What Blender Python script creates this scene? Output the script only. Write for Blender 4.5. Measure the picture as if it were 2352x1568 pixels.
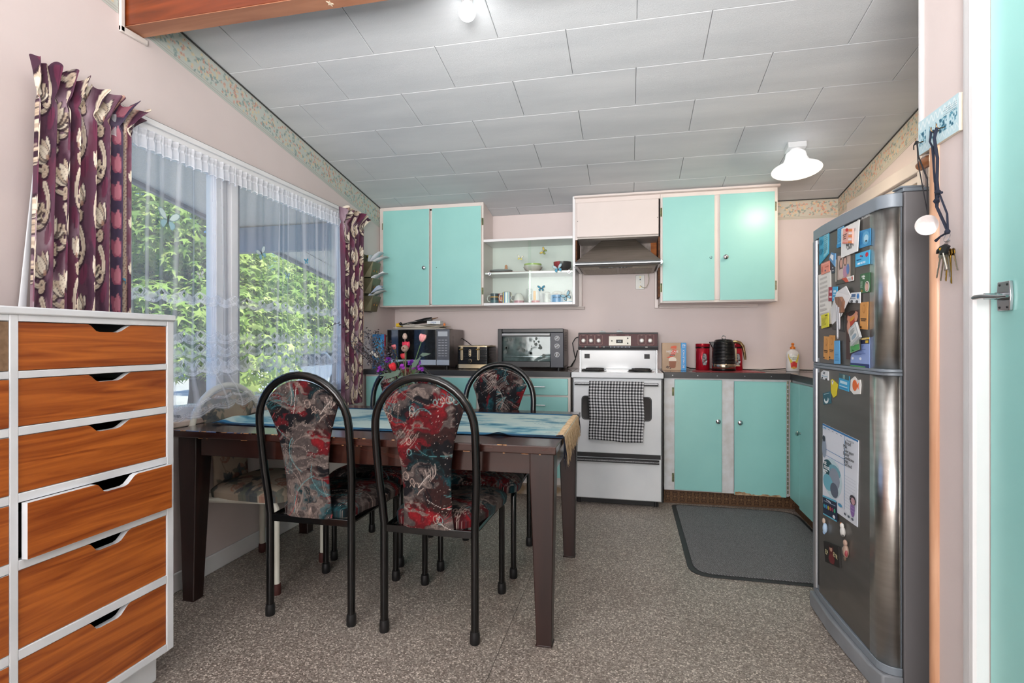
import bpy, math, random
import numpy as np
from mathutils import Vector, Matrix

for o in list(bpy.data.objects): bpy.data.objects.remove(o)
SC = bpy.context.scene
COL = SC.collection
R = math.radians
rng = np.random.default_rng(7)
random.seed(5)

# ------------------------------------------------------------------ camera
F = 1205.0; TH = math.atan(270 / F); CT, ST = math.cos(TH), math.sin(TH); HC = 1.163
cam_d = bpy.data.cameras.new('camera'); cam = bpy.data.objects.new('camera', cam_d); COL.objects.link(cam)
cam.location = (0, 0, HC); cam.rotation_euler = (R(90), 0, TH)
cam_d.sensor_width = 36; cam_d.lens = F / 2352 * 36; cam_d.clip_start = 0.05; cam_d.clip_end = 300
SC.camera = cam
SC.view_settings.view_transform = 'Standard'; SC.view_settings.look = 'None'
SC.view_settings.gamma = 1; SC.view_settings.exposure = 0.2; SC.view_settings.use_curve_mapping = False

# ------------------------------------------------------------------ world: blue sky with soft clouds
W = bpy.data.worlds.new('world'); SC.world = W; W.use_nodes = True
nt = W.node_tree; nt.nodes.clear()
wo = nt.nodes.new('ShaderNodeOutputWorld'); bg = nt.nodes.new('ShaderNodeBackground')
tc = nt.nodes.new('ShaderNodeTexCoord'); nz = nt.nodes.new('ShaderNodeTexNoise'); nz.inputs['Scale'].default_value = 3.2
nz.inputs['Detail'].default_value = 6
rp = nt.nodes.new('ShaderNodeValToRGB'); rp.color_ramp.elements[0].position = .50; rp.color_ramp.elements[1].position = .68
rp.color_ramp.elements[0].color = (.10, .30, .80, 1); rp.color_ramp.elements[1].color = (.85, .90, 1, 1)
nt.links.new(tc.outputs['Generated'], nz.inputs['Vector']); nt.links.new(nz.outputs['Fac'], rp.inputs['Fac'])
nt.links.new(rp.outputs['Color'], bg.inputs['Color']); bg.inputs['Strength'].default_value = 1.6
nt.links.new(bg.outputs[0], wo.inputs['Surface'])

def light(name, kind, loc, energy, rot=(0, 0, 0), size=None, color=(1, 1, 1), **k):
    d = bpy.data.lights.new(name, kind); d.energy = energy; d.color = color
    if kind == 'AREA': d.shape = 'RECTANGLE'; d.size, d.size_y = size
    elif kind == 'SUN': d.angle = R(1.5)
    else: d.shadow_soft_size = size or .05
    o = bpy.data.objects.new(name, d); COL.objects.link(o); o.location = loc; o.rotation_euler = rot
    return o
light('sun', 'SUN', (0, 0, 9), 7.5, (R(22), R(38), 0), color=(1, .96, .88))
# unseen fill light added behind the camera, and flash bounced off the ceiling
light('rear_fill_light', 'AREA', (-.95, -2.9, 1.7), 150, (R(90), 0, R(-14)), (2.6, 1.9), (1, .985, .97))
light('bounced_flash', 'AREA', (-.05, -.5, 1.5), 52, (R(130), 0, R(4)), (.9, .7), (1, .99, .98)).data.spread = R(105)

# ------------------------------------------------------------------ pixel -> point
def A(px, py, **k):
    a = (px - 1176) / F; b = -(py - 784) / F
    d = (a * CT - ST, a * ST + CT, b); o = (0, 0, HC)
    (ax, val), = k.items(); i = 'XYZ'.index(ax); t = (val - o[i]) / d[i]
    return (o[0] + t * d[0], o[1] + t * d[1], o[2] + t * d[2])

def ZC(y): return 2.243 + .163 * (4.38 - y)      # height of the sloping ceiling

# ------------------------------------------------------------------ mesh building
class MB:
    def __init__(s): s.v = []; s.f = []; s.mi = []; s.cur = 0; s.col = None
    def add(s, vs, fs):
        b = len(s.v); s.v += [tuple(v) for v in vs]; s.f += [tuple(i + b for i in f) for f in fs]; s.mi += [s.cur] * len(fs); return s
    def box(s, x0, y0, z0, x1, y1, z1):
        x0, x1 = sorted((x0, x1)); y0, y1 = sorted((y0, y1)); z0, z1 = sorted((z0, z1))
        return s.add([(x0, y0, z0), (x1, y0, z0), (x1, y1, z0), (x0, y1, z0), (x0, y0, z1), (x1, y0, z1), (x1, y1, z1), (x0, y1, z1)],
                     [(0, 3, 2, 1), (4, 5, 6, 7), (0, 1, 5, 4), (1, 2, 6, 5), (2, 3, 7, 6), (3, 0, 4, 7)])
    def hexa(s, bot, top):
        return s.add(list(bot) + list(top), [(0, 3, 2, 1), (4, 5, 6, 7), (0, 1, 5, 4), (1, 2, 6, 5), (2, 3, 7, 6), (3, 0, 4, 7)])
    def prism(s, poly, axis, a, b):
        """2D polygon extruded from a to b along axis (x: poly is (y,z); y: (x,z); z: (x,y))"""
        def P(p, t): return {'x': (t, p[0], p[1]), 'y': (p[0], t, p[1]), 'z': (p[0], p[1], t)}[axis]
        n = len(poly); vs = [P(p, a) for p in poly] + [P(p, b) for p in poly]
        fs = [tuple(range(n))[::-1], tuple(range(n, 2 * n))] + [(i, (i + 1) % n, n + (i + 1) % n, n + i) for i in range(n)]
        return s.add(vs, fs)
    def tube(s, pts, r, n=10, closed=False, sy=1.0):
        pts = [Vector(p) for p in pts]; m = len(pts); rs = r if isinstance(r, (list, tuple)) else [r] * m
        T = []
        for i in range(m):
            a = pts[(i - 1) % m] if (closed or i > 0) else pts[i]; b = pts[(i + 1) % m] if (closed or i < m - 1) else pts[i]
            t = (b - a); T.append(t.normalized() if t.length > 1e-9 else Vector((0, 0, 1)))
        up = Vector((0, 0, 1)) if abs(T[0].z) < .9 else Vector((0, 1, 0))
        N = T[0].cross(up).normalized(); vs = []
        for i in range(m):
            N = (N - T[i] * N.dot(T[i])); N = N.normalized() if N.length > 1e-6 else T[i].orthogonal().normalized()
            Bn = T[i].cross(N)
            for k in range(n):
                a = 2 * math.pi * k / n; vs.append(pts[i] + (N * math.cos(a) + Bn * math.sin(a) * sy) * rs[i])
        fs = []
        for i in range(m if closed else m - 1):
            j = (i + 1) % m
            for k in range(n):
                l = (k + 1) % n; fs.append((i * n + k, i * n + l, j * n + l, j * n + k))
        if not closed: fs += [tuple(range(n))[::-1], tuple((m - 1) * n + k for k in range(n))]
        return s.add(vs, fs)
    def cyl(s, p0, p1, r0, r1=None, n=16): return s.tube([p0, p1], [r0, r0 if r1 is None else r1], n)
    def lathe(s, prof, c=(0, 0, 0), n=28, M=None, sx=1, sy=1):
        vs = []; m = len(prof)
        for (r, z) in prof:
            for k in range(n):
                a = 2 * math.pi * k / n; p = Vector((r * math.cos(a) * sx, r * math.sin(a) * sy, z))
                if M is not None: p = M @ p
                vs.append(p + Vector(c))
        fs = [(i * n + k, i * n + (k + 1) % n, (i + 1) * n + (k + 1) % n, (i + 1) * n + k) for i in range(m - 1) for k in range(n)]
        if prof[0][0] > 1e-6: fs.append(tuple(range(n))[::-1])
        if prof[-1][0] > 1e-6: fs.append(tuple((m - 1) * n + k for k in range(n)))
        return s.add(vs, fs)
    def ball(s, c, r, n=14, m=8, sx=1, sy=1, sz=1):
        return s.lathe([(r * math.sin(math.pi * i / m), -r * math.cos(math.pi * i / m) * sz) for i in range(m + 1)], c, n, None, sx, sy)
    def xf(s, M):
        s.v = [tuple(M @ Vector(v)) for v in s.v]; return s

MATS = {}
def lin(h):
    if isinstance(h, (tuple, list)): c = [x / 255 for x in h]
    else: c = [int(h[i:i + 2], 16) / 255 for i in (1, 3, 5)]
    return tuple((x / 12.92 if x <= .04045 else ((x + .055) / 1.055) ** 2.4) for x in c) + (1,)
def nodes(name):
    m = bpy.data.materials.new(name); m.use_nodes = True; n = m.node_tree; b = n.nodes['Principled BSDF']; return m, n, b
def mat(name, c, rough=.5, metal=0, var=.06, scale=6, bump=0, bs=60, coat=0, c2=None, stretch=None, detail=3, ramp=(.35, .65), spec=.5, trans=0, emis=0):
    """colour varied by noise in object space, with optional relief"""
    if name in MATS: return MATS[name]
    m, n, b = nodes(name); L = n.links.new
    c = lin(c); c2 = lin(c2) if c2 else tuple(max(0, x * (1 - var * 2)) for x in c[:3]) + (1,)
    t = n.nodes.new('ShaderNodeTexCoord'); mp = n.nodes.new('ShaderNodeMapping'); L(t.outputs['Object'], mp.inputs[0])
    if stretch: mp.inputs['Scale'].default_value = stretch
    nz = n.nodes.new('ShaderNodeTexNoise'); nz.inputs['Scale'].default_value = scale; nz.inputs['Detail'].default_value = detail
    L(mp.outputs[0], nz.inputs['Vector'])
    r = n.nodes.new('ShaderNodeValToRGB'); r.color_ramp.elements[0].position, r.color_ramp.elements[1].position = ramp
    r.color_ramp.elements[0].color = c2; r.color_ramp.elements[1].color = c
    L(nz.outputs['Fac'], r.inputs[0]); L(r.outputs[0], b.inputs['Base Color'])
    b.inputs['Roughness'].default_value = rough; b.inputs['Metallic'].default_value = metal
    b.inputs['Coat Weight'].default_value = coat; b.inputs['Coat Roughness'].default_value = .08
    b.inputs['Specular IOR Level'].default_value = spec; b.inputs['Transmission Weight'].default_value = trans
    if emis: b.inputs['Emission Color'].default_value = c; b.inputs['Emission Strength'].default_value = emis
    if bump:
        z = n.nodes.new('ShaderNodeTexNoise'); z.inputs['Scale'].default_value = bs; z.inputs['Detail'].default_value = 4
        L(mp.outputs[0], z.inputs['Vector']); bp = n.nodes.new('ShaderNodeBump'); bp.inputs['Strength'].default_value = bump
        bp.inputs['Distance'].default_value = .004; L(z.outputs['Fac'], bp.inputs['Height']); L(bp.outputs[0], b.inputs['Normal'])
    MATS[name] = m; return m
def vmat(name, rough=.8, metal=0, bump=0, bs=400, coat=0, sheen=0):
    """colour from the mesh's own colour attribute (woven or printed patterns computed in this script)"""
    if name in MATS: return MATS[name]
    m, n, b = nodes(name); L = n.links.new
    a = n.nodes.new('ShaderNodeAttribute'); a.attribute_name = 'Col'; L(a.outputs['Color'], b.inputs['Base Color'])
    b.inputs['Roughness'].default_value = rough; b.inputs['Metallic'].default_value = metal; b.inputs['Coat Weight'].default_value = coat
    b.inputs['Specular IOR Level'].default_value = .3
    if bump:
        t = n.nodes.new('ShaderNodeTexCoord'); z = n.nodes.new('ShaderNodeTexNoise'); z.inputs['Scale'].default_value = bs
        L(t.outputs['Object'], z.inputs['Vector']); bp = n.nodes.new('ShaderNodeBump'); bp.inputs['Strength'].default_value = bump
        bp.inputs['Distance'].default_value = .003; L(z.outputs['Fac'], bp.inputs['Height']); L(bp.outputs[0], b.inputs['Normal'])
    MATS[name] = m; return m
def wood(name, c, c2, rough=.4, stretch=(1, 12, 12), scale=1.6, coat=.3, dist=2.5, bump=.05, ramp=(.3, .7)):
    if name in MATS: return MATS[name]
    m, n, b = nodes(name); L = n.links.new
    t = n.nodes.new('ShaderNodeTexCoord'); mp = n.nodes.new('ShaderNodeMapping'); mp.inputs['Scale'].default_value = stretch
    L(t.outputs['Object'], mp.inputs[0])
    nz = n.nodes.new('ShaderNodeTexNoise'); nz.inputs['Scale'].default_value = scale; nz.inputs['Detail'].default_value = 7
    nz.inputs['Distortion'].default_value = dist; L(mp.outputs[0], nz.inputs['Vector'])
    r = n.nodes.new('ShaderNodeValToRGB'); r.color_ramp.elements[0].position, r.color_ramp.elements[1].position = ramp
    r.color_ramp.elements[0].color = lin(c2); r.color_ramp.elements[1].color = lin(c)
    L(nz.outputs['Fac'], r.inputs[0]); L(r.outputs[0], b.inputs['Base Color'])
    b.inputs['Roughness'].default_value = rough; b.inputs['Coat Weight'].default_value = coat; b.inputs['Coat Roughness'].default_value = .15
    bp = n.nodes.new('ShaderNodeBump'); bp.inputs['Strength'].default_value = bump; bp.inputs['Distance'].default_value = .003
    L(nz.outputs['Fac'], bp.inputs['Height']); L(bp.outputs[0], b.inputs['Normal'])
    MATS[name] = m; return m
def flat(c, rough=.5, metal=0, **k):
    key = 'tone_%s_%d_%d' % (str(c).replace('#', ''), rough * 100, metal * 100)
    return mat(key, c, rough, metal, var=k.pop('var', .02), **k)
def glass(name, tint=(.95, 1, .98), alpha=.10, rough=.02):
    if name in MATS: return MATS[name]
    m, n, b = nodes(name); L = n.links.new
    g = n.nodes.new('ShaderNodeBsdfGlossy'); g.inputs['Roughness'].default_value = rough
    tr = n.nodes.new('ShaderNodeBsdfTransparent'); tr.inputs['Color'].default_value = tint + (1,)
    lw = n.nodes.new('ShaderNodeLayerWeight'); lw.inputs[0].default_value = .5; fr = n.nodes.new('ShaderNodeMath'); fr.operation = 'POWER'; L(lw.outputs['Facing'], fr.inputs[0]); fr.inputs[1].default_value = 5
    ad = n.nodes.new('ShaderNodeMath'); ad.operation = 'ADD'; ad.inputs[1].default_value = alpha; L(fr.outputs[0], ad.inputs[0])
    mx = n.nodes.new('ShaderNodeMixShader'); L(ad.outputs[0], mx.inputs[0]); L(tr.outputs[0], mx.inputs[1]); L(g.outputs[0], mx.inputs[2])
    L(mx.outputs[0], n.nodes['Material Output'].inputs['Surface']); MATS[name] = m; return m
def emit(name, c, s):
    if name in MATS: return MATS[name]
    m, n, b = nodes(name); b.inputs['Emission Color'].default_value = lin(c); b.inputs['Emission Strength'].default_value = s
    b.inputs['Base Color'].default_value = lin(c); MATS[name] = m; return m

def tag(o, label=None, cat=None, group=None, kind=None):
    if label: o['label'] = label
    if cat: o['category'] = cat
    if group: o['group'] = group
    if kind: o['kind'] = kind
    return o
def thing(name, label, cat, loc=(0, 0, 0), rz=0, group=None, kind=None):
    o = bpy.data.objects.new(name, None); COL.objects.link(o); o.empty_display_size = .05
    o.location = loc; o.rotation_euler = (0, 0, rz); return tag(o, label, cat, group, kind)
def P(name, mb, m, root=None, local=False, bev=0, smooth=35, label=None, kind=None, solid=0, seg=2):
    """one mesh object from a builder; vertices in world coordinates unless local"""
    me = bpy.data.meshes.new(name); vs = mb.v
    if root is not None and not local:
        MW = Matrix.Identity(4); r = root; chain = []
        while r is not None: chain.append(r); r = r.parent
        for q in reversed(chain): MW = MW @ (Matrix.Translation(q.location) @ Matrix.Rotation(q.rotation_euler.z, 4, 'Z'))
        Mi = MW.inverted(); vs = [tuple(Mi @ Vector(v)) for v in vs]
    me.from_pydata(vs, [], mb.f)
    for x in (m if isinstance(m, (list, tuple)) else [m]): me.materials.append(x)
    if any(mb.mi): me.polygons.foreach_set('material_index', mb.mi)
    if mb.col is not None:
        at = me.color_attributes.new('Col', 'FLOAT_COLOR', 'POINT'); at.data.foreach_set('color', np.asarray(mb.col, dtype=np.float32).ravel())
    if smooth:
        me.polygons.foreach_set('use_smooth', [True] * len(me.polygons)); me.set_sharp_from_angle(angle=R(smooth))
    me.update()
    o = bpy.data.objects.new(name, me); COL.objects.link(o)
    if root is not None: o.parent = root
    if label: o['label'] = label
    if kind: o['kind'] = kind
    if solid: md = o.modifiers.new('thickness', 'SOLIDIFY'); md.thickness = solid; md.offset = 0
    if bev:
        md = o.modifiers.new('edge', 'BEVEL'); md.width = bev; md.segments = seg; md.limit_method = 'ANGLE'; md.angle_limit = R(40)
    return o
def dup(o, parent=None, **props):
    c = o.copy(); COL.objects.link(c); c.parent = parent
    for ch in list(o.children): dup(ch, c)
    for k, v in props.items(): c[k] = v
    return c
def bx(*a): return MB().box(*a)
def gridmb(Pts, col=None, closed=False):
    """Pts: array (nu, nv, 3); col: (nu, nv, 3) linear"""
    nu, nv = Pts.shape[:2]; mb = MB(); mb.v = [tuple(map(float, p)) for p in Pts.reshape(-1, 3)]
    i, j = np.meshgrid(np.arange(nu - 1), np.arange(nv - 1), indexing='ij'); a = (i * nv + j).ravel()
    mb.f = [tuple(x) for x in np.stack([a, a + nv, a + nv + 1, a + 1], 1).tolist()]; mb.mi = [0] * len(mb.f)
    if col is not None:
        c = np.ones((nu * nv, 4), np.float32); c[:, :3] = col.reshape(-1, 3) if col.shape[-1] == 3 else col.reshape(-1, 4)[:, :3]
        if col.shape[-1] == 4: c[:, 3] = col.reshape(-1, 4)[:, 3]
        mb.col = c
    return mb
def text(root, s, size, loc, rot, m, name='lettering', align='CENTER', ext=.0004, sx=1.0, shear=0):
    c = bpy.data.curves.new(name, 'FONT'); c.body = s; c.size = size; c.align_x = align; c.align_y = 'CENTER'; c.extrude = ext; c.shear = shear
    c.resolution_u = 3; c.materials.append(m); o = bpy.data.objects.new(name, c); COL.objects.link(o)
    Mx = Matrix.Translation(loc) @ (rot.to_4x4() if isinstance(rot, Matrix) else Matrix.Rotation(rot[2], 4, 'Z') @ Matrix.Rotation(rot[0], 4, 'X')) @ Matrix.Diagonal((sx, 1, 1, 1))
    if root is not None:
        MW = Matrix.Identity(4); r = root; chain = []
        while r is not None: chain.append(r); r = r.parent
        for q in reversed(chain): MW = MW @ (Matrix.Translation(q.location) @ Matrix.Rotation(q.rotation_euler.z, 4, 'Z'))
        Mx = MW.inverted() @ Mx; o.parent = root
    o.matrix_local = Mx if root is not None else Mx
    return o
FRONT = (R(90), 0, 0)          # text readable from -Y

# ------------------------------------------------------------------ pattern canvases
def vnoise(h, w, cell, seed, octs=4, sx=1, sy=1):
    out = np.zeros((h, w)); amp = 1; tot = 0; r = np.random.default_rng(seed)
    for k in range(octs):
        c = max(2, cell / 2 ** k); gh, gw = int(h / c * sy) + 3, int(w / c * sx) + 3; g = r.random((gh, gw))
        y = np.arange(h) / c * sy; x = np.arange(w) / c * sx; yi = y.astype(int); xi = x.astype(int)
        fy = (y - yi); fx = (x - xi); fy = fy * fy * (3 - 2 * fy); fx = fx * fx * (3 - 2 * fx)
        a = g[yi][:, xi]; b = g[yi][:, xi + 1]; c_ = g[yi + 1][:, xi]; d = g[yi + 1][:, xi + 1]
        out += amp * ((a * (1 - fx) + b * fx) * (1 - fy)[:, None] + (c_ * (1 - fx) + d * fx) * fy[:, None]); tot += amp; amp *= .55
    return out / tot
class Canvas:
    def __init__(s, h, w, c): s.h, s.w = h, w; s.a = np.ones((h, w, 3)) * np.array(lin(c)[:3])
    def blend(s, mask, c): s.a += (np.array(lin(c)[:3]) - s.a) * np.clip(mask, 0, 1)[..., None]
    def local(s, x0, y0, x1, y1):
        x0, y0 = max(0, int(x0)), max(0, int(y0)); x1, y1 = min(s.w, int(x1) + 2), min(s.h, int(y1) + 2)
        if x1 <= x0 or y1 <= y0: return None
        yy, xx = np.mgrid[y0:y1, x0:x1]; return (slice(y0, y1), slice(x0, x1)), xx, yy
    def put(s, sl, mask, c): s.a[sl] += (np.array(lin(c)[:3]) - s.a[sl]) * np.clip(mask, 0, 1)[..., None]
    def ell(s, cx, cy, rx, ry, ang, c, al=1, soft=1.2):
        m = max(rx, ry) + 3; q = s.local(cx - m, cy - m, cx + m, cy + m)
        if q is None: return
        sl, xx, yy = q; ca, sa = math.cos(ang), math.sin(ang); dx, dy = xx - cx, yy - cy
        u, v = (dx * ca + dy * sa) / rx, (-dx * sa + dy * ca) / ry; d = (1 - np.sqrt(u * u + v * v)) * min(rx, ry)
        s.put(sl, np.clip(d / soft + .5, 0, 1) * al, c)
    def leaf(s, cx, cy, L, wd, ang, c, al=1):
        m = L + 2; q = s.local(cx - m, cy - m, cx + m, cy + m)
        if q is None: return
        sl, xx, yy = q; ca, sa = math.cos(ang), math.sin(ang); dx, dy = xx - cx, yy - cy; u = (dx * ca + dy * sa) / L; v = (-dx * sa + dy * ca)
        hw = wd * np.sqrt(np.clip(u, 0, 1)) * (1 - np.clip(u, 0, 1)) * 2.6
        s.put(sl, np.clip((hw - abs(v)) + .5, 0, 1) * (u > 0) * (u < 1) * al, c)
    def stroke(s, pts, wd, c, al=1):
        pts = np.asarray(pts, float); ws = wd if np.ndim(wd) else np.full(len(pts), wd); mx = float(np.max(ws)) + 2
        q = s.local(pts[:, 0].min() - mx, pts[:, 1].min() - mx, pts[:, 0].max() + mx, pts[:, 1].max() + mx)
        if q is None: return
        sl, xx, yy = q; M = np.zeros(xx.shape)
        for i in range(len(pts) - 1):
            p, r_ = pts[i], pts[i + 1]; d = r_ - p; t = np.clip(((xx - p[0]) * d[0] + (yy - p[1]) * d[1]) / max(1e-6, d @ d), 0, 1)
            dist = np.hypot(xx - p[0] - t * d[0], yy - p[1] - t * d[1]); w_ = ws[i] * (1 - t) + ws[i + 1] * t
            M = np.maximum(M, np.clip(w_ / 2 - dist + .5, 0, 1))
        s.put(sl, M * al, c)
    def samp(s, u, v):
        """u across (0..1 -> width), v up (0..1 -> height), wraps"""
        x = (np.mod(u, 1) * (s.w - 1)).astype(int); y = ((1 - np.mod(v, 1)) * (s.h - 1)).astype(int); return s.a[y, x]
# ================================================================== common materials
PINK = mat('painted_wall_pink', '#d8cbc8', .62, var=.03, scale=2.2, bump=.06, bs=90)
WHITE = mat('gloss_white_paint', '#e9e9ea', .32, var=.02, scale=5, bump=.03, bs=40)
CREAMW = mat('off_white_paint', '#dcd3cd', .38, var=.03, scale=5, bump=.03, bs=40)
MINT = mat('mint_gloss_paint', '#9ad3cd', .33, c2='#8fc9c4', scale=1.6, detail=5, bump=.03, bs=30)
CHROME = flat('#d8dadd', .14, 1); STEEL = mat('brushed_steel', '#a8aaac', .32, 1, var=.08, scale=8, stretch=(1, 1, 40))
BLACKP = flat('#0b0b0d', .25); DARK = flat('#141416', .5); GREYP = flat('#8c939b', .4); BRASS = flat('#8a7a45', .4, 1)

XL, XR, YB, YN, XD = -2.06, 1.53, 4.38, -3.4, .84
# ================================================================== floor
m, n, b = nodes('speckled_vinyl'); L = n.links.new
t = n.nodes.new('ShaderNodeTexCoord'); vo = n.nodes.new('ShaderNodeTexVoronoi'); vo.inputs['Scale'].default_value = 210
L(t.outputs['Object'], vo.inputs['Vector']); r = n.nodes.new('ShaderNodeValToRGB'); r.color_ramp.interpolation = 'LINEAR'
e = r.color_ramp.elements; e[0].position = 0; e[0].color = lin('#6f655e'); e[1].position = 1; e[1].color = lin('#efe6dc')
for p_, c_ in ((.35, '#8f867f'), (.62, '#a1978f'), (.82, '#b5aca4')): q = e.new(p_); q.color = lin(c_)
sp = n.nodes.new('ShaderNodeSeparateColor'); L(vo.outputs['Color'], sp.inputs[0]); L(sp.outputs[0], r.inputs[0])
nz = n.nodes.new('ShaderNodeTexNoise'); nz.inputs['Scale'].default_value = 1.7; nz.inputs['Detail'].default_value = 5; L(t.outputs['Object'], nz.inputs['Vector'])
mx = n.nodes.new('ShaderNodeMix'); mx.data_type = 'RGBA'; mx.blend_type = 'MULTIPLY'; mx.inputs[0].default_value = .5
r2 = n.nodes.new('ShaderNodeValToRGB'); r2.color_ramp.elements[0].position = .3; r2.color_ramp.elements[1].position = .7
r2.color_ramp.elements[0].color = lin('#b5a89e'); r2.color_ramp.elements[1].color = lin('#f4f2ee'); L(nz.outputs['Fac'], r2.inputs[0])
L(r.outputs[0], mx.inputs[6]); L(r2.outputs[0], mx.inputs[7]); L(mx.outputs[2], b.inputs['Base Color'])
b.inputs['Roughness'].default_value = .42; b.inputs['Specular IOR Level'].default_value = .4
bp = n.nodes.new('ShaderNodeBump'); bp.inputs['Strength'].default_value = .12; bp.inputs['Distance'].default_value = .002
L(sp.outputs[0], bp.inputs['Height']); L(bp.outputs[0], b.inputs['Normal']); VINYL = m
fl = thing('floor', 'brown grey speckled vinyl floor of the kitchen and dining area', 'floor', (0, 0, 0), kind='structure')
P('vinyl_sheet', bx(XL - .1, YN, -.05, -.4795, YB + .1, 0), VINYL, fl, smooth=0)
P('vinyl_sheet', bx(-.4775, YN, -.05, XR + .3, YB + .1, 0), VINYL, fl, smooth=0)

# ================================================================== walls
WY0, WY1, WZ0, WZ1 = 1.54, 3.62, .80, 2.085
mb = MB(); T = .14
def seg(x0, x1, y0, y1, z0, z1a, z1b):   # wall box whose top follows the sloping ceiling
    mb.hexa([(x0, y0, z0), (x1, y0, z0), (x1, y1, z0), (x0, y1, z0)], [(x0, y0, z1a), (x1, y0, z1a), (x1, y1, z1b), (x0, y1, z1b)])
seg(XL - T, XL, YN, WY0, -.05, ZC(YN), ZC(WY0)); seg(XL - T, XL, WY1, YB, -.05, ZC(WY1), ZC(YB))
mb.box(XL - T, WY0, -.05, XL, WY1, WZ0); seg(XL - T, XL, WY0, WY1, WZ1, ZC(WY0), ZC(WY1))
tag(P('wall_left', mb, PINK, smooth=0), 'long pale pink wall with the big window and floral border', 'wall', kind='structure')
tag(P('wall_back', bx(XL - T, YB, -.05, XR + T, YB + .12, ZC(YB)), PINK, smooth=0), 'pale pink wall behind the stove and wall cupboards', 'wall', kind='structure')
RY0, RY1, RZ0, RZ1 = 3.24, 4.12, 1.1, 2.075
mb = MB(); seg(XR, XR + T, 1.74, RY0, -.05, ZC(1.74), ZC(RY0)); seg(XR, XR + T, RY1, YB, -.05, ZC(RY1), ZC(YB))
mb.box(XR, RY0, -.05, XR + T, RY1, RZ0); seg(XR, XR + T, RY0, RY1, RZ1, ZC(RY0), ZC(RY1))
tag(P('wall_right', mb, PINK, smooth=0), 'peach pink wall with a frosted window behind the fridge', 'wall', kind='structure')
# wall end carrying the key rack, door beside it; stub above the alcove opening reaches 6 cm further
DY0, DY1, DZ = .62, 1.497, 2.02
mb = MB(); seg(XD, XD + .1, YN, DY0, -.05, ZC(YN), ZC(DY0)); seg(XD, XD + .1, DY1, 1.716, -.05, ZC(DY1), ZC(1.716))
seg(XD, XD + .1, DY0, DY1, DZ, ZC(DY0), ZC(DY1)); seg(XD, XD + .1, 1.716, 1.777, 1.716, ZC(1.716), ZC(1.777))
tag(P('wall_doorway', mb, PINK, smooth=0), 'pale pink wall end between the fridge and the mint green door', 'wall', kind='structure')
mb = MB(); seg(XD + .1, XR + T, 1.66, 1.72, -.05, ZC(1.66), ZC(1.72))
tag(P('wall_alcove', mb, PINK, smooth=0), 'pink wall closing the fridge alcove on its near side', 'wall', kind='structure')
tag(P('wall_front', bx(XL - T, YN - .1, -.05, XD + .1, YN, ZC(YN)), PINK, smooth=0), 'pale pink wall of the living room behind the camera', 'wall', kind='structure')
mb = MB(); mb.prism([(1.764, 1.714), (1.779, 1.714), (1.779, ZC(1.779) - .005), (1.764, ZC(1.764) - .005)], 'x', XD - .006, XD + .1)
tag(P('trim_1', mb, WHITE, bev=.002), 'narrow white bead capping the upper end of the wall above the fridge alcove', 'trim', kind='structure')
PINE = wood('clear_pine', '#d6a888', '#bd8a68', .45, (14, 14, .8), 1.4, .2)
mb = MB(); mb.tube([(XD + .004, 1.699, z) for z in (0, .6, 1.2, 1.708)], .0185, 14)
tag(P('trim_2', mb, PINE), 'rounded pine corner strip standing on the wall end beside the fridge', 'trim', kind='structure')
# pine peg
pg = thing('coat_peg', 'short rounded pine coat peg under the key rack beside the fridge', 'peg', (XD, 1.716, 1.69))
mb = MB(); mb.tube([(XD + .03, 1.718, 1.688), (XD + .02, 1.745, 1.692), (XD + .01, 1.775, 1.69), (XD + .006, 1.796, 1.684), (XD + .006, 1.80, 1.682)], [.017, .017, .017, .013, .005], 12)
P('peg_arm', mb, wood('varnished_peg', '#a8704a', '#7c4c2c', .3, (8, 1, 8), 2, .4), pg)

# ================================================================== ceiling: backing, tiles, beam
ce = thing('ceiling', 'sloping ceiling of grey white softboard tiles in brick bond', 'ceiling', (0, 4.38, ZC(4.38)), kind='structure')
mb = MB(); mb.hexa([(XL - T, YN - .1, ZC(YN - .1) + .012), (XR + T, YN - .1, ZC(YN - .1) + .012), (XR + T, YB + .12, ZC(YB + .12) + .012), (XL - T, YB + .12, ZC(YB + .12) + .012)],
        [(XL - T, YN - .1, ZC(YN - .1) + .2), (XR + T, YN - .1, ZC(YN - .1) + .2), (XR + T, YB + .12, ZC(YB + .12) + .2), (XL - T, YB + .12, ZC(YB + .12) + .2)])
P('backing', mb, flat('#a9abae', .8), ce, smooth=0)
TILE = mat('softboard_tile', '#d2d4d6', .85, c2='#c4c7ca', scale=2.4, detail=6, stretch=(.6, 3, 3), bump=.35, bs=260, ramp=(.3, .7))
W_, D_ = .628, .31; g = .0012
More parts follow.
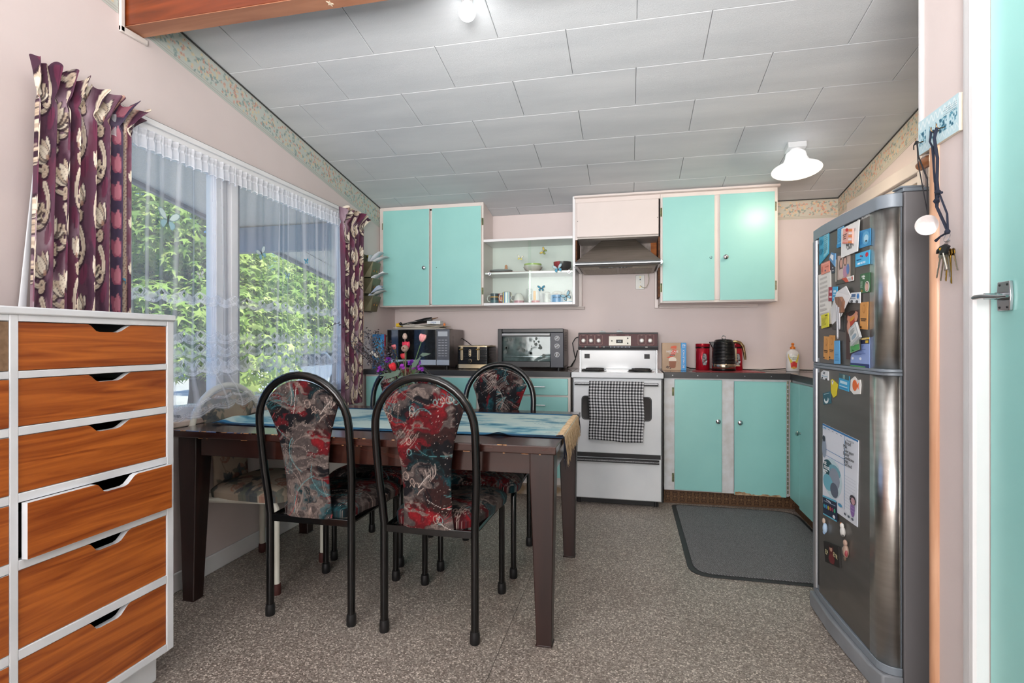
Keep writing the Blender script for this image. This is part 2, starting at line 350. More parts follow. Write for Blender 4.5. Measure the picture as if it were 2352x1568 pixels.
for row in range(-2, 8):
    y0, y1 = 2.056 + D_ * row, 2.056 + D_ * (row + 1); y0c, y1c = max(y0, 1.45), min(y1, YB)
    off = .032 + (W_ / 2 if row % 2 else 0)
    k = math.floor((XL - off) / W_)
    while off + k * W_ < XR:
        x0, x1 = max(off + k * W_, XL), min(off + (k + 1) * W_, XR); k += 1
        if x1 - x0 < .02 or y1c - y0c < .03: continue
        gx0 = g if x0 > XL else 0; gx1 = g if x1 < XR else 0
        a0, a1, c0, c1 = x0 + gx0, x1 - gx1, y0c + g * .6, y1c - g * .6
        mb = MB(); h = .012; bv = .0025
        q = [(a0 + bv, c0 + bv, ZC(c0 + bv)), (a1 - bv, c0 + bv, ZC(c0 + bv)), (a1 - bv, c1 - bv, ZC(c1 - bv)), (a0 + bv, c1 - bv, ZC(c1 - bv))]
        p_ = [(a0, c0, ZC(c0) + .002), (a1, c0, ZC(c0) + .002), (a1, c1, ZC(c1) + .002), (a0, c1, ZC(c1) + .002)]
        t_ = [(x, y, z + h - .002) for x, y, z in p_]
        mb.add(q + p_ + t_, [(0, 3, 2, 1)] + [(i, (i + 1) % 4, 4 + (i + 1) % 4, 4 + i) for i in range(4)] + [(4 + i, 4 + (i + 1) % 4, 8 + (i + 1) % 4, 8 + i) for i in range(4)])
        P('tile', mb, TILE, ce, smooth=0)
mb = MB(); mb.hexa([(XL, YN, ZC(YN)), (XR, YN, ZC(YN)), (XR, 1.45, ZC(1.45)), (XL, 1.45, ZC(1.45))], [(XL, YN, ZC(YN) + .012), (XR, YN, ZC(YN) + .012), (XR, 1.45, ZC(1.45) + .012), (XL, 1.45, ZC(1.45) + .012)])
P('living_room_lining', mb, TILE, ce, smooth=0)
mb = MB(); BEAM = wood('varnished_beam', '#8c3f18', '#5f270d', .38, (1, 9, 9), 1.3, .35, 2, .06)
mb.box(XL, 1.784, 2.479, XD, 1.868, ZC(1.784) - .001)
bm_ = tag(P('trim_3', mb, BEAM, bev=.004), 'varnished orange brown timber ceiling beam', 'beam', kind='structure')
BEAMB = wood('pale_beam_underside', '#b88262', '#966248', .6, (1, 9, 9), 1.3, .1, 2, .06)  # underside strip in a paler brown than the beam faces
P('underside', bx(XL + .001, 1.785, 2.4765, XD, 1.867, 2.479), BEAMB, bm_, smooth=0)
mb = MB(); 
a = A(758, 8, Z=2.476); st = [(a[0] + (.013 if i % 2 == 0 else .006) * math.cos(i * math.pi / 5 + .3), a[1] + (.02 if i % 2 == 0 else .009) * math.sin(i * math.pi / 5 + .3)) for i in range(10)]
mb.prism(st, 'z', 2.4745, 2.4762); P('star_sticker', mb, flat('#e6d2b8', .6), bm_, smooth=0, label='small pale star sticker')
mb = MB(); mb.box(XL, 1.758, 2.445, XL + .014, 1.778, ZC(1.77) - .01); mb.hexa([(XL, 1.758, 2.445), (XL + .014, 1.758, 2.445), (XL + .014, 1.885, 2.45), (XL, 1.885, 2.45)], [(XL, 1.758, 2.47), (XL + .014, 1.758, 2.47), (XL + .014, 1.885, 2.4745), (XL, 1.885, 2.4745)])
tag(P('trim_4', mb, CREAMW, bev=.004), 'white quarter round bead framing the beam end on the wall', 'trim', kind='structure')

# ================================================================== wallpaper borders (printed strips on the walls)
cv = Canvas(150, 900, '#bcc2bb'); rr = random.Random(3)
for i in range(330):
    x, y = rr.uniform(0, 900), rr.uniform(12, 122); k = rr.random()
    if k < .42:
        for j in range(rr.randint(2, 4)): cv.leaf(x, y, rr.uniform(9, 17), rr.uniform(3, 5), rr.uniform(0, 6.3), rr.choice(['#8d9f9c', '#7f9594', '#9fada5']), .85)
    elif k < .75:
        a0 = rr.uniform(0, 6.3); c = rr.choice(['#c9a497', '#c2998a', '#d0b3a4'])
        for j in range(5): cv.leaf(x, y, rr.uniform(7, 12), 3.5, a0 + j * 1.257, c, .85)
        cv.ell(x, y, 2, 2, 0, '#b08672')
    else:
        a0 = rr.uniform(0, 6.3)
        for j in range(3): cv.leaf(x, y, rr.uniform(10, 16), 5, a0 + j * .55, '#cfc1a2', .9)
for yy, c in ((5, '#a9a49c'), (9, '#b8b4ac'), (128, '#9a948d'), (134, '#b3aaa2'), (139, '#9a948d')): cv.stroke([(0, yy), (900, yy)], 1.8, c, .9)
def border(name, label, p0, p1, z0a, z0b, z1a, z1b, axis, nrm, tint=None, ph=0):
    n_ = int(abs(p1 - p0) / .0022); mv = 66; u = np.linspace(0, 1, n_); v = np.linspace(0, 1, mv); U, V = np.meshgrid(u, v, indexing='ij')
    s_ = p0 + (p1 - p0) * U; lo = z0a + (z0b - z0a) * U; hi = z1a + (z1b - z1a) * U; Z = lo + (hi - lo) * V
    fx = np.full_like(U, nrm); Pts = np.stack([fx, s_, Z] if axis == 'x' else [s_, fx, Z], -1)
    c = cv.samp(s_ / .9 + ph, V)
    if tint is not None: c = c * np.array(tint)  # warm lamp glow multiplied into the print colours
    return tag(P(name, gridmb(Pts, c), vmat('printed_border_paper', .7), smooth=0, solid=.0008), label, 'wallpaper border', kind='structure')
hb = .135
border('trim_5', 'pale green floral wallpaper border along the sloping top of the window wall', 1.886, 4.08, ZC(1.886) - hb * 1.15, ZC(4.08) - hb * 1.25, ZC(1.886) - .006, ZC(4.08) - .006, 'x', XL + .0016)
border('trim_6', 'floral wallpaper border on the near side of the ceiling beam', 1.2, 1.757, ZC(1.2) - hb * 1.15, ZC(1.757) - hb * 1.15, ZC(1.2) - .006, ZC(1.757) - .006, 'x', XL + .0016, ph=.3)
border('trim_7', 'short peach floral wallpaper border on the back wall beside the double cupboard', 1.065, XR - .003, ZC(YB) - .15, ZC(YB) - .15, ZC(YB) - .006, ZC(YB) - .006, 'y', YB - .0016, (1.16, 1.02, .93), .1)
border('trim_8', 'peach floral wallpaper border above the frosted window', YB - .003, 2.4, ZC(YB) - .15, ZC(2.4) - .15, ZC(YB) - .006, ZC(2.4) - .006, 'x', XR - .0016, (1.16, 1.02, .93), .5)
DKS = flat('#3b3a38', .7)
mb = MB(); mb.tube([(XL + .004, y, ZC(y) - .004) for y in (1.87, 4.08)], .0045, 6); tag(P('trim_9', mb, DKS), 'thin dark gap bead between ceiling tiles and border', 'trim', kind='structure')
mb = MB(); mb.tube([(XR - .004, y, ZC(y) - .004) for y in (1.8, 4.378)], .0045, 6); mb.tube([(1.065, YB - .004, ZC(YB) - .004), (XR, YB - .004, ZC(YB) - .004)], .0035, 6)
tag(P('trim_10', mb, DKS), 'thin dark bead along the ceiling edge above the frosted window', 'trim', kind='structure')
# baseboards
def board(name, label, x0, x1, y0, y1, h=.09):
    tag(P(name, bx(x0, y0, 0, x1, y1, h), WHITE, bev=.006), label, 'baseboard', kind='structure')
board('baseboard_left', 'white skirting board under the big window', XL, XL + .014, YN, 3.82)
board('baseboard_doorway', 'white skirting board on the wall end by the fridge', XD - .014, XD, 1.56, 1.678)

# ================================================================== big window
wn = thing('window_1', 'large white framed kitchen window with a middle post', 'window', (XL, 2.5, WZ0), kind='structure')
fx0, fx1 = XL - .10, XL - .035
def fr(y0, y1, z0, z1, x0=None, x1=None, nm='frame', m=WHITE): P(nm, bx(x0 if x0 is not None else fx0, y0, z0, x1 if x1 is not None else fx1, y1, z1), m, wn, bev=.004)
fr(WY0, WY1, WZ1 - .05, WZ1); fr(WY0, WY1, WZ0, WZ0 + .05); fr(WY0, WY0 + .05, WZ0 + .05, WZ1 - .05); fr(WY1 - .05, WY1, WZ0 + .05, WZ1 - .05)
fr(2.325, 2.375, WZ0 + .05, WZ1 - .05, nm='sash_stile'); fr(2.378, 2.415, WZ0 + .05, WZ1 - .05, XL - .12, XL - .05, 'post', flat('#b9babd', .4))
fr(2.425, 2.475, WZ0 + .05, WZ1 - .05, XL - .10, XL - .03, 'sash_stile'); fr(2.478, 2.535, WZ0 + .05, WZ1 - .05, XL - .13, XL - .07, 'post', flat('#9c9ca0', .4))  # far post coloured darker grey to stand for its shaded facing
PANE = glass('window_glass', (.97, 1, .98), .015)
P('pane', bx(XL - .075, WY0 + .05, WZ0 + .05, XL - .071, 2.325, WZ1 - .05), PANE, wn, smooth=0)
P('pane', bx(XL - .075, 2.535, WZ0 + .05, XL - .071, WY1 - .05, WZ1 - .05), PANE, wn, smooth=0)
P('sill', bx(XL - .035, WY0 - .03, WZ0 - .03, XL + .055, WY1 + .03, WZ0 - .002), mat('worn_sill_paint', '#cfc0b6', .4, c2='#a8968a', scale=9), wn, bev=.006)
P('apron', bx(XL + .001, WY0 - .02, WZ0 - .075, XL + .016, WY1 + .02, WZ0 - .031), WHITE, wn, bev=.003)
for y in (1.98, 3.16):
    mb = MB(); mb.box(XL - .034, y - .015, WZ0 + .005, XL - .02, y + .015, WZ0 + .03); mb.tube([(XL - .02, y, WZ0 + .02), (XL + .005, y + .02, WZ0 + .02), (XL + .012, y + .07, WZ0 + .014)], .006, 8)
    P('latch', mb, flat('#34302c', .3, 1), wn)
mb = MB(); mb.box(XL + .001, 1.55, WZ1 - .005, XL + .02, WY1 + .03, WZ1 + .045); mb.box(XL + .02, 1.55, WZ1 + .02, XL + .034, WY1 + .03, WZ1 + .045)
P('head_trim', mb, WHITE, wn, bev=.003)
P('head_gap', bx(XL + .001, 1.55, WZ1 + .045, XL + .022, WY1 + .03, WZ1 + .051), flat('#3f4a46', .6), wn, smooth=0)

# ================================================================== frosted window on the right wall
w2 = thing('window_2', 'frosted speckled window with white frame seen above the fridge', 'window', (XR, 3.6, RZ0), kind='structure')
m, n, b = nodes('frosted_speckled_glass'); L = n.links.new
t = n.nodes.new('ShaderNodeTexCoord'); nz = n.nodes.new('ShaderNodeTexNoise'); nz.inputs['Scale'].default_value = 95; nz.inputs['Detail'].default_value = 3
L(t.outputs['Object'], nz.inputs['Vector']); r = n.nodes.new('ShaderNodeValToRGB'); r.color_ramp.elements[0].position = .4; r.color_ramp.elements[1].position = .55
r.color_ramp.elements[0].color = lin('#a3907c'); r.color_ramp.elements[1].color = lin('#e3cfbc'); L(nz.outputs['Fac'], r.inputs[0])
L(r.outputs[0], b.inputs['Base Color']); b.inputs['Roughness'].default_value = .35; FROST = m
for y0, y1, z0, z1 in ((RY0, RY1, RZ1 - .04, RZ1), (RY0, RY1, RZ0, RZ0 + .04), (RY0, RY0 + .04, RZ0 + .04, RZ1 - .04), (RY1 - .04, RY1, RZ0 + .04, RZ1 - .04)):
    P('frame', bx(XR + .01, y0, z0, XR + .07, y1, z1), CREAMW, w2, bev=.004)
P('pane', bx(XR + .035, RY0 + .04, RZ0 + .04, XR + .041, RY1 - .04, RZ1 - .04), FROST, w2, smooth=0)
for y0, y1, z0, z1 in ((RY0 - .055, RY1 + .055, RZ1, RZ1 + .075), (RY0 - .055, RY0, RZ0, RZ1)): P('architrave', bx(XR - .018, y0, z0, XR - .001, y1, z1), CREAMW, w2, bev=.004)
wr = thing('wire_rack', 'white wire rack hanging on the wall above the fridge', 'wire rack', (XR - .03, 3.1, 1.8))
mb = MB()
for k in range(9): z = 1.80 + k * .035; mb.tube([(XR - .02, 2.90, z), (XR - .02, 3.13, z)], .002, 6)
for y in (2.9, 3.13): mb.tube([(XR - .02, y, 1.78), (XR - .02, y, 2.1)], .003, 6)
P('wires', mb, flat('#b9aca2', .4), wr)

# ================================================================== door beside the key rack
dr = thing('door_1', 'mint green door with chrome lever handle', 'door', (XD, 1.0, 0), kind='structure')
P('door_leaf', bx(XD + .012, DY0 + .006, .006, XD + .05, DY1 - .004, DZ - .004), MINT, dr, bev=.003)
mb = MB(); mb.prism([(XD, DY1 + .062), (XD - .010, DY1 + .060), (XD - .014, DY1 + .050), (XD - .014, DY1 + .026), (XD - .020, DY1 + .018), (XD - .020, DY1 + .004), (XD - .014, DY1 - .001), (XD + .012, DY1 - .001), (XD + .012, DY1)], 'z', 0, DZ + .06)
P('architrave', mb, WHITE, dr)
mb = MB(); mb.box(XD - .018, DY0 - .06, 0, XD, DY0, DZ + .06); P('architrave', mb, WHITE, dr, bev=.005)
P('architrave', bx(XD - .018, DY0, DZ, XD, DY1, DZ + .06), WHITE, dr, bev=.005)
CHR2 = flat('#a9abae', .18, 1)
mb = MB(); cy, cz = 1.433, 1.268
mb.prism([(cy - .019, cz - .034), (cy + .021, cz - .034), (cy + .024, cz), (cy + .021, cz + .034), (cy - .019, cz + .034), (cy - .022, cz)], 'x', XD + .004, XD + .0118)
hp = P('handle_plate', mb, CHR2, dr, bev=.0015)
for dy in (-.012, .013):
    for dz in (-.026, .026): mb = MB(); mb.lathe([(0, 0), (.0028, 0), (.0026, .001), (0, .0014)], (0, 0, 0), 10, Matrix.Rotation(R(-90), 4, 'Y')); mb.v = [(v[0] + XD + .004, v[1] + cy + dy, v[2] + cz + dz) for v in mb.v]; P('screw', mb, DARK, hp)
mb = MB(); mb.cyl((XD + .006, cy, cz), (XD - .012, cy, cz), .010, .0085); mb.cyl((XD - .010, cy, cz), (XD - .034, cy, cz), .0075, .007)
mb.tube([(XD - .036, cy + .030, cz - .001), (XD - .037, cy + .022, cz), (XD - .037, cy, cz), (XD - .037, cy - .03, cz - .003), (XD - .034, cy - .055, cz - .005), (XD - .030, cy - .07, cz - .005)], [.0075, .008, .0075, .006, .005, .004], 14, sy=.7)
P('lever', mb, CHR2, dr)

# ================================================================== outdoors
tag(P('ground', bx(-60, -30, -.65, 30, 60, -.6), mat('concrete_yard', '#c6c2b8', .9, c2='#b4b0a5', scale=1.2, detail=6), smooth=0), 'pale concrete yard and street outside the window', 'ground', kind='structure')
ev = thing('eave', 'beige eave lining with grey fascia outside the window', 'eave', (-2.9, 2.4, 2.3), kind='structure')
SOFF = mat('soffit_board', '#e6dfd2', .9, c2='#d6cfc0', scale=120, detail=2)
def slab(x0, x1, y0, y1, dz0, dz1, m, nm):
    q = MB(); q.hexa([(x0, y0, ZC(y0) + dz0), (x1, y0, ZC(y0) + dz0), (x1, y1, ZC(y1) + dz0), (x0, y1, ZC(y1) + dz0)], [(x0, y0, ZC(y0) + dz1), (x1, y0, ZC(y0) + dz1), (x1, y1, ZC(y1) + dz1), (x0, y1, ZC(y1) + dz1)]); P(nm, q, m, ev, smooth=0)
slab(-3.6, XL - T - .002, -1, 6.2, -.06, -.04, SOFF, 'soffit'); slab(-3.64, -3.6, -1, 6.2, -.09, .12, flat('#6d6f74', .6), 'fascia')
slab(-3.6, XR + 1, -3.6, 6.2, .205, .24, flat('#55585c', .7), 'roof_sheet')  # unseen roof added over the house to block the sun
P('porch_beam', bx(-3.58, 4.15, 1.98, XL - T - .002, 4.24, 2.205), flat('#7b8794', .6), ev, smooth=0)
for k in range(5): slab(-3.59 + k * .28, -3.59 + k * .28 + .006, 4.25, 6.1, -.064, -.0605, flat('#7d776c', .9), 'soffit_joint')
# ================================================================== trees, hedge, house and car across the street
LEAFM, n, b = nodes('broad_leaf'); L = n.links.new
a_ = n.nodes.new('ShaderNodeAttribute'); a_.attribute_name = 'Col'; tr = n.nodes.new('ShaderNodeBsdfTranslucent'); di = n.nodes.new('ShaderNodeBsdfDiffuse')
L(a_.outputs['Color'], tr.inputs[0]); L(a_.outputs['Color'], di.inputs[0]); mx = n.nodes.new('ShaderNodeMixShader'); mx.inputs[0].default_value = .4
L(di.outputs[0], mx.inputs[1]); L(tr.outputs[0], mx.inputs[2]); L(mx.outputs[0], n.nodes['Material Output'].inputs['Surface'])
BARK = mat('bark', '#5c4d40', .9, c2='#3b3029', scale=9, stretch=(4, 4, 1), bump=.4, bs=12)
def foliage(cx, cy, cz, rx, ry, rz, N, size, seed, cols, lobes=14):
    r = np.random.default_rng(seed)
    th = r.uniform(0, 2 * np.pi, lobes); ph = np.arccos(r.uniform(-.75, 1, lobes)); k = r.uniform(.35, .8, lobes)
    C_ = np.stack([np.cos(th) * np.sin(ph) * k, np.sin(th) * np.sin(ph) * k, np.cos(ph) * k], 1); Rl = r.uniform(.28, .48, lobes)
    li = r.integers(0, lobes, N); d = r.normal(size=(N, 3)); d /= np.linalg.norm(d, axis=1)[:, None]; rad = Rl[li] * r.uniform(.55, 1.05, N) ** .6
    p = C_[li] + d * rad[:, None]; depth = np.clip(np.linalg.norm(p, axis=1), 0, 1.1)
    pos = p * np.array([rx, ry, rz]) + np.array([cx, cy, cz])
    # star-shaped drooping leaf
    K = 10; ang = np.linspace(0, 2 * np.pi, K, endpoint=False); rr_ = np.where(np.arange(K) % 2 == 0, 1, .38); rr_[0] *= 1.35; rr_[5 if K == 10 else 0] *= .8
    leaf = np.stack([np.cos(ang) * rr_, np.sin(ang) * rr_, -.25 * (rr_ > .9)], 1)
    nrm = d * .6 + np.array([0, 0, .7]) + r.normal(scale=.35, size=(N, 3)); nrm /= np.linalg.norm(nrm, axis=1)[:, None]
    tmp = r.normal(size=(N, 3)); t1 = np.cross(nrm, tmp); t1 /= np.linalg.norm(t1, axis=1)[:, None]; t2 = np.cross(nrm, t1)
    s = size * r.uniform(.6, 1.3, N)
    V = pos[:, None] + s[:, None, None] * (leaf[None, :, 0:1] * t1[:, None] + leaf[None, :, 1:2] * t2[:, None] + leaf[None, :, 2:3] * nrm[:, None])
    cc = np.array([lin(c)[:3] for c in cols]); w = r.random(N) * .6 + r.random(lobes)[li] * .4
    idx = np.clip((w * len(cols)).astype(int), 0, len(cols) - 1); cols_ = cc[idx] * r.uniform(.85, 1.15, (N, 1))
    mb = MB(); mb.v = V.reshape(-1, 3).tolist(); base = np.arange(N) * K
    mb.f = (base[:, None] + np.arange(K)).tolist(); mb.mi = [0] * N
    c = np.ones((N * K, 4), np.float32); c[:, :3] = np.repeat(cols_, K, 0); mb.col = c; return mb
YG = ['#6d874a', '#7d9850', '#93ad5c', '#a8bc68', '#bdcb7a', '#d2da90']
DG = ['#3f5a2c', '#4c6a30', '#5b7d36', '#6b9040']
def tree(name, label, x, y, r_, zc_, N, seed, cols, sz=.16, rz=None):
    t_ = thing(name, label, 'tree', (x, y, -.6), group=None)
    P('foliage', foliage(x, y, zc_, r_, r_, rz or r_, N, sz, seed, cols, 26), LEAFM, t_, smooth=0, kind='stuff')
    mb = MB(); mb.tube([(x, y, -.6), (x + .05, y, .2), (x - .08, y + .1, 1.0), (x, y, zc_)], [.22, .17, .14, .05], 10)
    for k in range(6):
        a = k * 1.05 + seed; mb.tube([(x, y, .6 + k * .18), (x + math.cos(a) * r_ * .35, y + math.sin(a) * r_ * .35, 1.2 + k * .2), (x + math.cos(a) * r_ * .7, y + math.sin(a) * r_ * .7, zc_ - .3 + k * .1)], [.08, .05, .02], 7)
    P('trunk', mb, BARK, t_)
p = A(452, 640, X=-8.4); tree('maple_tree', 'yellow green leafy tree filling the left window pane', p[0], p[1], 2.2, 1.95, 15000, 11, YG, .13, 2.5)
p = A(660, 690, X=-11.0); tree('maple_tree', 'leafy green tree seen through the right window pane', p[0], p[1], 2.7, 2.35, 14000, 12, YG, .13, 1.9)
p = A(560, 700, X=-18); tree('broadleaf_tree', 'darker green tree standing behind the two yellow green trees', p[0], p[1], 3.2, 2.6, 9000, 14, DG, .22, 2.6)
p = A(775, 740, X=-12); tree('broadleaf_tree', 'green tree farther along the street past the window corner', p[0], p[1], 2.0, 1.8, 7000, 15, DG + YG[:2], .2, 2.2)
hd = thing('hedge', 'low green hedge across the street', 'hedge', (-24, 30, -.6))
h0, h1 = A(300, 800, X=-24), A(800, 800, X=-24); mb = MB(); mb.v = []; 
q = foliage(0, 0, 0, 1, 1, 1, 9000, 1, 21, DG, 30); V = np.array(q.v).reshape(-1, 10, 3); cen = V.mean(1); off = (V - cen[:, None]) * .16
r_ = np.random.default_rng(4); N_ = len(cen); cen2 = np.stack([-24 + r_.uniform(-.6, .6, N_), r_.uniform(h0[1] - 2, h1[1] + 2, N_), r_.uniform(-.6, .95, N_)], 1)
q.v = (cen2[:, None] + off).reshape(-1, 3).tolist(); P('foliage', q, LEAFM, hd, smooth=0, kind='stuff')
hs = thing('house', 'distant pale house with terracotta roof beyond the trees', 'house', (-32, 30, -.6))
p0, p1 = A(390, 770, X=-30), A(470, 770, X=-30)
P('wall', bx(-34, p0[1], -.6, -30, p1[1] + 1.2, 1.75), flat('#dcdad4', .8), hs, smooth=0)
mb = MB(); mb.prism([(-34.4, 1.75), (-29.6, 1.75), (-32, 3.1)], 'y', p0[1] - .4, p1[1] + 1.6); P('roof', mb, flat('#c98a78', .8), hs, smooth=0)
for k in range(3): P('window', bx(-30.02, p0[1] + .5 + k * 1.3, .3, -29.98, p0[1] + 1.3 + k * 1.3, 1.2), flat('#5a6670', .2), hs, smooth=0)
cr = thing('car', 'white parked car across the street seen low through the net curtain', 'car', (-11.5, 9, -.6))
p = A(665, 860, X=-11.2); cx, cy = p[0], p[1]
prof = [(-2.1, .25), (-2.15, .6), (-1.9, .85), (-1.2, .92), (-.6, 1.4), (.9, 1.42), (1.6, .95), (2.1, .85), (2.15, .3)]
mb = MB(); mb.prism([(cy + a, -.6 + b_) for a, b_ in prof], 'x', cx - .85, cx + .85); P('body', mb, flat('#e4e6e8', .25), cr, bev=.06)
mb = MB(); mb.prism([(cy - .95, .36), (cy - .5, .74), (cy + .8, .74), (cy + 1.3, .36)], 'x', cx + .851, cx + .865); P('side_window', mb, flat('#1d2328', .1), cr, smooth=0)
for s in (-1.35, 1.35):
    mb = MB(); mb.cyl((cx + .72, cy + s, -.28), (cx + .9, cy + s, -.28), .32, n=20); w_ = P('wheel', mb, flat('#1a1a1b', .7), cr); mb = MB(); mb.cyl((cx + .9, cy + s, -.28), (cx + .91, cy + s, -.28), .19, n=14); P('hubcap', mb, flat('#a9acb0', .3, 1), w_)
# ================================================================== chest of drawers
XC = -1.53; yA, yB = A(43, 900, X=XC)[1], A(384, 900, X=XC)[1]; wcol = yB - yA; stile = yA - A(22, 900, X=XC)[1]
ye = A(399, 900, X=XC)[1]; y0c = yA - stile - wcol - (ye - yB)
ch = thing('chest_of_drawers', 'tall white chest with orange stained wooden drawers and scooped hand holds', 'chest of drawers', (XC - .25, (y0c + ye) / 2, 0))
CW = mat('chest_white_paint', '#e6e9ec', .4, c2='#d9dde1', scale=7, bump=.05, bs=50)
ZD = [(1.087, 1.215), (.943, 1.068), (.772, .921), (.600, .749), (.370, .575), (.136, .344)]
xb = XL + .125; mb = MB()
P('side_panel', bx(xb, ye - .018, .112, XC - .001, ye, 1.232), CW, ch, bev=.002); P('side_panel', bx(xb, y0c, .112, XC - .001, y0c + .018, 1.232), CW, ch, bev=.002)
P('top_board', bx(xb, y0c - .004, 1.232, XC + .006, ye + .004, 1.253), CW, ch, bev=.004)
P('bottom_board', bx(xb, y0c + .018, .112, XC - .001, ye - .018, .130), CW, ch); P('back_panel', bx(xb, y0c + .018, .13, xb + .006, ye - .018, 1.232), DARK, ch, smooth=0)  # near-black back panel colours in the shade of the hollow inside
P('plinth', bx(xb, y0c + .02, 0, XC - .055, ye - .015, .112), CW, ch, bev=.003)
P('divider', bx(xb + .006, yA - stile, .13, XC, yA, 1.232), CW, ch, bev=.002)
ed = ye - yB
for a, b_ in ((yB, ye), (y0c, y0c + ed)): P('front_stile', bx(XC - .02, a, .113, XC, b_, 1.232), CW, ch, bev=.002)
zr = [(1.215, 1.232)] + [(ZD[i + 1][1], ZD[i][0]) for i in range(5)] + [(.113, .136)]
OW = wood('orange_stained_rimu', '#c26a28', '#7d330c', .38, (22, 1.1, 22), 1.9, .35, 1.2, .05, ramp=(.28, .66))
for c_, (a, b_) in enumerate(((yA, yB), (y0c + ed, yA - stile))):
    for (z0, z1) in zr: P('rail', bx(XC - .02, a, z0, XC - .0005, b_, z1), CW, ch, bev=.0015)
    for i, (z0, z1) in enumerate(ZD):
        g_ = .0018; u0, u1 = a + g_, b_ - g_; pr = .018 if (i == 3 and c_ == 0) else (-.004 if c_ == 0 else .0)
        if i == 3 and c_ == 0: u1 += .003; u0 += .006
        w_ = u1 - u0; s0, s1 = u0 + w_ * .415, u0 + w_ * .70; d_ = .024 if i < 3 else .03
        if c_ == 1 and i == 0:
            P('door', bx(XC - .018, u0, z0 + g_, XC - .002, u1, z1 - g_), mat('bare_chipboard', '#8f7358', .8, scale=60, c2='#7b6148'), ch, label='bare brown board panel'); continue
        poly = [(u0, z0 + g_), (u1, z0 + g_), (u1, z1 - g_)] + [(s1 + .004, z1 - g_), (s1 - .006, z1 - g_ - .004), (s1 - .028, z1 - d_ + .004), (s1 - .04, z1 - d_), (s0 + .03, z1 - d_), (s0 + .02, z1 - d_ + .003), (s0 + .004, z1 - g_ - .004), (s0 - .004, z1 - g_)] + [(u0, z1 - g_)]
        mb = MB(); mb.prism(poly, 'x', XC - .02 + pr, XC + pr)
        # front face orange, edges white as painted
        n_ = len(poly); mb.mi = [0, 0] + [1] * n_
        d = P('drawer', mb, [OW, CW], ch, smooth=0)
        q = MB(); q.box(XC - .40, u0 + .012, z0 + .012, XC - .021 + pr, u0 + .02, z1 - .03); q.box(XC - .40, u1 - .02, z0 + .012, XC - .021 + pr, u1 - .012, z1 - .03); q.box(XC - .4, u0 + .02, z0 + .012, XC - .021 + pr, u1 - .02, z0 + .018)
        P('drawer_box', q, flat('#1c1512', .8), d, smooth=0)  # near-black boxes put the inner shade into the colour

# ================================================================== dining table
DW = wood('dark_mahogany', '#40221b', '#26120f', .2, (1.2, 10, 10), 1.5, .55, 1.5, .03)
DWV = wood('dark_mahogany_leg', '#2f1712', '#1c0d0a', .4, (10, 10, .8), 1.5, .08, 1.5, .03)
tx0, tx1, ty0, ty1 = -1.985, -.266, 1.935, 2.93
tb = thing('dining_table', 'long dark mahogany dining table with tapered legs and worn edges', 'table', ((tx0 + tx1) / 2, (ty0 + ty1) / 2, 0))
P('tabletop', bx(tx0, ty0, .740, tx1, ty1, .772), DW, tb, bev=.004)
rr = random.Random(8); WEAR = mat('bare_worn_wood', '#c89a6a', .6, scale=60, c2='#8d5a34')
mb = MB()
for k in range(46):
    x = rr.uniform(tx0 + .05, tx1 - .05); w_ = rr.uniform(.004, .03); z = rr.choice([.7700, .7700, .7400]); mb.box(x, ty0 - .0006, z - .0008, x + w_, ty0 + .003, z + (.0021 if z > .75 else .001))
P('worn_edge', mb, WEAR, tb, smooth=0, label='pale bare wood where the edge varnish is worn away', kind='stuff')
P('apron', bx(tx0 + .12, ty0 + .045, .655, tx1 - .105, ty0 + .067, .739), DW, tb, bev=.002); P('apron', bx(tx0 + .12, ty1 - .067, .655, tx1 - .105, ty1 - .045, .739), DW, tb, bev=.002)
P('apron', bx(tx1 - .04, ty0 + .13, .655, tx1 - .018, ty1 - .13, .739), DW, tb, bev=.002); P('apron', bx(tx0 + .018, ty0 + .13, .655, tx0 + .04, ty1 - .13, .739), DW, tb, bev=.002)
for sx, X_ in ((1, tx0 + .012), (-1, tx1 - .012)):
    for sy, Y_ in ((1, ty0 + .03), (-1, ty1 - .03)):
        mb = MB(); a = .094; b_ = .058
        def sq(w, z, o=0): return [(X_ + sx * o, Y_ + sy * o, z), (X_ + sx * (o + w), Y_ + sy * o, z), (X_ + sx * (o + w), Y_ + sy * (o + w), z), (X_ + sx * o, Y_ + sy * (o + w), z)]
        vs = sq(b_, 0, .012) + sq(a, .655) + sq(a, .7395); fl_ = [(0, 1, 2, 3), (8, 9, 10, 11)] + [(i, (i + 1) % 4, 4 + (i + 1) % 4, 4 + i) for i in range(4)] + [(4 + i, 4 + (i + 1) % 4, 8 + (i + 1) % 4, 8 + i) for i in range(4)]
        mb.add(vs, fl_); o = P('leg', mb, DWV, tb, bev=.004)

# ================================================================== table runner with fringe
cv = Canvas(300, 900, '#b9cdc8')
n1 = vnoise(300, 900, 160, 5, 6, sx=.8, sy=1.5); n2 = vnoise(300, 900, 60, 6, 6, sx=.7, sy=1.9); n3 = vnoise(300, 900, 26, 8, 4, sx=.5, sy=2)
cv.blend(np.clip((n1 - .53) * 9, 0, 1) * .7, '#7fb0bb'); cv.blend(np.clip((n2 - .58) * 10, 0, 1) * .7, '#2f7f9b'); cv.blend(np.clip((n3 - .6) * 9, 0, 1) * .45, '#cfd8cf')
cv.blend(np.clip((n2 - .68) * 14, 0, 1) * .6, '#1b5f7c')
rr = random.Random(2)
for k in range(26):
    x, y = rr.uniform(0, 900), rr.uniform(40, 260); a = rr.uniform(15, 40)
    for j in range(3): cv.stroke([(x + a * (1 - j * .25) * math.cos(t), y + a * .45 * (1 - j * .25) * math.sin(t)) for t in np.linspace(0, 5.4, 22)], 1.6, '#2b7c99', .5)
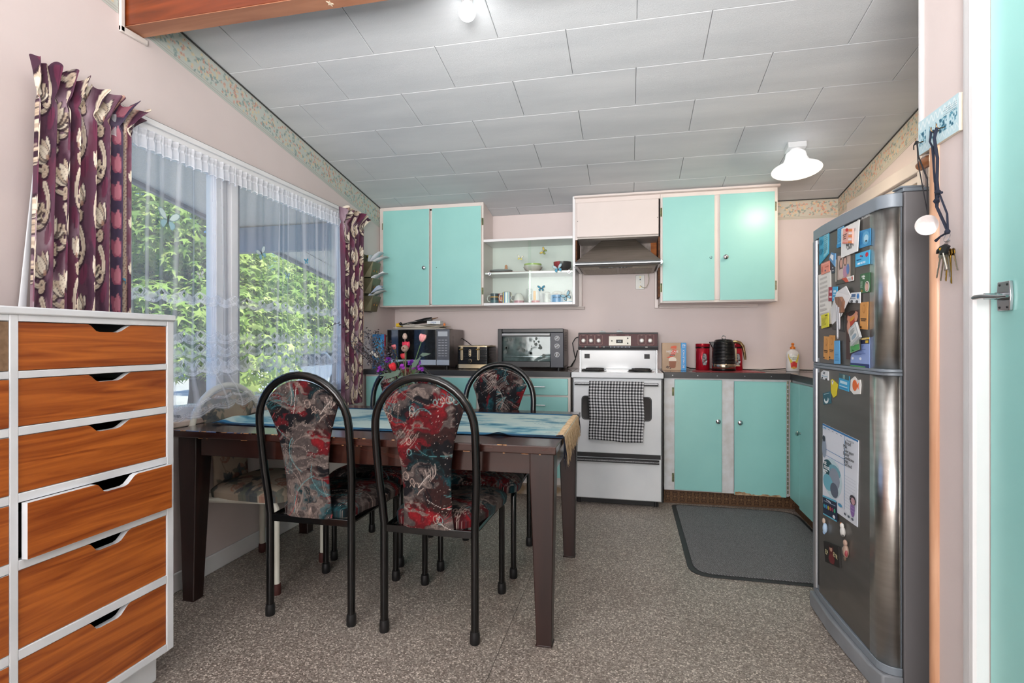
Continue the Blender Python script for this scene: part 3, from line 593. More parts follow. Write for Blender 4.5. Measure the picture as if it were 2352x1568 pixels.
yy = np.mgrid[0:300, 0:900][0]; e_ = np.minimum(yy, 299 - yy); cv.blend(np.clip((26 - e_) / 3, 0, 1), '#2f6f93')
cv.blend(np.clip((20 - e_) / 2, 0, 1) * np.clip((vnoise(300, 900, 60, 9, 4, sx=.6, sy=3) - .5) * 12, 0, 1), '#142c44'); cv.blend(np.clip((6 - e_) / 2, 0, 1) * .8, '#16344e')
ru = thing('table_runner', 'blue and cream woven table runner with cream fringe laid along the table', 'table runner', (-1.1, 2.44, .772))
nu, nv = 620, 130; u = np.linspace(0, 1, nu); v = np.linspace(0, 1, nv); U, V = np.meshgrid(u, v, indexing='ij')
X_ = -1.93 + (1.93 - .262) * U; Y_ = 2.105 + .685 * V; Z_ = .7745 + .0018 * (vnoise(nu, nv, 22, 3, 3) - .3)
Z_ += .012 * np.exp(-((V - .0) / .02) ** 2 - ((X_ + .53) / .035) ** 2)
Z_ += .020 * np.exp(-((X_ + 1.90) / .035) ** 2) * (.4 + .6 * np.sin(V * 9) ** 2)
Y_ += .004 * np.sin(X_ * 9) 
hang = np.clip((X_ - (tx1 - .006)) / .01, 0, 1)
P('cloth', gridmb(np.stack([X_, Y_, Z_], -1), cv.samp(U * .98 + .01, V * .98 + .01)), vmat('woven_runner', .9, bump=.4, bs=700), ru, solid=.0016, smooth=60)
FR = mat('cream_fringe', '#cdb493', .9, c2='#b09470', scale=70); mb = MB(); rr = random.Random(5); mbd = MB()
for k in range(230):
    y = 2.115 + .66 * (k + rr.random()) / 230; dark = y < 2.145 or y > 2.745
    x0 = -.285 + rr.uniform(-.01, .004); l = rr.uniform(.075, .125) * (1.05 if y < 2.4 else .9); dx = rr.uniform(.006, .02); dy = rr.uniform(-.012, .012)
    pts = [(x0, y, .778), (tx1 - .002, y + dy * .2, .7795), (tx1 + .006, y + dy * .4, .771), (tx1 + dx * .7, y + dy * .7, .771 - l * .5), (tx1 + dx + rr.uniform(-.004, .004), y + dy, .771 - l)]
    (mbd if dark else mb).tube(pts, [.0010, .0012, .0012, .0011, .0006], 4)
P('fringe', mb, FR, ru, kind='stuff', label='cream knotted cotton fringe'); P('dark_fringe', mbd, flat('#141a2a', .9), ru, kind='stuff', label='navy threads at both ends of the fringe')

# ================================================================== chairs
N_ = 900; cv = Canvas(N_, N_, '#101018'); yy, xx = np.mgrid[0:N_, 0:N_]
w1, w2 = (vnoise(N_, N_, 150, 36, 4) - .5) * 300, (vnoise(N_, N_, 150, 37, 4) - .5) * 300
def wn(cell, seed, **k): q = vnoise(N_, N_, cell, seed, 5, **k); return q[(yy + w1).astype(int) % N_, (xx + w2).astype(int) % N_]
a1, a2, a3, a4 = wn(150, 31), wn(120, 32), wn(130, 33), wn(110, 34); rip = wn(26, 35, sx=.4, sy=2.2); fine = vnoise(N_, N_, 7, 38, 3)
cv.blend(np.clip((a3 - .52) * 22, 0, 1) * .95, '#0f3a42'); cv.blend(np.clip((a4 - .54) * 22, 0, 1) * .95, '#3a1d1b'); cv.blend(np.clip((a1 - .575) * 24, 0, 1) * .95, '#5f5452'); cv.blend(np.clip((a2 - .55) * 24, 0, 1), '#6d0f1a')
cv.blend(np.clip((a2 - .63) * 18, 0, 1) * .8, '#9c1822'); cv.blend(np.clip((rip - .55) * 14, 0, 1) * .6, '#0a090c'); cv.blend(np.clip((rip - .52) * 12, 0, 1) * np.clip((a1 - .54) * 20, 0, 1) * .7, '#9d8d86'); cv.blend(np.clip((a3 - .6) * 18, 0, 1) * (rip > .5) * .7, '#1d6069')
cv.a *= (.36 + .52 * fine)[..., None]
rr = random.Random(12)
def wander(x, y, a, L_, bend, n_=16):
    pts = []
    for t in range(n_): pts.append((x, y)); a += bend / n_; x += math.cos(a) * L_ / n_; y += math.sin(a) * L_ / n_
    return pts
for k in range(64):     # single and double chalky lines
    pts = wander(rr.uniform(0, N_), rr.uniform(0, N_), rr.uniform(0, 6.3), rr.uniform(70, 260), rr.uniform(-2.6, 2.6)); c = rr.choice(['#cdb8ac', '#cdb8ac', '#5b979b', '#b8474a', '#94827a', '#ddd3cc']); cv.stroke(pts, rr.uniform(1.5, 3.2), c, rr.uniform(.5, .85))
    if rr.random() < .5: cv.stroke([(p[0] + 8, p[1] + 6) for p in pts], 1.6, c, .55)
for k in range(26):     # bundles of parallel brush strokes
    x, y, a, L_, b_ = rr.uniform(0, N_), rr.uniform(0, N_), rr.uniform(0, 6.3), rr.uniform(70, 150), rr.uniform(-1.6, 1.6); c = rr.choice(['#8b7d77', '#a89890', '#3f7c82', '#8e2530', '#c4b3aa'])
    for j in range(rr.randint(6, 11)): cv.stroke(wander(x - math.sin(a) * j * 6 + rr.uniform(-3, 3), y + math.cos(a) * j * 6 + rr.uniform(-8, 8), a + rr.uniform(-.06, .06), L_ * rr.uniform(.6, 1), b_, 9), rr.uniform(1.2, 2.6), c, rr.uniform(.35, .7))
for k in range(16):     # clusters of little rings
    x, y = rr.uniform(0, N_), rr.uniform(0, N_)
    for j in range(rr.randint(3, 8)): a = rr.uniform(9, 17); q = (x + rr.uniform(-55, 55), y + rr.uniform(-30, 30)); cv.stroke([(q[0] + a * .75 * math.cos(t), q[1] + a * math.sin(t)) for t in np.linspace(0, 6.3, 14)], 2.2, rr.choice(['#bda599', '#7fb0b0', '#c9b3a6']), .75)
for k in range(16):     # feathery sprays
    x, y, a = rr.uniform(0, N_), rr.uniform(0, N_), rr.uniform(0, 6.3)
    for j in range(8): b_ = a + (j - 3.5) * .12; L_ = rr.uniform(80, 160); cv.stroke([(x, y), (x + math.cos(b_) * L_ * .5, y + math.sin(b_) * L_ * .5 + 5), (x + math.cos(b_ + .2) * L_, y + math.sin(b_ + .2) * L_)], 1.8, rr.choice(['#bfa79a', '#5f9a9d', '#9b8880']), .6)
for k in range(2600): x, y = rr.uniform(0, N_), rr.uniform(0, N_); cv.ell(x, y, 1.0, 1.0, 0, rr.choice(['#cdb9ad', '#d9cdc6', '#a08d84']), .8 if a3[int(y), int(x)] < .52 else .3, 1)
FAB_DARK = cv
cv = Canvas(420, 420, '#b3a592')
cv.blend(np.clip((vnoise(420, 420, 90, 41, 4) - .5) * 6, 0, 1) * .5, '#9c8f7e'); rr = random.Random(6)
for k in range(190):
    x, y = rr.uniform(0, 420), rr.uniform(0, 420); t_ = rr.random()
    if t_ < .45:
        for j in range(5): cv.leaf(x, y, rr.uniform(16, 30), 6, j * 1.25 + rr.random(), rr.choice(['#4d5457', '#5a6163', '#6b6f66']), .85)
    elif t_ < .8:
        for j in range(4): cv.stroke([(x + (14 - 3 * j) * math.cos(t), y + (12 - 3 * j) * math.sin(t)) for t in np.linspace(j, j + 5, 12)], 2.4, rr.choice(['#8f5a4c', '#a06c58', '#7b4a44']), .7)
    else: cv.stroke([(x, y), (x + rr.uniform(-30, 30), y + 20), (x + rr.uniform(-30, 30), y + 50)], 1.6, '#6d5f50', .7)
FAB_FLORAL = cv

def make_chair(name, label, wr, wf, dep, H, zseat, tubem, cvs, fabm, foot, r=.016, lean=.075, seed=0, zarc=None, padw=1.0, group=None):
    """origin between the rear feet, the sitter faces +y"""
    c = thing(name, label, 'chair', group=group)
    ra = wr + .015; zc = zarc or (H - r - ra)
    def ly(z): return -lean * max(0, (z - zseat + .02) / (H - zseat)) ** 1.15
    path = []
    for z in (.03, .2, zseat - .09, zseat - .02, zseat + .06, zseat + .16, (zseat + .16 + zc) / 2, zc): w = wr + (ra - wr) * min(1, max(0, (z - zseat) / .2)); path.append((w, z))
    arc = [(ra * math.cos(t), zc + (H - r - zc) * math.sin(t)) for t in np.linspace(0, math.pi, 19)]
    pts = [(w, ly(z), z) for w, z in path] + [(x, ly(z), z) for x, z in arc[1:-1]] + [(-w, ly(z), z) for w, z in path[::-1]]
    mb = MB(); mb.tube(pts, r, 12); P('back_frame', mb, tubem, c, local=True, smooth=60)
    mb = MB(); mb.box(-wr + .012, -.008, zseat - .052, wr - .012, .008, zseat - .022); P('crossbar', mb, tubem, c, local=True, bev=.002)
    for s in (-1, 1):
        mb = MB(); mb.tube([(s * wf, dep, .03), (s * wf, dep, zseat - .06), (s * wf, dep - .01, zseat - .04), (s * (wf - .002), dep - .03, zseat - .03)], r * .88, 10); P('leg', mb, tubem, c, local=True, smooth=60)
        mb = MB(); mb.tube([(s * (wr - .01), .0, zseat - .036), (s * wf, dep - .02, zseat - .032)], r * .75, 8); P('side_rail', mb, tubem, c, local=True)
        for (x, y) in ((s * wf, dep), (s * wr, ly(.02))):
            mb = MB(); mb.lathe([(r * 1.12, 0), (r * 1.25, .004), (r * 1.25, .03), (r * 1.12, .048), (r * .9, .05)], (x, y, 0), 14); P('foot_cap', mb, foot, c, local=True)
    mb = MB(); mb.tube([(-wf, dep - .02, zseat - .035), (wf, dep - .02, zseat - .035)], r * .75, 8); P('front_rail', mb, tubem, c, local=True)
    # seat cushion
    nu, nv = 110, 110; U, V = np.meshgrid(np.linspace(-1, 1, nu), np.linspace(-1, 1, nv), indexing='ij')
    def seatsurf(U, V, top):
        k = np.maximum(abs(U), abs(V)); n_ = (abs(U) ** 5 + abs(V) ** 5) ** .2; sc = np.where(n_ > 1e-6, k / np.maximum(n_, 1e-6), 1)
        hw = (wr - .018) + (wf + .045 - (wr - .018)) * ((V * sc + 1) / 2); x = U * sc * hw; y = .012 + (dep + .05) * (V * sc + 1) / 2
        ed = np.clip(1 - k, 0, 1); z = zseat + (.032 * (1 - np.exp(-ed * 9)) + .012 * ed) if top else zseat - .03 + 0 * ed
        z = z + .0 * x; return np.stack([x, y, z], -1)
    Pt = seatsurf(U, V, True); off = seed * .137
    col = cvs.samp(Pt[..., 0] * 1.1 + off, Pt[..., 1] * 1.1 + off * 1.7); mb = gridmb(Pt, col)
    o_idx = [i * nv for i in range(nu)] + [(nu - 1) * nv + j for j in range(1, nv)] + [i * nv + nv - 1 for i in range(nu - 2, -1, -1)] + [j for j in range(nv - 2, 0, -1)]
    b = len(mb.v); mb.v += [(mb.v[i][0] * .985, mb.v[i][1] * .99 + .003, zseat - .028) for i in o_idx]; m_ = len(o_idx)
    mb.f += [(o_idx[k], o_idx[(k + 1) % m_], b + (k + 1) % m_, b + k) for k in range(m_)] + [tuple(b + k for k in range(m_))[::-1]]; mb.mi = [0] * len(mb.f)
    mb.col = np.vstack([mb.col, mb.col[o_idx]]); P('seat', mb, fabm, c, local=True, smooth=50)
    # back pad: keyhole outline
    nu, nv = 100, 180; z0 = zseat - .03; z1 = zc + (H - r - zc) - r - .006
    ws = [(0, .106), (.10, .100), (.28, .098), (.45, .104), (.60, .118), (.72, .140), (.80, .158), (.835, .166)]
    def half(t):
        z = z0 + (z1 - z0) * t; arcw = ra - r - .006; d = (z - zc) / (z1 - zc); circ = arcw * math.sqrt(max(0, 1 - d * d)) if d > 0 else arcw
        return min(np.interp(t, [a for a, _ in ws], [b_ * padw for _, b_ in ws]), circ) if t < .9 else circ
    ts = 1 - (1 - np.linspace(0, 1, nv)) ** 1.0; hv = np.array([half(t) for t in ts]); U, T_ = np.meshgrid(np.linspace(-1, 1, nu), ts, indexing='ij')
    Zb = z0 + (z1 - z0) * T_; Xb = U * hv[None, :]; bulge = .016 * (1 - np.abs(U) ** 6) * np.clip(np.minimum(T_, 1 - T_) * 25, 0, 1) ** .5
    Lb = np.vectorize(ly)(Zb); fr_ = np.stack([Xb, Lb + .004 + bulge, Zb], -1); bk = np.stack([Xb, Lb - .004 - bulge * .8, Zb], -1)
    cf = cvs.samp(Xb * 1.15 + .3 + off, Zb * 1.15 + off * 2.3); A_ = gridmb(fr_, cf); B_ = gridmb(bk, cf); mb = MB(); mb.v = A_.v + B_.v
    nb = len(A_.v); mb.f = [f[::-1] for f in A_.f] + [tuple(i + nb for i in f) for f in B_.f]
    rim = [i * nv for i in range(nu)] + [(nu - 1) * nv + j for j in range(1, nv)] + [i * nv + nv - 1 for i in range(nu - 2, -1, -1)] + [j for j in range(nv - 2, 0, -1)]; m_ = len(rim)
    mb.f += [(rim[k], rim[(k + 1) % m_], nb + rim[(k + 1) % m_], nb + rim[k]) for k in range(m_)]; mb.mi = [0] * len(mb.f); mb.col = np.vstack([A_.col, B_.col])
    P('backrest', mb, fabm, c, local=True, smooth=60)
    return c
TUBE = flat('#050506', .2, 0, coat=.2); RUB = flat('#101012', .45)
FD = vmat('dark_swirl_velour', .85, bump=.5, bs=900); FF = vmat('faded_floral_cloth', .9, bump=.4, bs=700)
def dk(label, x, y, rz, seed):
    c = make_chair('dining_chair', label, .19, .19, .42, 1.043, .455, TUBE, FAB_DARK, FD, RUB, seed=seed, group='black tubular dining chairs'); c.location = (x, y, 0); c.rotation_euler = (0, 0, rz); return c
dk('black tube dining chair on the near side, standing beside the cream floral chair', -1.303, 1.955, R(0), 0)
dk('black tube dining chair with dark swirl fabric, on the near side by the table corner', -.771, 1.942, R(-.5), 1)
dk('black tube dining chair on the far side, behind the flower arrangement', -1.348, 2.945, R(180), 2)
dk('black tube dining chair on the far side whose taupe back hides the toaster foot', -.748, 2.945, R(180), 5)
wc = make_chair('dining_chair', 'cream tube dining chair with faded floral cloth at the window end of the table', .228, .185, .40, .955, .455, mat('chipped_cream_enamel', '#dcdbcf', .3, scale=6, c2='#cfcdc0'), FAB_FLORAL, FF, flat('#4a2420', .6), lean=.03, seed=3, r=.0155, padw=1.15)
wc.location = (-1.985, 2.305, 0); wc.rotation_euler = (0, 0, R(-90))

# ================================================================== floor mat
mt = thing('floor_mat', 'charcoal ribbed floor mat with rounded corners in front of the sink cupboards', 'mat', (.75, 3.3, 0))
def rpoly(c, rads, n=6):
    out = []; m_ = len(c)
    for i in range(m_):
        p, q, s = Vector(c[i - 1]), Vector(c[i]), Vector(c[(i + 1) % m_]); a, b_ = (p - q).normalized(), (s - q).normalized(); r_ = rads[i]
        for k in range(n + 1): t = k / n; out.append(tuple((q + a * r_) * (1 - t) ** 2 + q * 2 * t * (1 - t) + (q + b_ * r_) * t * t))
    return out
oc = [(.29, 3.90), (1.10, 3.90), (1.10, 2.735), (.292, 2.735)]
mb = MB(); mb.prism(rpoly(oc, [.05, .14, .12, .12]), 'z', 0.0005, .004); P('rubber_edge', mb, flat('#2c2d2f', .6), mt, smooth=0)
ic = [(.318, 3.875), (1.08, 3.875), (1.08, 2.765), (.320, 2.765)]
m, n, b = nodes('ribbed_mat'); L = n.links.new
t = n.nodes.new('ShaderNodeTexCoord'); wv = n.nodes.new('ShaderNodeTexWave'); wv.inputs['Scale'].default_value = 45; wv.inputs['Distortion'].default_value = 3; wv.inputs['Detail Scale'].default_value = 6; wv.bands_direction = 'DIAGONAL'
L(t.outputs['Object'], wv.inputs['Vector']); nz = n.nodes.new('ShaderNodeTexNoise'); nz.inputs['Scale'].default_value = 260; L(t.outputs['Object'], nz.inputs['Vector'])
ad = n.nodes.new('ShaderNodeMath'); ad.operation = 'MULTIPLY'; L(wv.outputs['Fac'], ad.inputs[0]); L(nz.outputs['Fac'], ad.inputs[1])
r = n.nodes.new('ShaderNodeValToRGB'); r.color_ramp.elements[0].position = .1; r.color_ramp.elements[1].position = .6; r.color_ramp.elements[0].color = lin('#4c4c4e'); r.color_ramp.elements[1].color = lin('#98999b')
L(ad.outputs[0], r.inputs[0]); L(r.outputs[0], b.inputs['Base Color']); b.inputs['Roughness'].default_value = .95
bp = n.nodes.new('ShaderNodeBump'); bp.inputs['Strength'].default_value = .6; bp.inputs['Distance'].default_value = .004; L(ad.outputs[0], bp.inputs['Height']); L(bp.outputs[0], b.inputs['Normal'])
mb = MB(); mb.prism(rpoly(ic, [.04, .13, .11, .11]), 'z', .0041, .009); P('pile', mb, m, mt, smooth=0, bev=.003)
# ================================================================== patterned curtains
cv = Canvas(900, 700, '#5b3a4c')
a1, a2, a3 = vnoise(900, 700, 110, 51, 5, sx=1.4, sy=.8), vnoise(900, 700, 60, 52, 5, sx=1.5, sy=.7), vnoise(900, 700, 90, 53, 4)
cv.blend(np.clip((a1 - .47) * 8, 0, 1) * .8, '#8f7683'); cv.blend(np.clip((a2 - .50) * 9, 0, 1) * .75, '#41263a'); cv.blend(np.clip((a3 - .56) * 10, 0, 1) * .6, '#6b3347'); cv.blend(np.clip((a1 - .60) * 9, 0, 1) * .6, '#b29dA6')
rr = random.Random(9)
def curl(x, y, a, L_, bend, w0, c='#ddd0bd', n_=18):
    pts = []
    for t in np.linspace(0, 1, n_): pts.append((x, y)); a += bend / n_ * (1 + t * 1.6); x += math.cos(a) * L_ / n_; y += math.sin(a) * L_ / n_
    ws = [w0 * (1 - .7 * t) + 2 for t in np.linspace(0, 1, n_)]
    cv.stroke([(p[0] + 3, p[1] + 3) for p in pts], [w + 4 for w in ws], '#2e1a28', .85); cv.stroke(pts, ws, c, 1); cv.stroke([(p[0] + 1.5, p[1] + 1.5) for p in pts], [w * .3 for w in ws], '#a8917e', .7); return pts
def lily(x, y, a, s):
    for j in (-1.1, 1.1, -.55, .55, 0): cv.leaf(x + 3, y + 3, s * 1.1, s * .30, a + j * .8, '#2e1a28', .85); cv.leaf(x, y, s, s * .25, a + j * .8, '#e9dfcd' if abs(j) != .55 else '#cdbba6', 1); cv.stroke([(x, y), (x + math.cos(a + j * .8) * s * .7, y + math.sin(a + j * .8) * s * .7)], 1.5, '#a58c7a', .8)
    cv.ell(x, y, s * .14, s * .14, 0, '#a98471', .8)
for q, cx in enumerate((62, 178, 298, 418)):       # climbing scroll stems
    y = -60 + q * 37
    while y < 930:
        s = 1 if int((y + 60) / 120) % 2 else -1; x = cx + s * 20
        curl(x, y, math.pi / 2 - s * .7, 150, s * 1.7, 15); curl(x - s * 6, y + 44, math.pi / 2 + s * 1.1, 95, -s * 4.2, 12, '#d5c5b0'); lily(cx - s * 28, y + 62, -math.pi / 2 + s * .7 + rr.uniform(-.3, .3), 44 + rr.uniform(-6, 8)); curl(cx - s * 14, y + 100, -s * .2 + (math.pi if s > 0 else 0), 62, s * 4.4, 10, '#cbb9a4'); cv.ell(cx + s * 38, y + 100, 13, 26, s * .4, '#6e2f4a', .75); cv.stroke([(cx + s * 38, y + 78), (cx + s * 40, y + 124)], 2, '#371c30', .8); y += 120
for x0, x1 in ((512, 600),):
    m_ = np.zeros((900, 700)); m_[:, x0:x1] = 1; cv.blend(m_ * .9, '#3b334b'); y = -20
    while y < 930:
        lx = (x0 + x1) / 2
        for j in (-.6, .6, 0): cv.leaf(lx, y + 46, 46, 15, -math.pi / 2 + j, '#8f4d62' if j else '#b37280', 1)
        cv.stroke([(lx, y + 44), (lx, y + 62)], 3, '#5a2840'); y += 66
for xb_ in (500, 612, 8, 690):
    m_ = np.zeros((900, 700)); m_[:, max(0, xb_ - 10):xb_ + 10] = 1; cv.blend(m_, '#b58e82')
    for y in range(-10, 920, 19): cv.leaf(xb_ - 8, y + 15, 25, 8, -.9, '#dccab5', 1); cv.stroke([(xb_ - 9, y + 18), (xb_ + 9, y - 2)], 1.8, '#6d4a48', .8)
    cv.stroke([(xb_ - 12, 0), (xb_ - 12, 900)], 2.5, '#2b1b24'); cv.stroke([(xb_ + 12, 0), (xb_ + 12, 900)], 2.5, '#2b1b24')
for y in range(0, 930, 110): curl(655, y + 60, -1.4, 90, 2.6, 11); lily(650, y + 20, -math.pi / 2, 30)
CURT = cv
CM = vmat('printed_curtain_cotton', .75, bump=.15, bs=300)
def curtain(name, label, y0t, y1t, y0b, y1b, zt, zb, npl, u0, u1, seed, nu=300, nv=520, xo=.075, flare=.05):
    c = thing(name, label, 'curtain', (XL + xo, (y0t + y1t) / 2, zb))
    U, V = np.meshgrid(np.linspace(0, 1, nu), np.linspace(0, 1, nv), indexing='ij'); r_ = np.random.default_rng(seed); ph = r_.uniform(0, 6, 5)
    warp = U + .018 * np.sin(U * 11 + ph[0]) + .012 * np.sin(U * 23 + ph[1]); fold = np.sin(warp * npl * 2 * np.pi + ph[2] + .5 * np.sin(V * 3 + ph[3]))
    amp = .015 + .006 * V; Z = zb + (zt - zb) * V
    head = np.clip((Z - (zt - .10)) / .10, 0, 1)      # gathered heading above the tape
    y0 = y0b + (y0t - y0b) * V; y1 = y1b + (y1t - y1b) * V; wide = 1 + .10 * head
    Y = (y0 + y1) / 2 + (U - .5) * (y1 - y0) * wide + .007 * np.cos(warp * npl * 2 * np.pi + ph[2]) * (1 - head * .2)
    Y = np.where(head > 0, Y + flare * head ** 2 * (U - .35), Y)
    X = XL + xo + fold * amp * (1 - .75 * np.exp(-((Z - (zt - .10)) / .018) ** 2)) + .028 * head ** 1.3 * (1 + .8 * np.sin(U * npl * 9 + ph[4]))
    Z = Z + head * (.009 * np.sin(U * npl * 7.3 + ph[1]) + .005 * np.sin(U * npl * 15 + ph[0])) - .03 * head * (U > .9) * (U - .9) * 10
    X = np.maximum(X, XL + .045)
    uu = u0 + (u1 - u0) * (U + .02 * fold); col = CURT.samp(uu, (Z - zb) * .66)
    P('fabric', gridmb(np.stack([X, Y, Z], -1), col), CM, c, solid=.0016, smooth=70)
    # pale lining edge on the wall side
    mb = MB(); e_ = [(XL + .014, y0b - .015), (XL + .03, y0b + .005)]
    mb.add([(XL + .018, y0b - .028, zb), (XL + .04, y0b + .004, zb), (XL + .034, y0t + .03, zt - .35), (XL + .030, y0t + .026, zt - .35)], [(0, 1, 2, 3)])
    P('lining', mb, flat('#dfe3e8', .8), c, solid=.001)
    return c
curtain('curtain', 'wide plum curtain printed with cream scroll leaves, beside the chest of drawers', 1.395, 1.76, 1.355, 1.765, 2.12, .70, 7.5, .02, .99, 1)
curtain('curtain', 'narrow plum curtain printed with cream scroll leaves, beside the letter rack', 3.33, 3.66, 3.335, 3.635, 2.105, .705, 5.0, .52, .02, 4, nu=200, xo=.085)
rod = thing('curtain_track', 'thin white curtain track above the window', 'curtain track', (XL + .05, 2.5, 2.06))
mb = MB(); mb.tube([(XL + .048, 1.56, 2.055), (XL + .048, 3.62, 2.055)], .0035, 8); P('track', mb, WHITE, rod)
for y in (1.58, 3.60): P('bracket', bx(XL + .021, y - .008, 2.045, XL + .05, y + .008, 2.062), WHITE, rod)

# ================================================================== sheer lace net curtain
nt_ = thing('net_curtain', 'sheer white net curtain with scalloped lace bands over the whole window', 'net curtain', (XL + .04, 2.55, .8))
m, n, b = nodes('sheer_net'); L = n.links.new
at = n.nodes.new('ShaderNodeAttribute'); at.attribute_name = 'Col'; tr = n.nodes.new('ShaderNodeBsdfTransparent'); di = n.nodes.new('ShaderNodeBsdfDiffuse'); tl = n.nodes.new('ShaderNodeBsdfTranslucent')
di.inputs[0].default_value = (.86, .87, .90, 1); tl.inputs[0].default_value = (.80, .82, .86, 1); m1 = n.nodes.new('ShaderNodeMixShader'); m1.inputs[0].default_value = .38; L(di.outputs[0], m1.inputs[1]); L(tl.outputs[0], m1.inputs[2])
m2 = n.nodes.new('ShaderNodeMixShader'); sep = n.nodes.new('ShaderNodeSeparateColor'); L(at.outputs['Color'], sep.inputs[0]); L(sep.outputs[0], m2.inputs[0]); L(tr.outputs[0], m2.inputs[1]); L(m1.outputs[0], m2.inputs[2])
L(m2.outputs[0], n.nodes['Material Output'].inputs['Surface']); NET = m
y0n, y1n = 1.58, 3.45; nu, nv = 900, 480; Y, Z = np.meshgrid(np.linspace(y0n, y1n, nu), np.linspace(.775, 2.04, nv), indexing='ij')
S = .107; ph = np.mod(Y / S, 1); ab = np.abs(ph - .5) * 2          # 0 at scallop centre, 1 at cusp
al = np.full_like(Y, .27)
def scal(z0, dep, thick, a, S_=S, sh=0):
    p_ = np.abs(np.mod(Y / S_ + sh, 1) - .5) * 2; zz = z0 + dep * p_ ** 1.7; return np.clip(1 - np.abs(Z - zz) / thick, 0, 1) * a
def rings(zc, k, a, rad=.006):
    p_ = np.mod(Y / (S / k), 1) - .5; d = np.hypot(p_ * S / k, Z - zc); return np.clip(1 - np.abs(d - rad) / .0028, 0, 1) * a
def diamonds(zc, hh, a, sh=.5):
    p_ = np.abs(np.mod(Y / S + sh, 1) - .5) * 2; d = np.abs(p_ * 1.9) + np.abs((Z - zc) / hh)
    return np.clip(1 - np.abs(d - 1) * 7, 0, 1) * a + (np.clip(1 - np.abs(d - .55) * 8, 0, 1) * a * .7)
def band(zt, zb, hem=True, dense=.30):
    mid = (zt + zb) / 2; up = np.abs(np.mod(Y / S + .5, 1) - .5) * 2; top = zt - .028 * up; bot = zb + .018 * ab ** 1.7
    inside = ((Z < top) & (Z > bot)).astype(float); nz_ = vnoise(nu, nv, 7, 61, 2); o = inside * (dense * (.55 + .9 * (nz_ > .48)))
    o += scal(zb, .018, .0032, .42) + scal(zb + .010, .018, .0022, .3) + inside * diamonds(mid + .012, .036, .45)
    o += np.clip(1 - np.abs(Z - top) / .0030, 0, 1) * .35
    p2 = np.mod(Y / (S / 7), 1) - .5; o += np.clip(1 - np.abs(np.hypot(p2 * S / 7, Z - (bot + .008)) - .0045) / .0022, 0, 1) * .4
    hole = (np.abs(np.mod(Y / S + .5, 1) - .5) * 2 * 1.9 + np.abs((Z - mid - .012) / .036)) < .42; return np.where(hole, -.12, o)
al += band(1.40, 1.335) + band(1.215, 1.15, dense=.22) + band(1.15, 1.085, dense=.22) + band(1.085, 1.0)
al += scal(.985, .018, .002, .25) + band(.875, .842, dense=.15) * .6 + scal(.79, .02, .0035, .45) + scal(.80, .02, .003, .3) + rings(.815, 5, .25)
rr = np.random.default_rng(10)
for yf in (1.555, 1.62, 1.742, 1.79, 1.86, 1.93, 2.0, 2.09, 2.20, 2.28, 2.60, 2.70, 2.755, 2.80, 2.86, 2.93, 2.965, 3.01, 3.06, 3.085, 3.12, 3.18, 3.205, 3.24, 3.30, 3.36, 3.40):
    w_ = rr.uniform(.004, .013) * (1.3 if yf > 3.2 else 1); drift = .012 * np.sin((Z - 1.2) * 2 + yf * 9); k = np.clip(1 - np.abs(Y - yf - drift) / w_, 0, 1); al += k ** .5 * rr.uniform(.08, .34)
al += np.clip((Y - 3.24) / .12, 0, 1) * .22 + np.clip((1.60 - Y) / .1, 0, 1) * .2
al = np.where(Z < np.minimum(.785 + .02 * ab ** 1.7, 9), np.where(Z < .782 + .02 * ab ** 1.7, 0, al), al); al = np.clip(al, 0, .95)
X = XL + .045 + .010 * np.sin(Y * 38 + .6 * np.sin(Z * 3)) * (.35 + .65 * np.clip((Z - .8) / 1.2, 0, 1)) + .004 * np.sin(Y * 91)
drape = np.exp(-((Y - 2.30) / .22) ** 4) * np.clip((1.04 - Z) / .12, 0, 1); X = X + drape * (.060 + .045 * np.clip((.93 - Z) / .12, 0, 1)); Zd = Z + drape * .055 * np.clip((1.02 - Z) / .2, 0, 1)
drape2 = np.clip((Y - 2.9) / .3, 0, 1) * np.clip((1.0 - Z) / .2, 0, 1); Zd = Zd + drape2 * .035
P('lace_net', gridmb(np.stack([X, Y, Zd], -1), np.repeat(al[..., None], 3, -1)), NET, nt_, smooth=80)
# gathered heading frill
nu2, nv2 = 900, 26; Y, V = np.meshgrid(np.linspace(1.56, 3.47, nu2), np.linspace(0, 1, nv2), indexing='ij'); fq = Y / .043 * 2 * np.pi + .8 * np.sin(Y * 13)
X = XL + .060 + .010 * np.sin(fq) * (1 - .55 * np.exp(-((V - .62) / .12) ** 2)) + .004 * np.sin(fq * 2.3); Zf = 1.975 + .088 * V + .006 * np.cos(fq) * (1 - V)
af = np.clip(.62 + .10 * np.sin(fq * .5) + .12 * (V > .9) + .25 * np.exp(-((V - .62) / .04) ** 2) + .2 * (V < .06), 0, .95)
P('heading_frill', gridmb(np.stack([X, Y, Zf], -1), np.repeat(af[..., None], 3, -1)), NET, nt_, smooth=80)

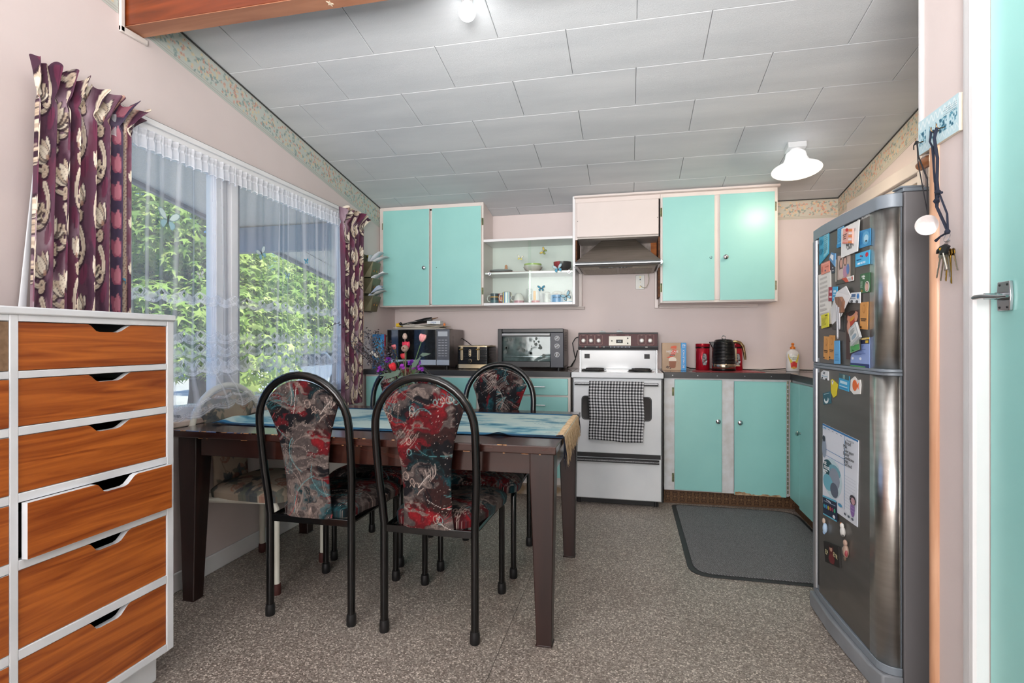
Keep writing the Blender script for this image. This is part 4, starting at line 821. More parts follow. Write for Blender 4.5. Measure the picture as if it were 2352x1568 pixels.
# ================================================================== butterflies
def butterfly(label, c, right, up, w, cols, rot=0, group='butterfly decorations', nrm=None):
    """paper butterfly; right/up: unit vectors of the surface it sits on, w: wing span"""
    right, up = Vector(right), Vector(up); nn = right.cross(up); ca, sa = math.cos(rot), math.sin(rot); rx, uy = right * ca + up * sa, up * ca - right * sa
    t_ = thing('butterfly_ornament', label, 'butterfly ornament', c, group=group); C0 = Vector(c)
    upw = [(.03, .02), (.16, .26), (.34, .38), (.48, .36), (.50, .26), (.40, .10), (.22, -.01), (.04, -.02)]; low = [(.03, -.02), (.22, -.02), (.34, -.10), (.34, -.24), (.24, -.36), (.15, -.34), (.08, -.20), (.02, -.06)]
    for s in (-1, 1):
        for k, (pl, lift) in enumerate(((upw, .10), (low, .06))):
            for lay, sc_, c_ in ((0, 1, cols[2]), (1, .82, cols[k])):
                cen = (sum(p[0] for p in pl) / 8 * .8, sum(p[1] for p in pl) / 8); mb = MB(); vs = []
                for (x, y) in pl:
                    x, y = (cen[0] + (x - cen[0]) * sc_, cen[1] + (y - cen[1]) * sc_); vs.append(C0 + (rx * x * s + uy * y) * w + nn * (x * lift * w + .0012 + lay * .0009))
                mb.add(vs, [tuple(range(8))]); P('wing', mb, flat(c_, .6), t_, solid=.0006, smooth=0) if lay == 0 else P('wing_panel', mb, flat(c_, .6), t_, solid=.0004, smooth=0)
    mb = MB(); mb.tube([C0 + (uy * y) * w + nn * .003 for y in (-.16, -.05, .1, .17)], [.012 * w, .022 * w, .026 * w, .014 * w], 6); P('body', mb, flat('#3a3f42', .6), t_)
    mb = MB()
    for s in (-1, 1): mb.tube([C0 + (uy * .16) * w + nn * .003, C0 + (uy * .3 + rx * .10 * s) * w + nn * .004], .006 * w, 4)
    P('antennae', mb, flat('#3a3f42', .6), t_)
NX = XL + .073; RN, UN = (0, 1, 0), (0, 0, 1)
for lb, (px, py), w, cl, ro in (('large pale blue paper butterfly on the net in the left window pane', (385, 505), .115, ('#cfe3e4', '#9fc4d0', '#8ea9ae'), -.1),
    ('grey white butterfly lower in the left window pane', (460, 632), .045, ('#d9e0e2', '#cfd9dc', '#a9b4b4'), .3), ('pale blue butterfly turned sideways beside the window post', (600, 582), .085, ('#cfe0e6', '#8fbfd3', '#8ea9b4'), .5),
    ('bright blue butterfly high in the right window pane', (703, 600), .045, ('#4fa9cf', '#69b7d6', '#3f86a6'), .2), ('small pale blue butterfly centred in the right window pane', (659, 633), .05, ('#b7d9e6', '#9acbe0', '#86a9b8'), 0),
    ('tiny white butterfly lowest in the right window pane', (626, 667), .038, ('#dce3e6', '#cdd8dc', '#a4b0b4'), .1), ('tiny greyish butterfly just left of the narrow curtain', (692, 668), .034, ('#d6dde2', '#c9d3da', '#9aa7b0'), -.3),
    ('small blue butterfly at the edge of the wide curtain', (292, 645), .04, ('#6fb4d4', '#5aa3c6', '#4a86a3'), .3)):
    p = A(px, py, X=NX); butterfly(lb, p, RN, UN, w, cl, ro)
# ================================================================== kitchen units
YU, YW = 4.08, 4.375          # front and back of the wall cupboards
PINKG = mat('pink_gloss_paint', '#dbd0cb', .36, var=.02, scale=4, bump=.03, bs=40)
HINGE = mat('tarnished_brass', '#8e8a66', .45, .8, c2='#5f6a55', scale=60)
def knob(root, x, y, z, r=.016, d='y', m=CHROME, nm='knob'):
    mb = MB(); M = Matrix.Rotation(R(90), 4, 'X') if d == 'y' else Matrix.Rotation(R(-90), 4, 'Y')
    mb.lathe([(r * .45, 0), (r * .4, .010), (r * .8, .014), (r, .020), (r * .95, .026), (r * .5, .031), (0, .0315)], (0, 0, 0), 20, M); mb.v = [(v[0] + x, v[1] + y, v[2] + z) for v in mb.v]
    return P(nm, mb, m, root)
def hinge(root, x, y, z, h=.055):
    mb = MB(); mb.box(x - .007, y - .0035, z - h / 2, x + .007, y, z + h / 2); mb.tube([(x, y - .004, z - h / 2), (x, y - .004, z + h / 2)], .0035, 8); return P('hinge', mb, HINGE, root)
# left wall cupboard
lc = thing('wall_cupboard', 'mint green double wall cupboard in the corner beside the letter rack', 'cupboard', (-1.6, YU, 1.455)); x0, x1, z0 = XL + .003, -1.15, 1.452
zt = ZC(YU) - .004; ztb = ZC(YW) - .004
mb = MB()
def side(x0, x1, ya=YU, yb=YW, z=1.452): q = MB(); q.prism([(ya, z), (yb, z), (yb, ZC(yb) - .003), (ya, ZC(ya) - .003)], 'x', x0, x1); return q
P('side_panel', side(x0, x0 + .018, YU + .02), PINKG, lc); P('side_panel', side(x1 - .018, x1, YU + .018), PINKG, lc, smooth=0)
P('back_panel', bx(x0 + .018, YW - .008, z0, x1 - .018, YW, ztb), PINKG, lc, smooth=0); P('bottom_board', bx(x0 + .018, YU + .018, z0, x1 - .018, YW - .008, z0 + .018), PINKG, lc)
for a, b_, c_, d_ in ((x0, x0 + .038, z0, zt), (-1.607, -1.588, z0 + .02, zt - .045), (x1 - .028, x1, z0, zt)): P('face_frame', bx(a, YU, c_, b_, YU + .018, d_), CREAMW, lc, bev=.0015)
P('face_frame', bx(x0 + .038, YU, z0, x1 - .028, YU + .018, z0 + .012), CREAMW, lc); P('face_frame', bx(x0 + .038, YU, zt - .032, x1 - .028, YU + .018, zt), CREAMW, lc)
zd0, zd1 = z0 + .010, zt - .032
for a, b_ in ((-2.020, -1.610), (-1.585, -1.166)):
    d = P('door', bx(a, YU - .018, zd0, b_, YU - .001, zd1), MINT, lc, bev=.003)
    P('door_edge', bx(a - .002, YU - .0165, zd0 - .002, b_ + .002, YU - .0045, zd1 + .002), CREAMW, d, smooth=0)
    if a < -2: knob(d, -1.648, YU - .018, 1.768)
    else: mb = MB(); mb.cyl((-1.545, YU - .0182, 1.768), (-1.545, YU - .0195, 1.768), .003); P('screw_hole', mb, DARK, d)
for x, z in ((-2.027, 1.60), (-2.027, 2.13), (-1.156, 1.57), (-1.156, 2.13)): hinge(lc, x, YU - .003, z)

# glazed display cupboard
dc = thing('display_cupboard', 'open white display cupboard with sliding glass fronts full of cups and bowls', 'cupboard', (-.78, YU, 1.452)); dx0, dx1 = -1.1495, -.412
INW = mat('cupboard_inside_white', '#d8dcd8', .5, scale=3, c2='#cdd2cf')
P('bottom_board', bx(dx0, YU, 1.452, dx1 - .020, YW - .008, 1.472), WHITE, dc, bev=.002)
P('top_board', bx(dx0, YU, 1.965, dx1 - .020, YW, 1.985), WHITE, dc, bev=.002)
P('side_panel', side(dx1 - .0195, dx1, YU, YW, 1.452), WHITE, dc, smooth=0, bev=.0015)
P('back_panel', bx(dx0, YW - .006, 1.472, dx1 - .02, YW, 1.965), INW, dc, smooth=0); P('shelf', bx(dx0 + .004, YU + .03, 1.706, dx1 - .022, YW - .008, 1.722), WHITE, dc, bev=.002)
P('shelf_liner', bx(dx0 + .006, YU + .034, 1.7225, dx1 - .024, YW - .01, 1.7245), flat('#8f6a5c', .7), dc, smooth=0)
SG = glass('cabinet_glass', (.97, 1, .985), .02); xm = -.775
for a, b_, y in ((dx0 + .001, xm + .012, YU + .010), (xm - .012, dx1 - .021, YU + .018)): P('sliding_pane', bx(a, y, 1.474, b_, y + .004, 1.964), SG, dc, smooth=0)
for x, y in ((dx0 + .045, YU + .010), (dx1 - .05, YU + .0175)):
    mb = MB(); mb.lathe([(.013, 0), (.0135, .002), (.010, .0025), (.008, .0018), (.003, .0012), (0, .001)], (0, 0, 0), 20, Matrix.Rotation(R(90), 4, 'X')); mb.v = [(v[0] + x, v[1] + y - .0003, v[2] + 1.709) for v in mb.v]; P('finger_pull', mb, CHROME, dc)
def mold(name, label, x0_, x1_, z, zt_=None):
    t_ = thing(name, label, 'moulding', ((x0_ + x1_) / 2, YW, z), kind='structure')
    prof = [(YW + .004, z - .022), (YW - .030, z - .022), (YW - .034, z - .012), (YW - .042, z - .010), (YW - .046, z), (YW + .004, z)]
    q = MB(); q.prism(prof, 'x', x0_, x1_); P('bead', q, PINKG, t_)
mold('trim_11', 'stepped pink moulding under the left wall cupboards', -2.0, -.362, 1.4515); mold('trim_12', 'stepped pink moulding under the double cupboard right of the hood', .232, .96, 1.4515)
tag(P('trim_13', bx(-.4115, YW - .03, 1.43, -.382, YW + .004, 1.75), PINKG, bev=.003), 'pink upright moulding beside the rangehood on its left', 'moulding', kind='structure')
tag(P('trim_14', bx(.195, YW - .03, 1.43, .2245, YW + .004, 1.75), PINKG, bev=.003), 'pink upright moulding beside the rangehood on its right', 'moulding', kind='structure')

# hood housing and right double cupboard
hh = thing('hood_housing', 'pink painted box housing above the rangehood', 'cupboard', (-.1, YU, 1.97)); hx0, hx1 = -.4115, .2245
RAW = mat('bare_timber_inside', '#6e4426', .8, c2='#4a2c19', scale=12, stretch=(1, 1, 6))
P('face_frame', bx(hx0, YU, 2.235, hx1, YU + .018, zt), PINKG, hh, bev=.002)
P('face_frame', bx(hx0 + .0005, YU - .0005, 1.95, hx0 + .018, YU + .017, 2.2345), PINKG, hh)
P('fascia_panel', bx(hx0 + .013, YU - .018, 1.966, hx1 - .012, YU - .001, 2.232), PINKG, hh, bev=.004)
P('shelf', bx(hx0 + .018, YU + .001, 1.955, hx1 - .012, YW - .002, 1.970), flat('#c9c3bd', .6), hh)
P('side_lining', bx(hx0 + .001, YU + .02, 1.76, hx0 + .012, YW - .002, 1.954), RAW, hh, smooth=0); P('side_lining', bx(hx1 - .013, YU + .02, 1.50, hx1 - .001, YW - .002, 1.954), RAW, hh, smooth=0)
P('back_lining', bx(hx0 + .02, YW - .004, 1.76, hx1 - .06, YW + .0005, 1.954), mat('grubby_plaster', '#9b918b', .9, c2='#6f6762', scale=14), hh, smooth=0); P('timber_nogging', bx(hx1 - .058, YW - .02, 1.74, hx1 - .0135, YW - .003, 1.954), mat('orange_rough_timber', '#a8622e', .8, c2='#7c431d', scale=9, stretch=(1, 1, 5)), hh)
mb = MB()
for x in (hx0 + .02, hx1 - .02): mb.cyl((x, YU - .018, 2.09), (x, YU - .0195, 2.09), .003)
P('screw', mb, DARK, hh, kind='stuff')
rc = thing('wall_cupboard', 'mint green double wall cupboard between the rangehood and the pendant lamp', 'cupboard', (.64, YU, 1.455)); rx0, rx1 = .2250, 1.035
P('side_panel', side(rx0, rx0 + .018, YU + .018), PINKG, rc, smooth=0); P('side_panel', side(rx1 - .018, rx1, YU + .018), PINKG, rc, smooth=0)
P('back_panel', bx(rx0 + .018, YW - .008, z0, rx1 - .018, YW, ztb), PINKG, rc, smooth=0); P('bottom_board', bx(rx0 + .018, YU + .018, z0, rx1 - .018, YW - .008, z0 + .018), PINKG, rc)
for a, b_, c_, d_ in ((rx0, rx0 + .018, z0, zt), (.602, .646, z0 + .016, zt - .05), (rx1 - .022, rx1, z0, zt)): P('face_frame', bx(a, YU, c_, b_, YU + .018, d_), CREAMW, rc, bev=.0015)
P('face_frame', bx(rx0 + .018, YU, z0, rx1 - .022, YU + .018, z0 + .015), CREAMW, rc); P('face_frame', bx(rx0 + .018, YU, zt - .049, rx1 - .022, YU + .018, zt), CREAMW, rc)
for a, b_, kx, kr in ((.240, .606, .578, .010), (.643, 1.012, .680, .018)):
    d = P('door', bx(a, YU - .018, z0 + .012, b_, YU - .001, 2.236), MINT, rc, bev=.003); P('door_edge', bx(a - .002, YU - .0165, z0 + .01, b_ + .002, YU - .0045, 2.238), CREAMW, d, smooth=0)
    knob(d, kx, YU - .018, 1.775, kr, m=CHROME if kr > .015 else glass('clear_plastic', (.95, .98, 1), .25, .1))
for x in (.232, 1.019):
    for z in (1.565, 2.13): hinge(rc, x, YU - .003, z, .065)
cn = MB(); cn.prism([(YU - .024, zt - .016), (YU - .024, zt - .002), (YU, zt + .001), (YU, zt - .022)], 'x', hx0 - .006, rx1 + .012)
tag(P('trim_15', cn, PINKG), 'pink cornice strip along the top of the hood housing and double cupboard', 'moulding', kind='structure')

# ------------------------------------------------------------------ rangehood, socket
rh = thing('range_hood', 'brushed steel pyramid rangehood above the stove', 'range hood', (-.085, 4.1, 1.70)); a0, a1, f0, b0 = -.392, .216, 3.885, 4.352
mb = MB(); zb_, zm, ztp = 1.716, 1.748, 1.950; t0, t1, tf, tb_ = -.215, .045, 4.16, b0
mb.hexa([(a0, f0, zm), (a1, f0, zm), (a1, b0, zm), (a0, b0, zm)], [(t0, tf, ztp), (t1, tf, ztp), (t1, tb_, ztp), (t0, tb_, ztp)])
HOODM = mat('greasy_brushed_steel', '#8b857e', .38, .9, c2='#7a736b', scale=6, stretch=(1, 1, 30), bump=.03, bs=60); P('hood_body', mb, HOODM, rh, smooth=0, bev=.002)
rim = [(a0, f0), (a1, f0), (a1, b0), (a0, b0)]
for (p_, q_) in ((0, 1), (1, 2), (3, 0)): mb = MB(); mb.tube([(rim[p_][0], rim[p_][1], zb_ + .016), (rim[q_][0], rim[q_][1], zb_ + .016)], .016, 12); P('rim', mb, STEEL, rh)
mb = MB(); mb.hexa([(a0 + .03, f0 + .04, zb_ - .004), (a1 - .03, f0 + .04, zb_ - .004), (a1 - .03, b0, zb_ - .004), (a0 + .03, b0, zb_ - .004)], [(a0, f0, zb_ + .028), (a1, f0, zb_ + .028), (a1, b0, zb_ + .028), (a0, b0, zb_ + .028)]); P('underside', mb, flat('#8a8176', .4, .6), rh, smooth=0)
for u0, u1 in ((a0 + .05, -.098), (-.078, a1 - .05)): P('filter', bx(u0, f0 + .10, zb_ - .008, u1, b0 - .03, zb_ - .0045), mat('filter_mesh', '#a2998a', .5, .7, scale=200, c2='#6b6358'), rh, bev=.001)
P('control_strip', bx(-.22, f0 + .045, zb_ - .008, .02, f0 + .06, zb_ - .004), DARK, rh)
for x in (-.15, -.13, -.06, -.04): P('switch', bx(x, f0 + .047, zb_ - .012, x + .008, f0 + .056, zb_ - .008), flat('#3b3d40', .4), rh)
so = thing('wall_socket', 'cream wall socket plate under the rangehood with a cord plugged in', 'socket', (.085, YB - .01, 1.638))
P('plate', bx(.048, YB - .009, 1.585, .119, YB - .0005, 1.700), flat('#c9cac4', .35), so, bev=.003)
for z, r_ in ((1.684, .006), (1.664, .005), (1.642, .003), (1.603, .006)):
    mb = MB(); mb.cyl((.084, YB - .009, z), (.084, YB - .013, z), r_); P('socket_hole' if r_ < .006 else 'screw', mb, DARK if r_ == .005 else flat('#8e8358', .4, .6), so)
mb = MB(); mb.tube([(.085, YB - .016, 1.615), (.105, YB - .03, 1.596), (.13, YB - .035, 1.598), (.148, YB - .035, 1.63), (.152, YB - .035, 1.67), (.145, YB - .035, 1.705), (.140, YB - .04, 1.722)], .0028, 8); tag(P('cord', mb, flat('#b8b09c', .5)), 'short beige cord looping from the socket up to the rangehood', 'cord')

# ------------------------------------------------------------------ base units and worktops
YL, YR_ = 3.815, 3.925; ZT = .945
WT = mat('dark_laminate', '#5b5450', .14, c2='#463f3b', scale=5, detail=5, bump=.02, bs=20, spec=.7)
wl = thing('worktop', 'dark laminate worktop left of the stove', 'worktop', (-1.25, 4.1, .90))
P('surface', bx(XL + .001, YL - .015, .905, -.4185, YB - .001, ZT), WT, wl, bev=.006)
wr_ = thing('worktop', 'dark laminate worktop turning the corner right of the stove', 'worktop', (.9, 4.1, .90))
mb = MB(); mb.prism([(.2425, YR_ - .018), (1.072, YR_ - .018), (1.072, 2.62), (XR - .001, 2.62), (XR - .001, YB - .001), (.2425, YB - .001)], 'z', .903, ZT); P('surface', mb, WT, wr_, bev=.004, smooth=0)
EDG = flat('#2d2d2f', .4); P('edge_strip', bx(.2425, YR_ - .022, .902, 1.069, YR_ - .0185, ZT - .002), EDG, wr_)
P('edge_strip', bx(1.069, 2.62, .902, 1.0715, YR_ - .022, ZT - .002), EDG, wr_)
for x in (.30, .47, .60, .78, .95): mb = MB(); mb.cyl((x, YR_ - .022, .922), (x, YR_ - .0236, .922), .0035); P('nail', mb, STEEL, wr_)
P('edge_strip', bx(XL + .002, YL - .0185, .904, -.419, YL - .0155, ZT - .002), EDG, wl)
P('upstand', bx(.2425, YB - .016, ZT, XR - .02, YB - .001, .958), CREAMW, wr_, bev=.002)
# left base cupboard
bl = thing('base_cupboard', 'mint green base unit with drawers left of the stove', 'cupboard', (-1.25, YL, .0)); bx0, bx1 = XL + .016, -.4195
P('carcass', bx(bx0, YL + .002, .115, bx1, YB - .02, .9035), CREAMW, bl, smooth=0); P('plinth', bx(bx0, YL + .115, 0, bx1, YL + .13, .114), mat('dirty_plinth', '#d5cfc8', .6, c2='#a48a6c', scale=11), bl, smooth=0)
segs = [(-2.035, -1.56), (-1.545, -1.13), (-1.115, -.83)]
def bar(root, xa, xb_, y, z):
    q = MB(); q.tube([(xa, y - .022, z), (xb_, y - .022, z)], .0045, 10); q.cyl((xa + .012, y, z), (xa + .012, y - .022, z), .004, n=8); q.cyl((xb_ - .012, y, z), (xb_ - .012, y - .022, z), .004, n=8); P('bar_handle', q, CHROME, root)
for a, b_ in segs[:2]: d = P('door', bx(a, YL - .016, .130, b_, YL + .001, .888), MINT, bl, bev=.003); knob(d, b_ - .04, YL - .016, .62)
for k, (z0_, z1_) in enumerate(((.772, .892), (.640, .757), (.46, .625), (.17, .445))):
    d = P('drawer', bx(-1.10, YL - .016, z0_, -.436, YL + .001, z1_), MINT, bl, bev=.003); bar(d, -.70, -.60, YL - .016, (z0_ + z1_) / 2 + .0)
# right base cupboard
br_ = thing('base_cupboard', 'white framed mint base unit with two doors right of the stove', 'cupboard', (.65, YR_, 0))
P('carcass', bx(.243, YR_ + .016, .098, 1.085, YB - .02, .9015), CREAMW, br_, smooth=0)
FRM = mat('chipped_white_frame', '#d9dadd', .4, c2='#c9c6c4', scale=14, bump=.04, bs=30)
for a, b_, z0_, z1_ in ((.243, .318, .098, .9015), (.630, .712, .098, .9015), (1.048, 1.066, .098, .9015)): P('face_frame', bx(a, YR_, z0_, b_, YR_ + .0155, z1_), FRM, br_, bev=.001)
for a, b_ in ((.318, .630), (.712, 1.048)): P('face_frame', bx(a, YR_, .098, b_, YR_ + .0155, .112), FRM, br_); P('face_frame', bx(a, YR_, .880, b_, YR_ + .0155, .9015), FRM, br_)
d = P('door', bx(.314, YR_ - .017, .106, .632, YR_ - .001, .892), MINT, br_, bev=.003); knob(d, .604, YR_ - .017, .604, .017)
for z in (.805, .19): hinge(br_, .304, YR_ - .002, z, .06)
d = P('door', bx(.714, YR_ - .013, .094, 1.047, YR_ - .001, .886), MINT, br_, bev=.002); knob(d, .748, YR_ - .013, .600, .017)
mb = MB(); rr = random.Random(4); top = [(.72 + i * .0118, .099 + rr.uniform(.0, .012) + (.014 if i < 6 else 0)) for i in range(26)]; mb.prism([(.716, .0945), (top[-1][0], .0945)] + top[::-1], 'y', YR_ - .0142, YR_ - .0131)
P('chipped_patch', mb, mat('bare_swollen_board', '#c3a98b', .9, c2='#8f6a46', scale=40), d, smooth=0, label='bare swollen board where the paint has chipped')
mb = MB()
for k in range(26): z = .12 + k * .030; mb.tube([(1.0575, YR_ - .0055, z), (1.0575, YR_ - .0055, z + .021)], .0042, 8)
P('piano_hinge', mb, HINGE, br_, kind='stuff')
PL = mat('brown_patterned_lino', '#7a5b3f', .6, c2='#3f2b1d', scale=26, detail=1, ramp=(.46, .54), bump=.05)
cvp = Canvas(80, 640, '#5e4430'); rr = random.Random(3)
for k in range(16):
    cx = k * 40 + 20
    for s in (-1, 1):
        for t_ in (-1, 1): cvp.stroke([(cx + s * 3, 40 + t_ * 4), (cx + s * 14, 40 + t_ * 14), (cx + s * 10, 40 + t_ * 28), (cx + s * 2, 40 + t_ * 22)], 3.5, '#2b1b12', .85); cvp.stroke([(cx + s * 16, 40 + t_ * 6), (cx + s * 17, 40 + t_ * 26)], 2.5, '#8a6a48', .6)
    cvp.ell(cx, 40, 5, 6, 0, '#8f6f4c', .7)
def plinth(root, p, q, z1):
    nu = int(math.hypot(q[0] - p[0], q[1] - p[1]) / .003); U, V = np.meshgrid(np.linspace(0, 1, nu), np.linspace(0, 1, 34), indexing='ij'); Ls = math.hypot(q[0] - p[0], q[1] - p[1])
    P('plinth', gridmb(np.stack([p[0] + (q[0] - p[0]) * U, p[1] + (q[1] - p[1]) * U, z1 * V], -1), cvp.samp(U * Ls / .8, V)), vmat('printed_brown_lino', .5), root, smooth=0, solid=.004)
plinth(br_, (.243, YR_ + .02), (1.118, YR_ + .055), .097)
bc = thing('base_cupboard', 'mint green base unit running along the right wall behind the fridge', 'cupboard', (1.3, 3.3, 0))
P('carcass', bx(1.087, 2.65, .098, XR - .02, YR_ + .0, .9015), CREAMW, bc, smooth=0)
d = P('door', bx(1.068, 3.712, .098, 1.083, YR_ - .02, .885), MINT, bc, bev=.002, label='narrow folding corner door'); d = P('door', bx(1.066, 3.20, .085, 1.083, 3.70, .888), MINT, bc, bev=.002); knob(d, 1.066, 3.672, .575, .017, 'x', flat('#9db0ae', .2, 1))
P('door', bx(1.066, 2.68, .085, 1.083, 3.19, .888), MINT, bc, bev=.002); P('top_rail', bx(1.0855, 2.66, .8885, 1.09, YR_ - .02, .9015), FRM, bc)
plinth(bc, (1.112, YR_ + .02), (1.112, 2.7), .088)

# ------------------------------------------------------------------ freestanding stove
st = thing('stove', 'white freestanding electric stove with maroon control panel', 'stove', (-.09, 4.05, 0)); s0, s1, sf, sb = -.408, .230, 3.775, 4.33
ENA = mat('white_enamel', '#dfe2e4', .16, c2='#d3d7da', scale=3, spec=.6)
mb = MB(); mb.box(s0 + .012, sf + .012, .045, s1 - .012, sb, .900); P('cabinet', mb, ENA, st, bev=.003)
P('side_trim', bx(s1 - .0115, sf + .006, .045, s1 - .004, sf + .05, .90), DARK, st); P('side_trim', bx(s0 + .004, sf + .006, .045, s0 + .0115, sf + .05, .90), DARK, st)
P('kick_recess', bx(s0 + .03, sf + .05, 0.004, s1 - .03, sb - .05, .0448), DARK, st, smooth=0)
mb = MB()
for x in (s0 + .05, s1 - .05):
    for y in (sf + .06, sb - .06): mb.cyl((x, y, 0), (x, y, .044), .016)
P('foot', mb, DARK, st, kind='stuff')
P('hob', bx(s0, sf - .012, .904, s1, sb - .04, .9445), ENA, st, bev=.006)
for x, y in ((-.26, 3.93), (.08, 3.93), (-.26, 4.14), (.09, 4.14)):
    q = MB(); pts = []
    R0 = .085 if y < 4 else .072
    for t_ in np.linspace(0, 2 * math.pi * 3.6, 90): r__ = .018 + (R0 - .018) * t_ / (2 * math.pi * 3.6); pts.append((x + r__ * math.cos(t_), y + r__ * math.sin(t_), .952))
    q.tube(pts, .0052, 6); e_ = P('coil_element', q, flat('#1b1a1a', .5), st); q = MB(); q.lathe([(R0 + .012, .0455 + .9), (R0 + .010, .9475), (R0 - .01, .946)], (x, y, 0), 28); P('drip_ring', q, flat('#a5a7a9', .2, 1), e_)
d = P('oven_door', bx(s0 + .016, sf - .006, .372, s1 - .014, sf + .011, .893), ENA, st, bev=.006)
q = MB(); q.prism(rpoly([(-.330, .612), (-.330, .772), (.145, .772), (.145, .612)], [.025] * 4), 'y', sf - .0075, sf - .0055); P('window', q, flat('#232527', .12), d, smooth=0)
q = MB(); rp_ = rpoly([(-.333, .609), (-.333, .775), (.148, .775), (.148, .609)], [.027] * 4); q.tube([(x, sf - .0068, z) for x, z in rp_], .003, 6, closed=True); P('window_trim', q, flat('#55585a', .3, .6), d)
q = MB(); q.box(-.383, sf - .034, .861, .194, sf - .022, .875); q.box(-.383, sf - .036, .853, .194, sf - .020, .860); q.box(-.375, sf - .022, .858, -.36, sf - .006, .872); q.box(.17, sf - .022, .858, .185, sf - .006, .872)
P('door_handle', q, flat('#2a2b2d', .25, .5), d, bev=.002); P('handle_insert', bx(-.38, sf - .0352, .863, .19, sf - .0342, .873), mat('knurled_steel', '#9b9da0', .4, 1, scale=300, c2='#4b4c4e'), d, smooth=0)
d = P('warming_drawer', bx(s0 + .016, sf - .004, .050, s1 - .014, sf + .011, .340), ENA, st, bev=.006)
q = MB(); q.box(s0 + .02, sf - .026, .330, s1 - .03, sf - .008, .340); q.box(s0 + .02, sf - .028, .313, s1 - .03, sf - .010, .322); P('handle', q, flat('#2a2b2d', .25, .5), d, bev=.002); P('handle_insert', bx(s0 + .022, sf - .0274, .322, s1 - .034, sf - .020, .330), mat('knurled_steel', '#9b9da0', .4, 1), d, smooth=0)
P('dark_gap', bx(s0 + .02, sf + .0, .343, s1 - .02, sf + .012, .370), DARK, st, smooth=0)
# splashback and control panel
bk = P('splashback', bx(-.385, 4.262, .944, .203, 4.285, 1.094), ENA, st, bev=.003)
for x in (-.392, .205): P('splashback_trim', bx(x, 4.255, .944, x + .006, 4.29, 1.094), flat('#b9bcc0', .2, .8), st)
for x in (-.334, .134):
    q = P('power_outlet', bx(x - .021, 4.2605, 1.027, x + .021, 4.2618, 1.063), DARK, bk); 
    for dx, dz in ((-.008, .006), (.008, .006), (0, -.008)): P('slot', bx(x + dx - .0015, 4.2600, 1.045 + dz - .004, x + dx + .0015, 4.2604, 1.045 + dz + .004), flat('#000000', .5), q, smooth=0)
q = MB(); q.prism([(4.262, 1.094), (4.235, 1.100), (4.232, 1.118), (4.255, 1.232), (4.29, 1.236), (4.30, 1.094)], 'x', -.404, .218); cp = P('control_panel', q, flat('#1d1e22', .3), st, smooth=0)
def pf(z): return 4.232 + (z - 1.118) / .114 * .023
Mrn = flat('#4a1519', .22); q = MB(); q.add([(-.399, pf(1.128) - .001, 1.128), (.213, pf(1.128) - .001, 1.128), (.213, pf(1.222) - .001, 1.222), (-.399, pf(1.222) - .001, 1.222)], [(0, 1, 2, 3)]); P('maroon_fascia', q, Mrn, cp, smooth=0, solid=.0006)
LN = flat('#c9a79f', .4); IV = flat('#e4e3de', .3)
for k, x in enumerate((-.362, -.302, -.241, .093, .157)):
    z = 1.170; q = MB(); q.lathe([(.017, 0), (.016, .004), (.0135, .006), (.0125, .018), (.011, .020), (0, .0205)], (0, 0, 0), 20, Matrix.Rotation(R(90), 4, 'X')); q.v = [(v[0] + x, v[1] + pf(z) - .002, v[2] + z) for v in q.v]; kn = P('control_knob', q, IV, st)
    q = MB(); rp_ = rpoly([(x - .028, 1.136), (x - .028, 1.216), (x + .028, 1.216), (x + .028, 1.136)], [.008] * 4, 3); q.tube([(a, pf(b__) - .0022, b__) for a, b__ in rp_], .0009, 4, closed=True); P('knob_outline', q, LN, cp)
    text(cp, ('front', 'rear', 'oven', 'rear', 'front')[k], .009, (x, pf(1.213) - .0026, 1.213), FRONT, LN)
q = MB(); q.add([(-.160, pf(1.132) - .003, 1.132), (.010, pf(1.132) - .003, 1.132), (.010, pf(1.205) - .003, 1.205), (-.160, pf(1.205) - .003, 1.205)], [(0, 1, 2, 3)]); tp = P('timer_plate', q, flat('#b9b7ae', .3, .7), cp, smooth=0, solid=.002)
q = MB(); q.add([(-.104, pf(1.15) - .0048, 1.150), (-.052, pf(1.15) - .0048, 1.150), (-.052, pf(1.178) - .0048, 1.178), (-.104, pf(1.178) - .0048, 1.178)], [(0, 1, 2, 3)]); P('clock', q, DARK, cp, smooth=0, solid=.001)
text(cp, '4:35', .016, (-.078, pf(1.164) - .0062, 1.164), FRONT, flat('#b9c9cc', .4))
for x, z in ((-.137, 1.168), (-.014, 1.188), (-.014, 1.149)): q = MB(); q.cyl((x, pf(z) - .004, z), (x, pf(z) - .014, z), .006, .005, 14); P('timer_knob', q, DARK, cp)
text(cp, 'CHAMPION', .010, (-.128, pf(1.213) - .0026, 1.213), FRONT, LN); text(cp, 'automatic', .007, (-.02, pf(1.213) - .0026, 1.213), FRONT, LN)
for x, w_, c_ in ((-.375, .016, '#8d2320'), (-.35, .012, '#d5d2cc'), (-.262, .014, '#d5d2cc'), (-.238, .016, '#8d2320'), (-.205, .012, '#d5d2cc'), (.12, .018, '#d5d2cc')): P('scale_mark', bx(x, pf(1.12) - .0022, 1.117, x + w_, pf(1.12) - .001, 1.1215), flat(c_, .5), cp, smooth=0)
for k in range(6): P('scale_mark', bx(-.15 + k * .029, pf(1.12) - .0022, 1.1165, -.142 + k * .029, pf(1.12) - .001, 1.1225), flat('#b7c2d6', .5), cp, smooth=0)
P('scale_line', bx(-.15, pf(1.12) - .002, 1.1187, .005, pf(1.12) - .0008, 1.1203), flat('#b7c2d6', .5), cp, smooth=0)
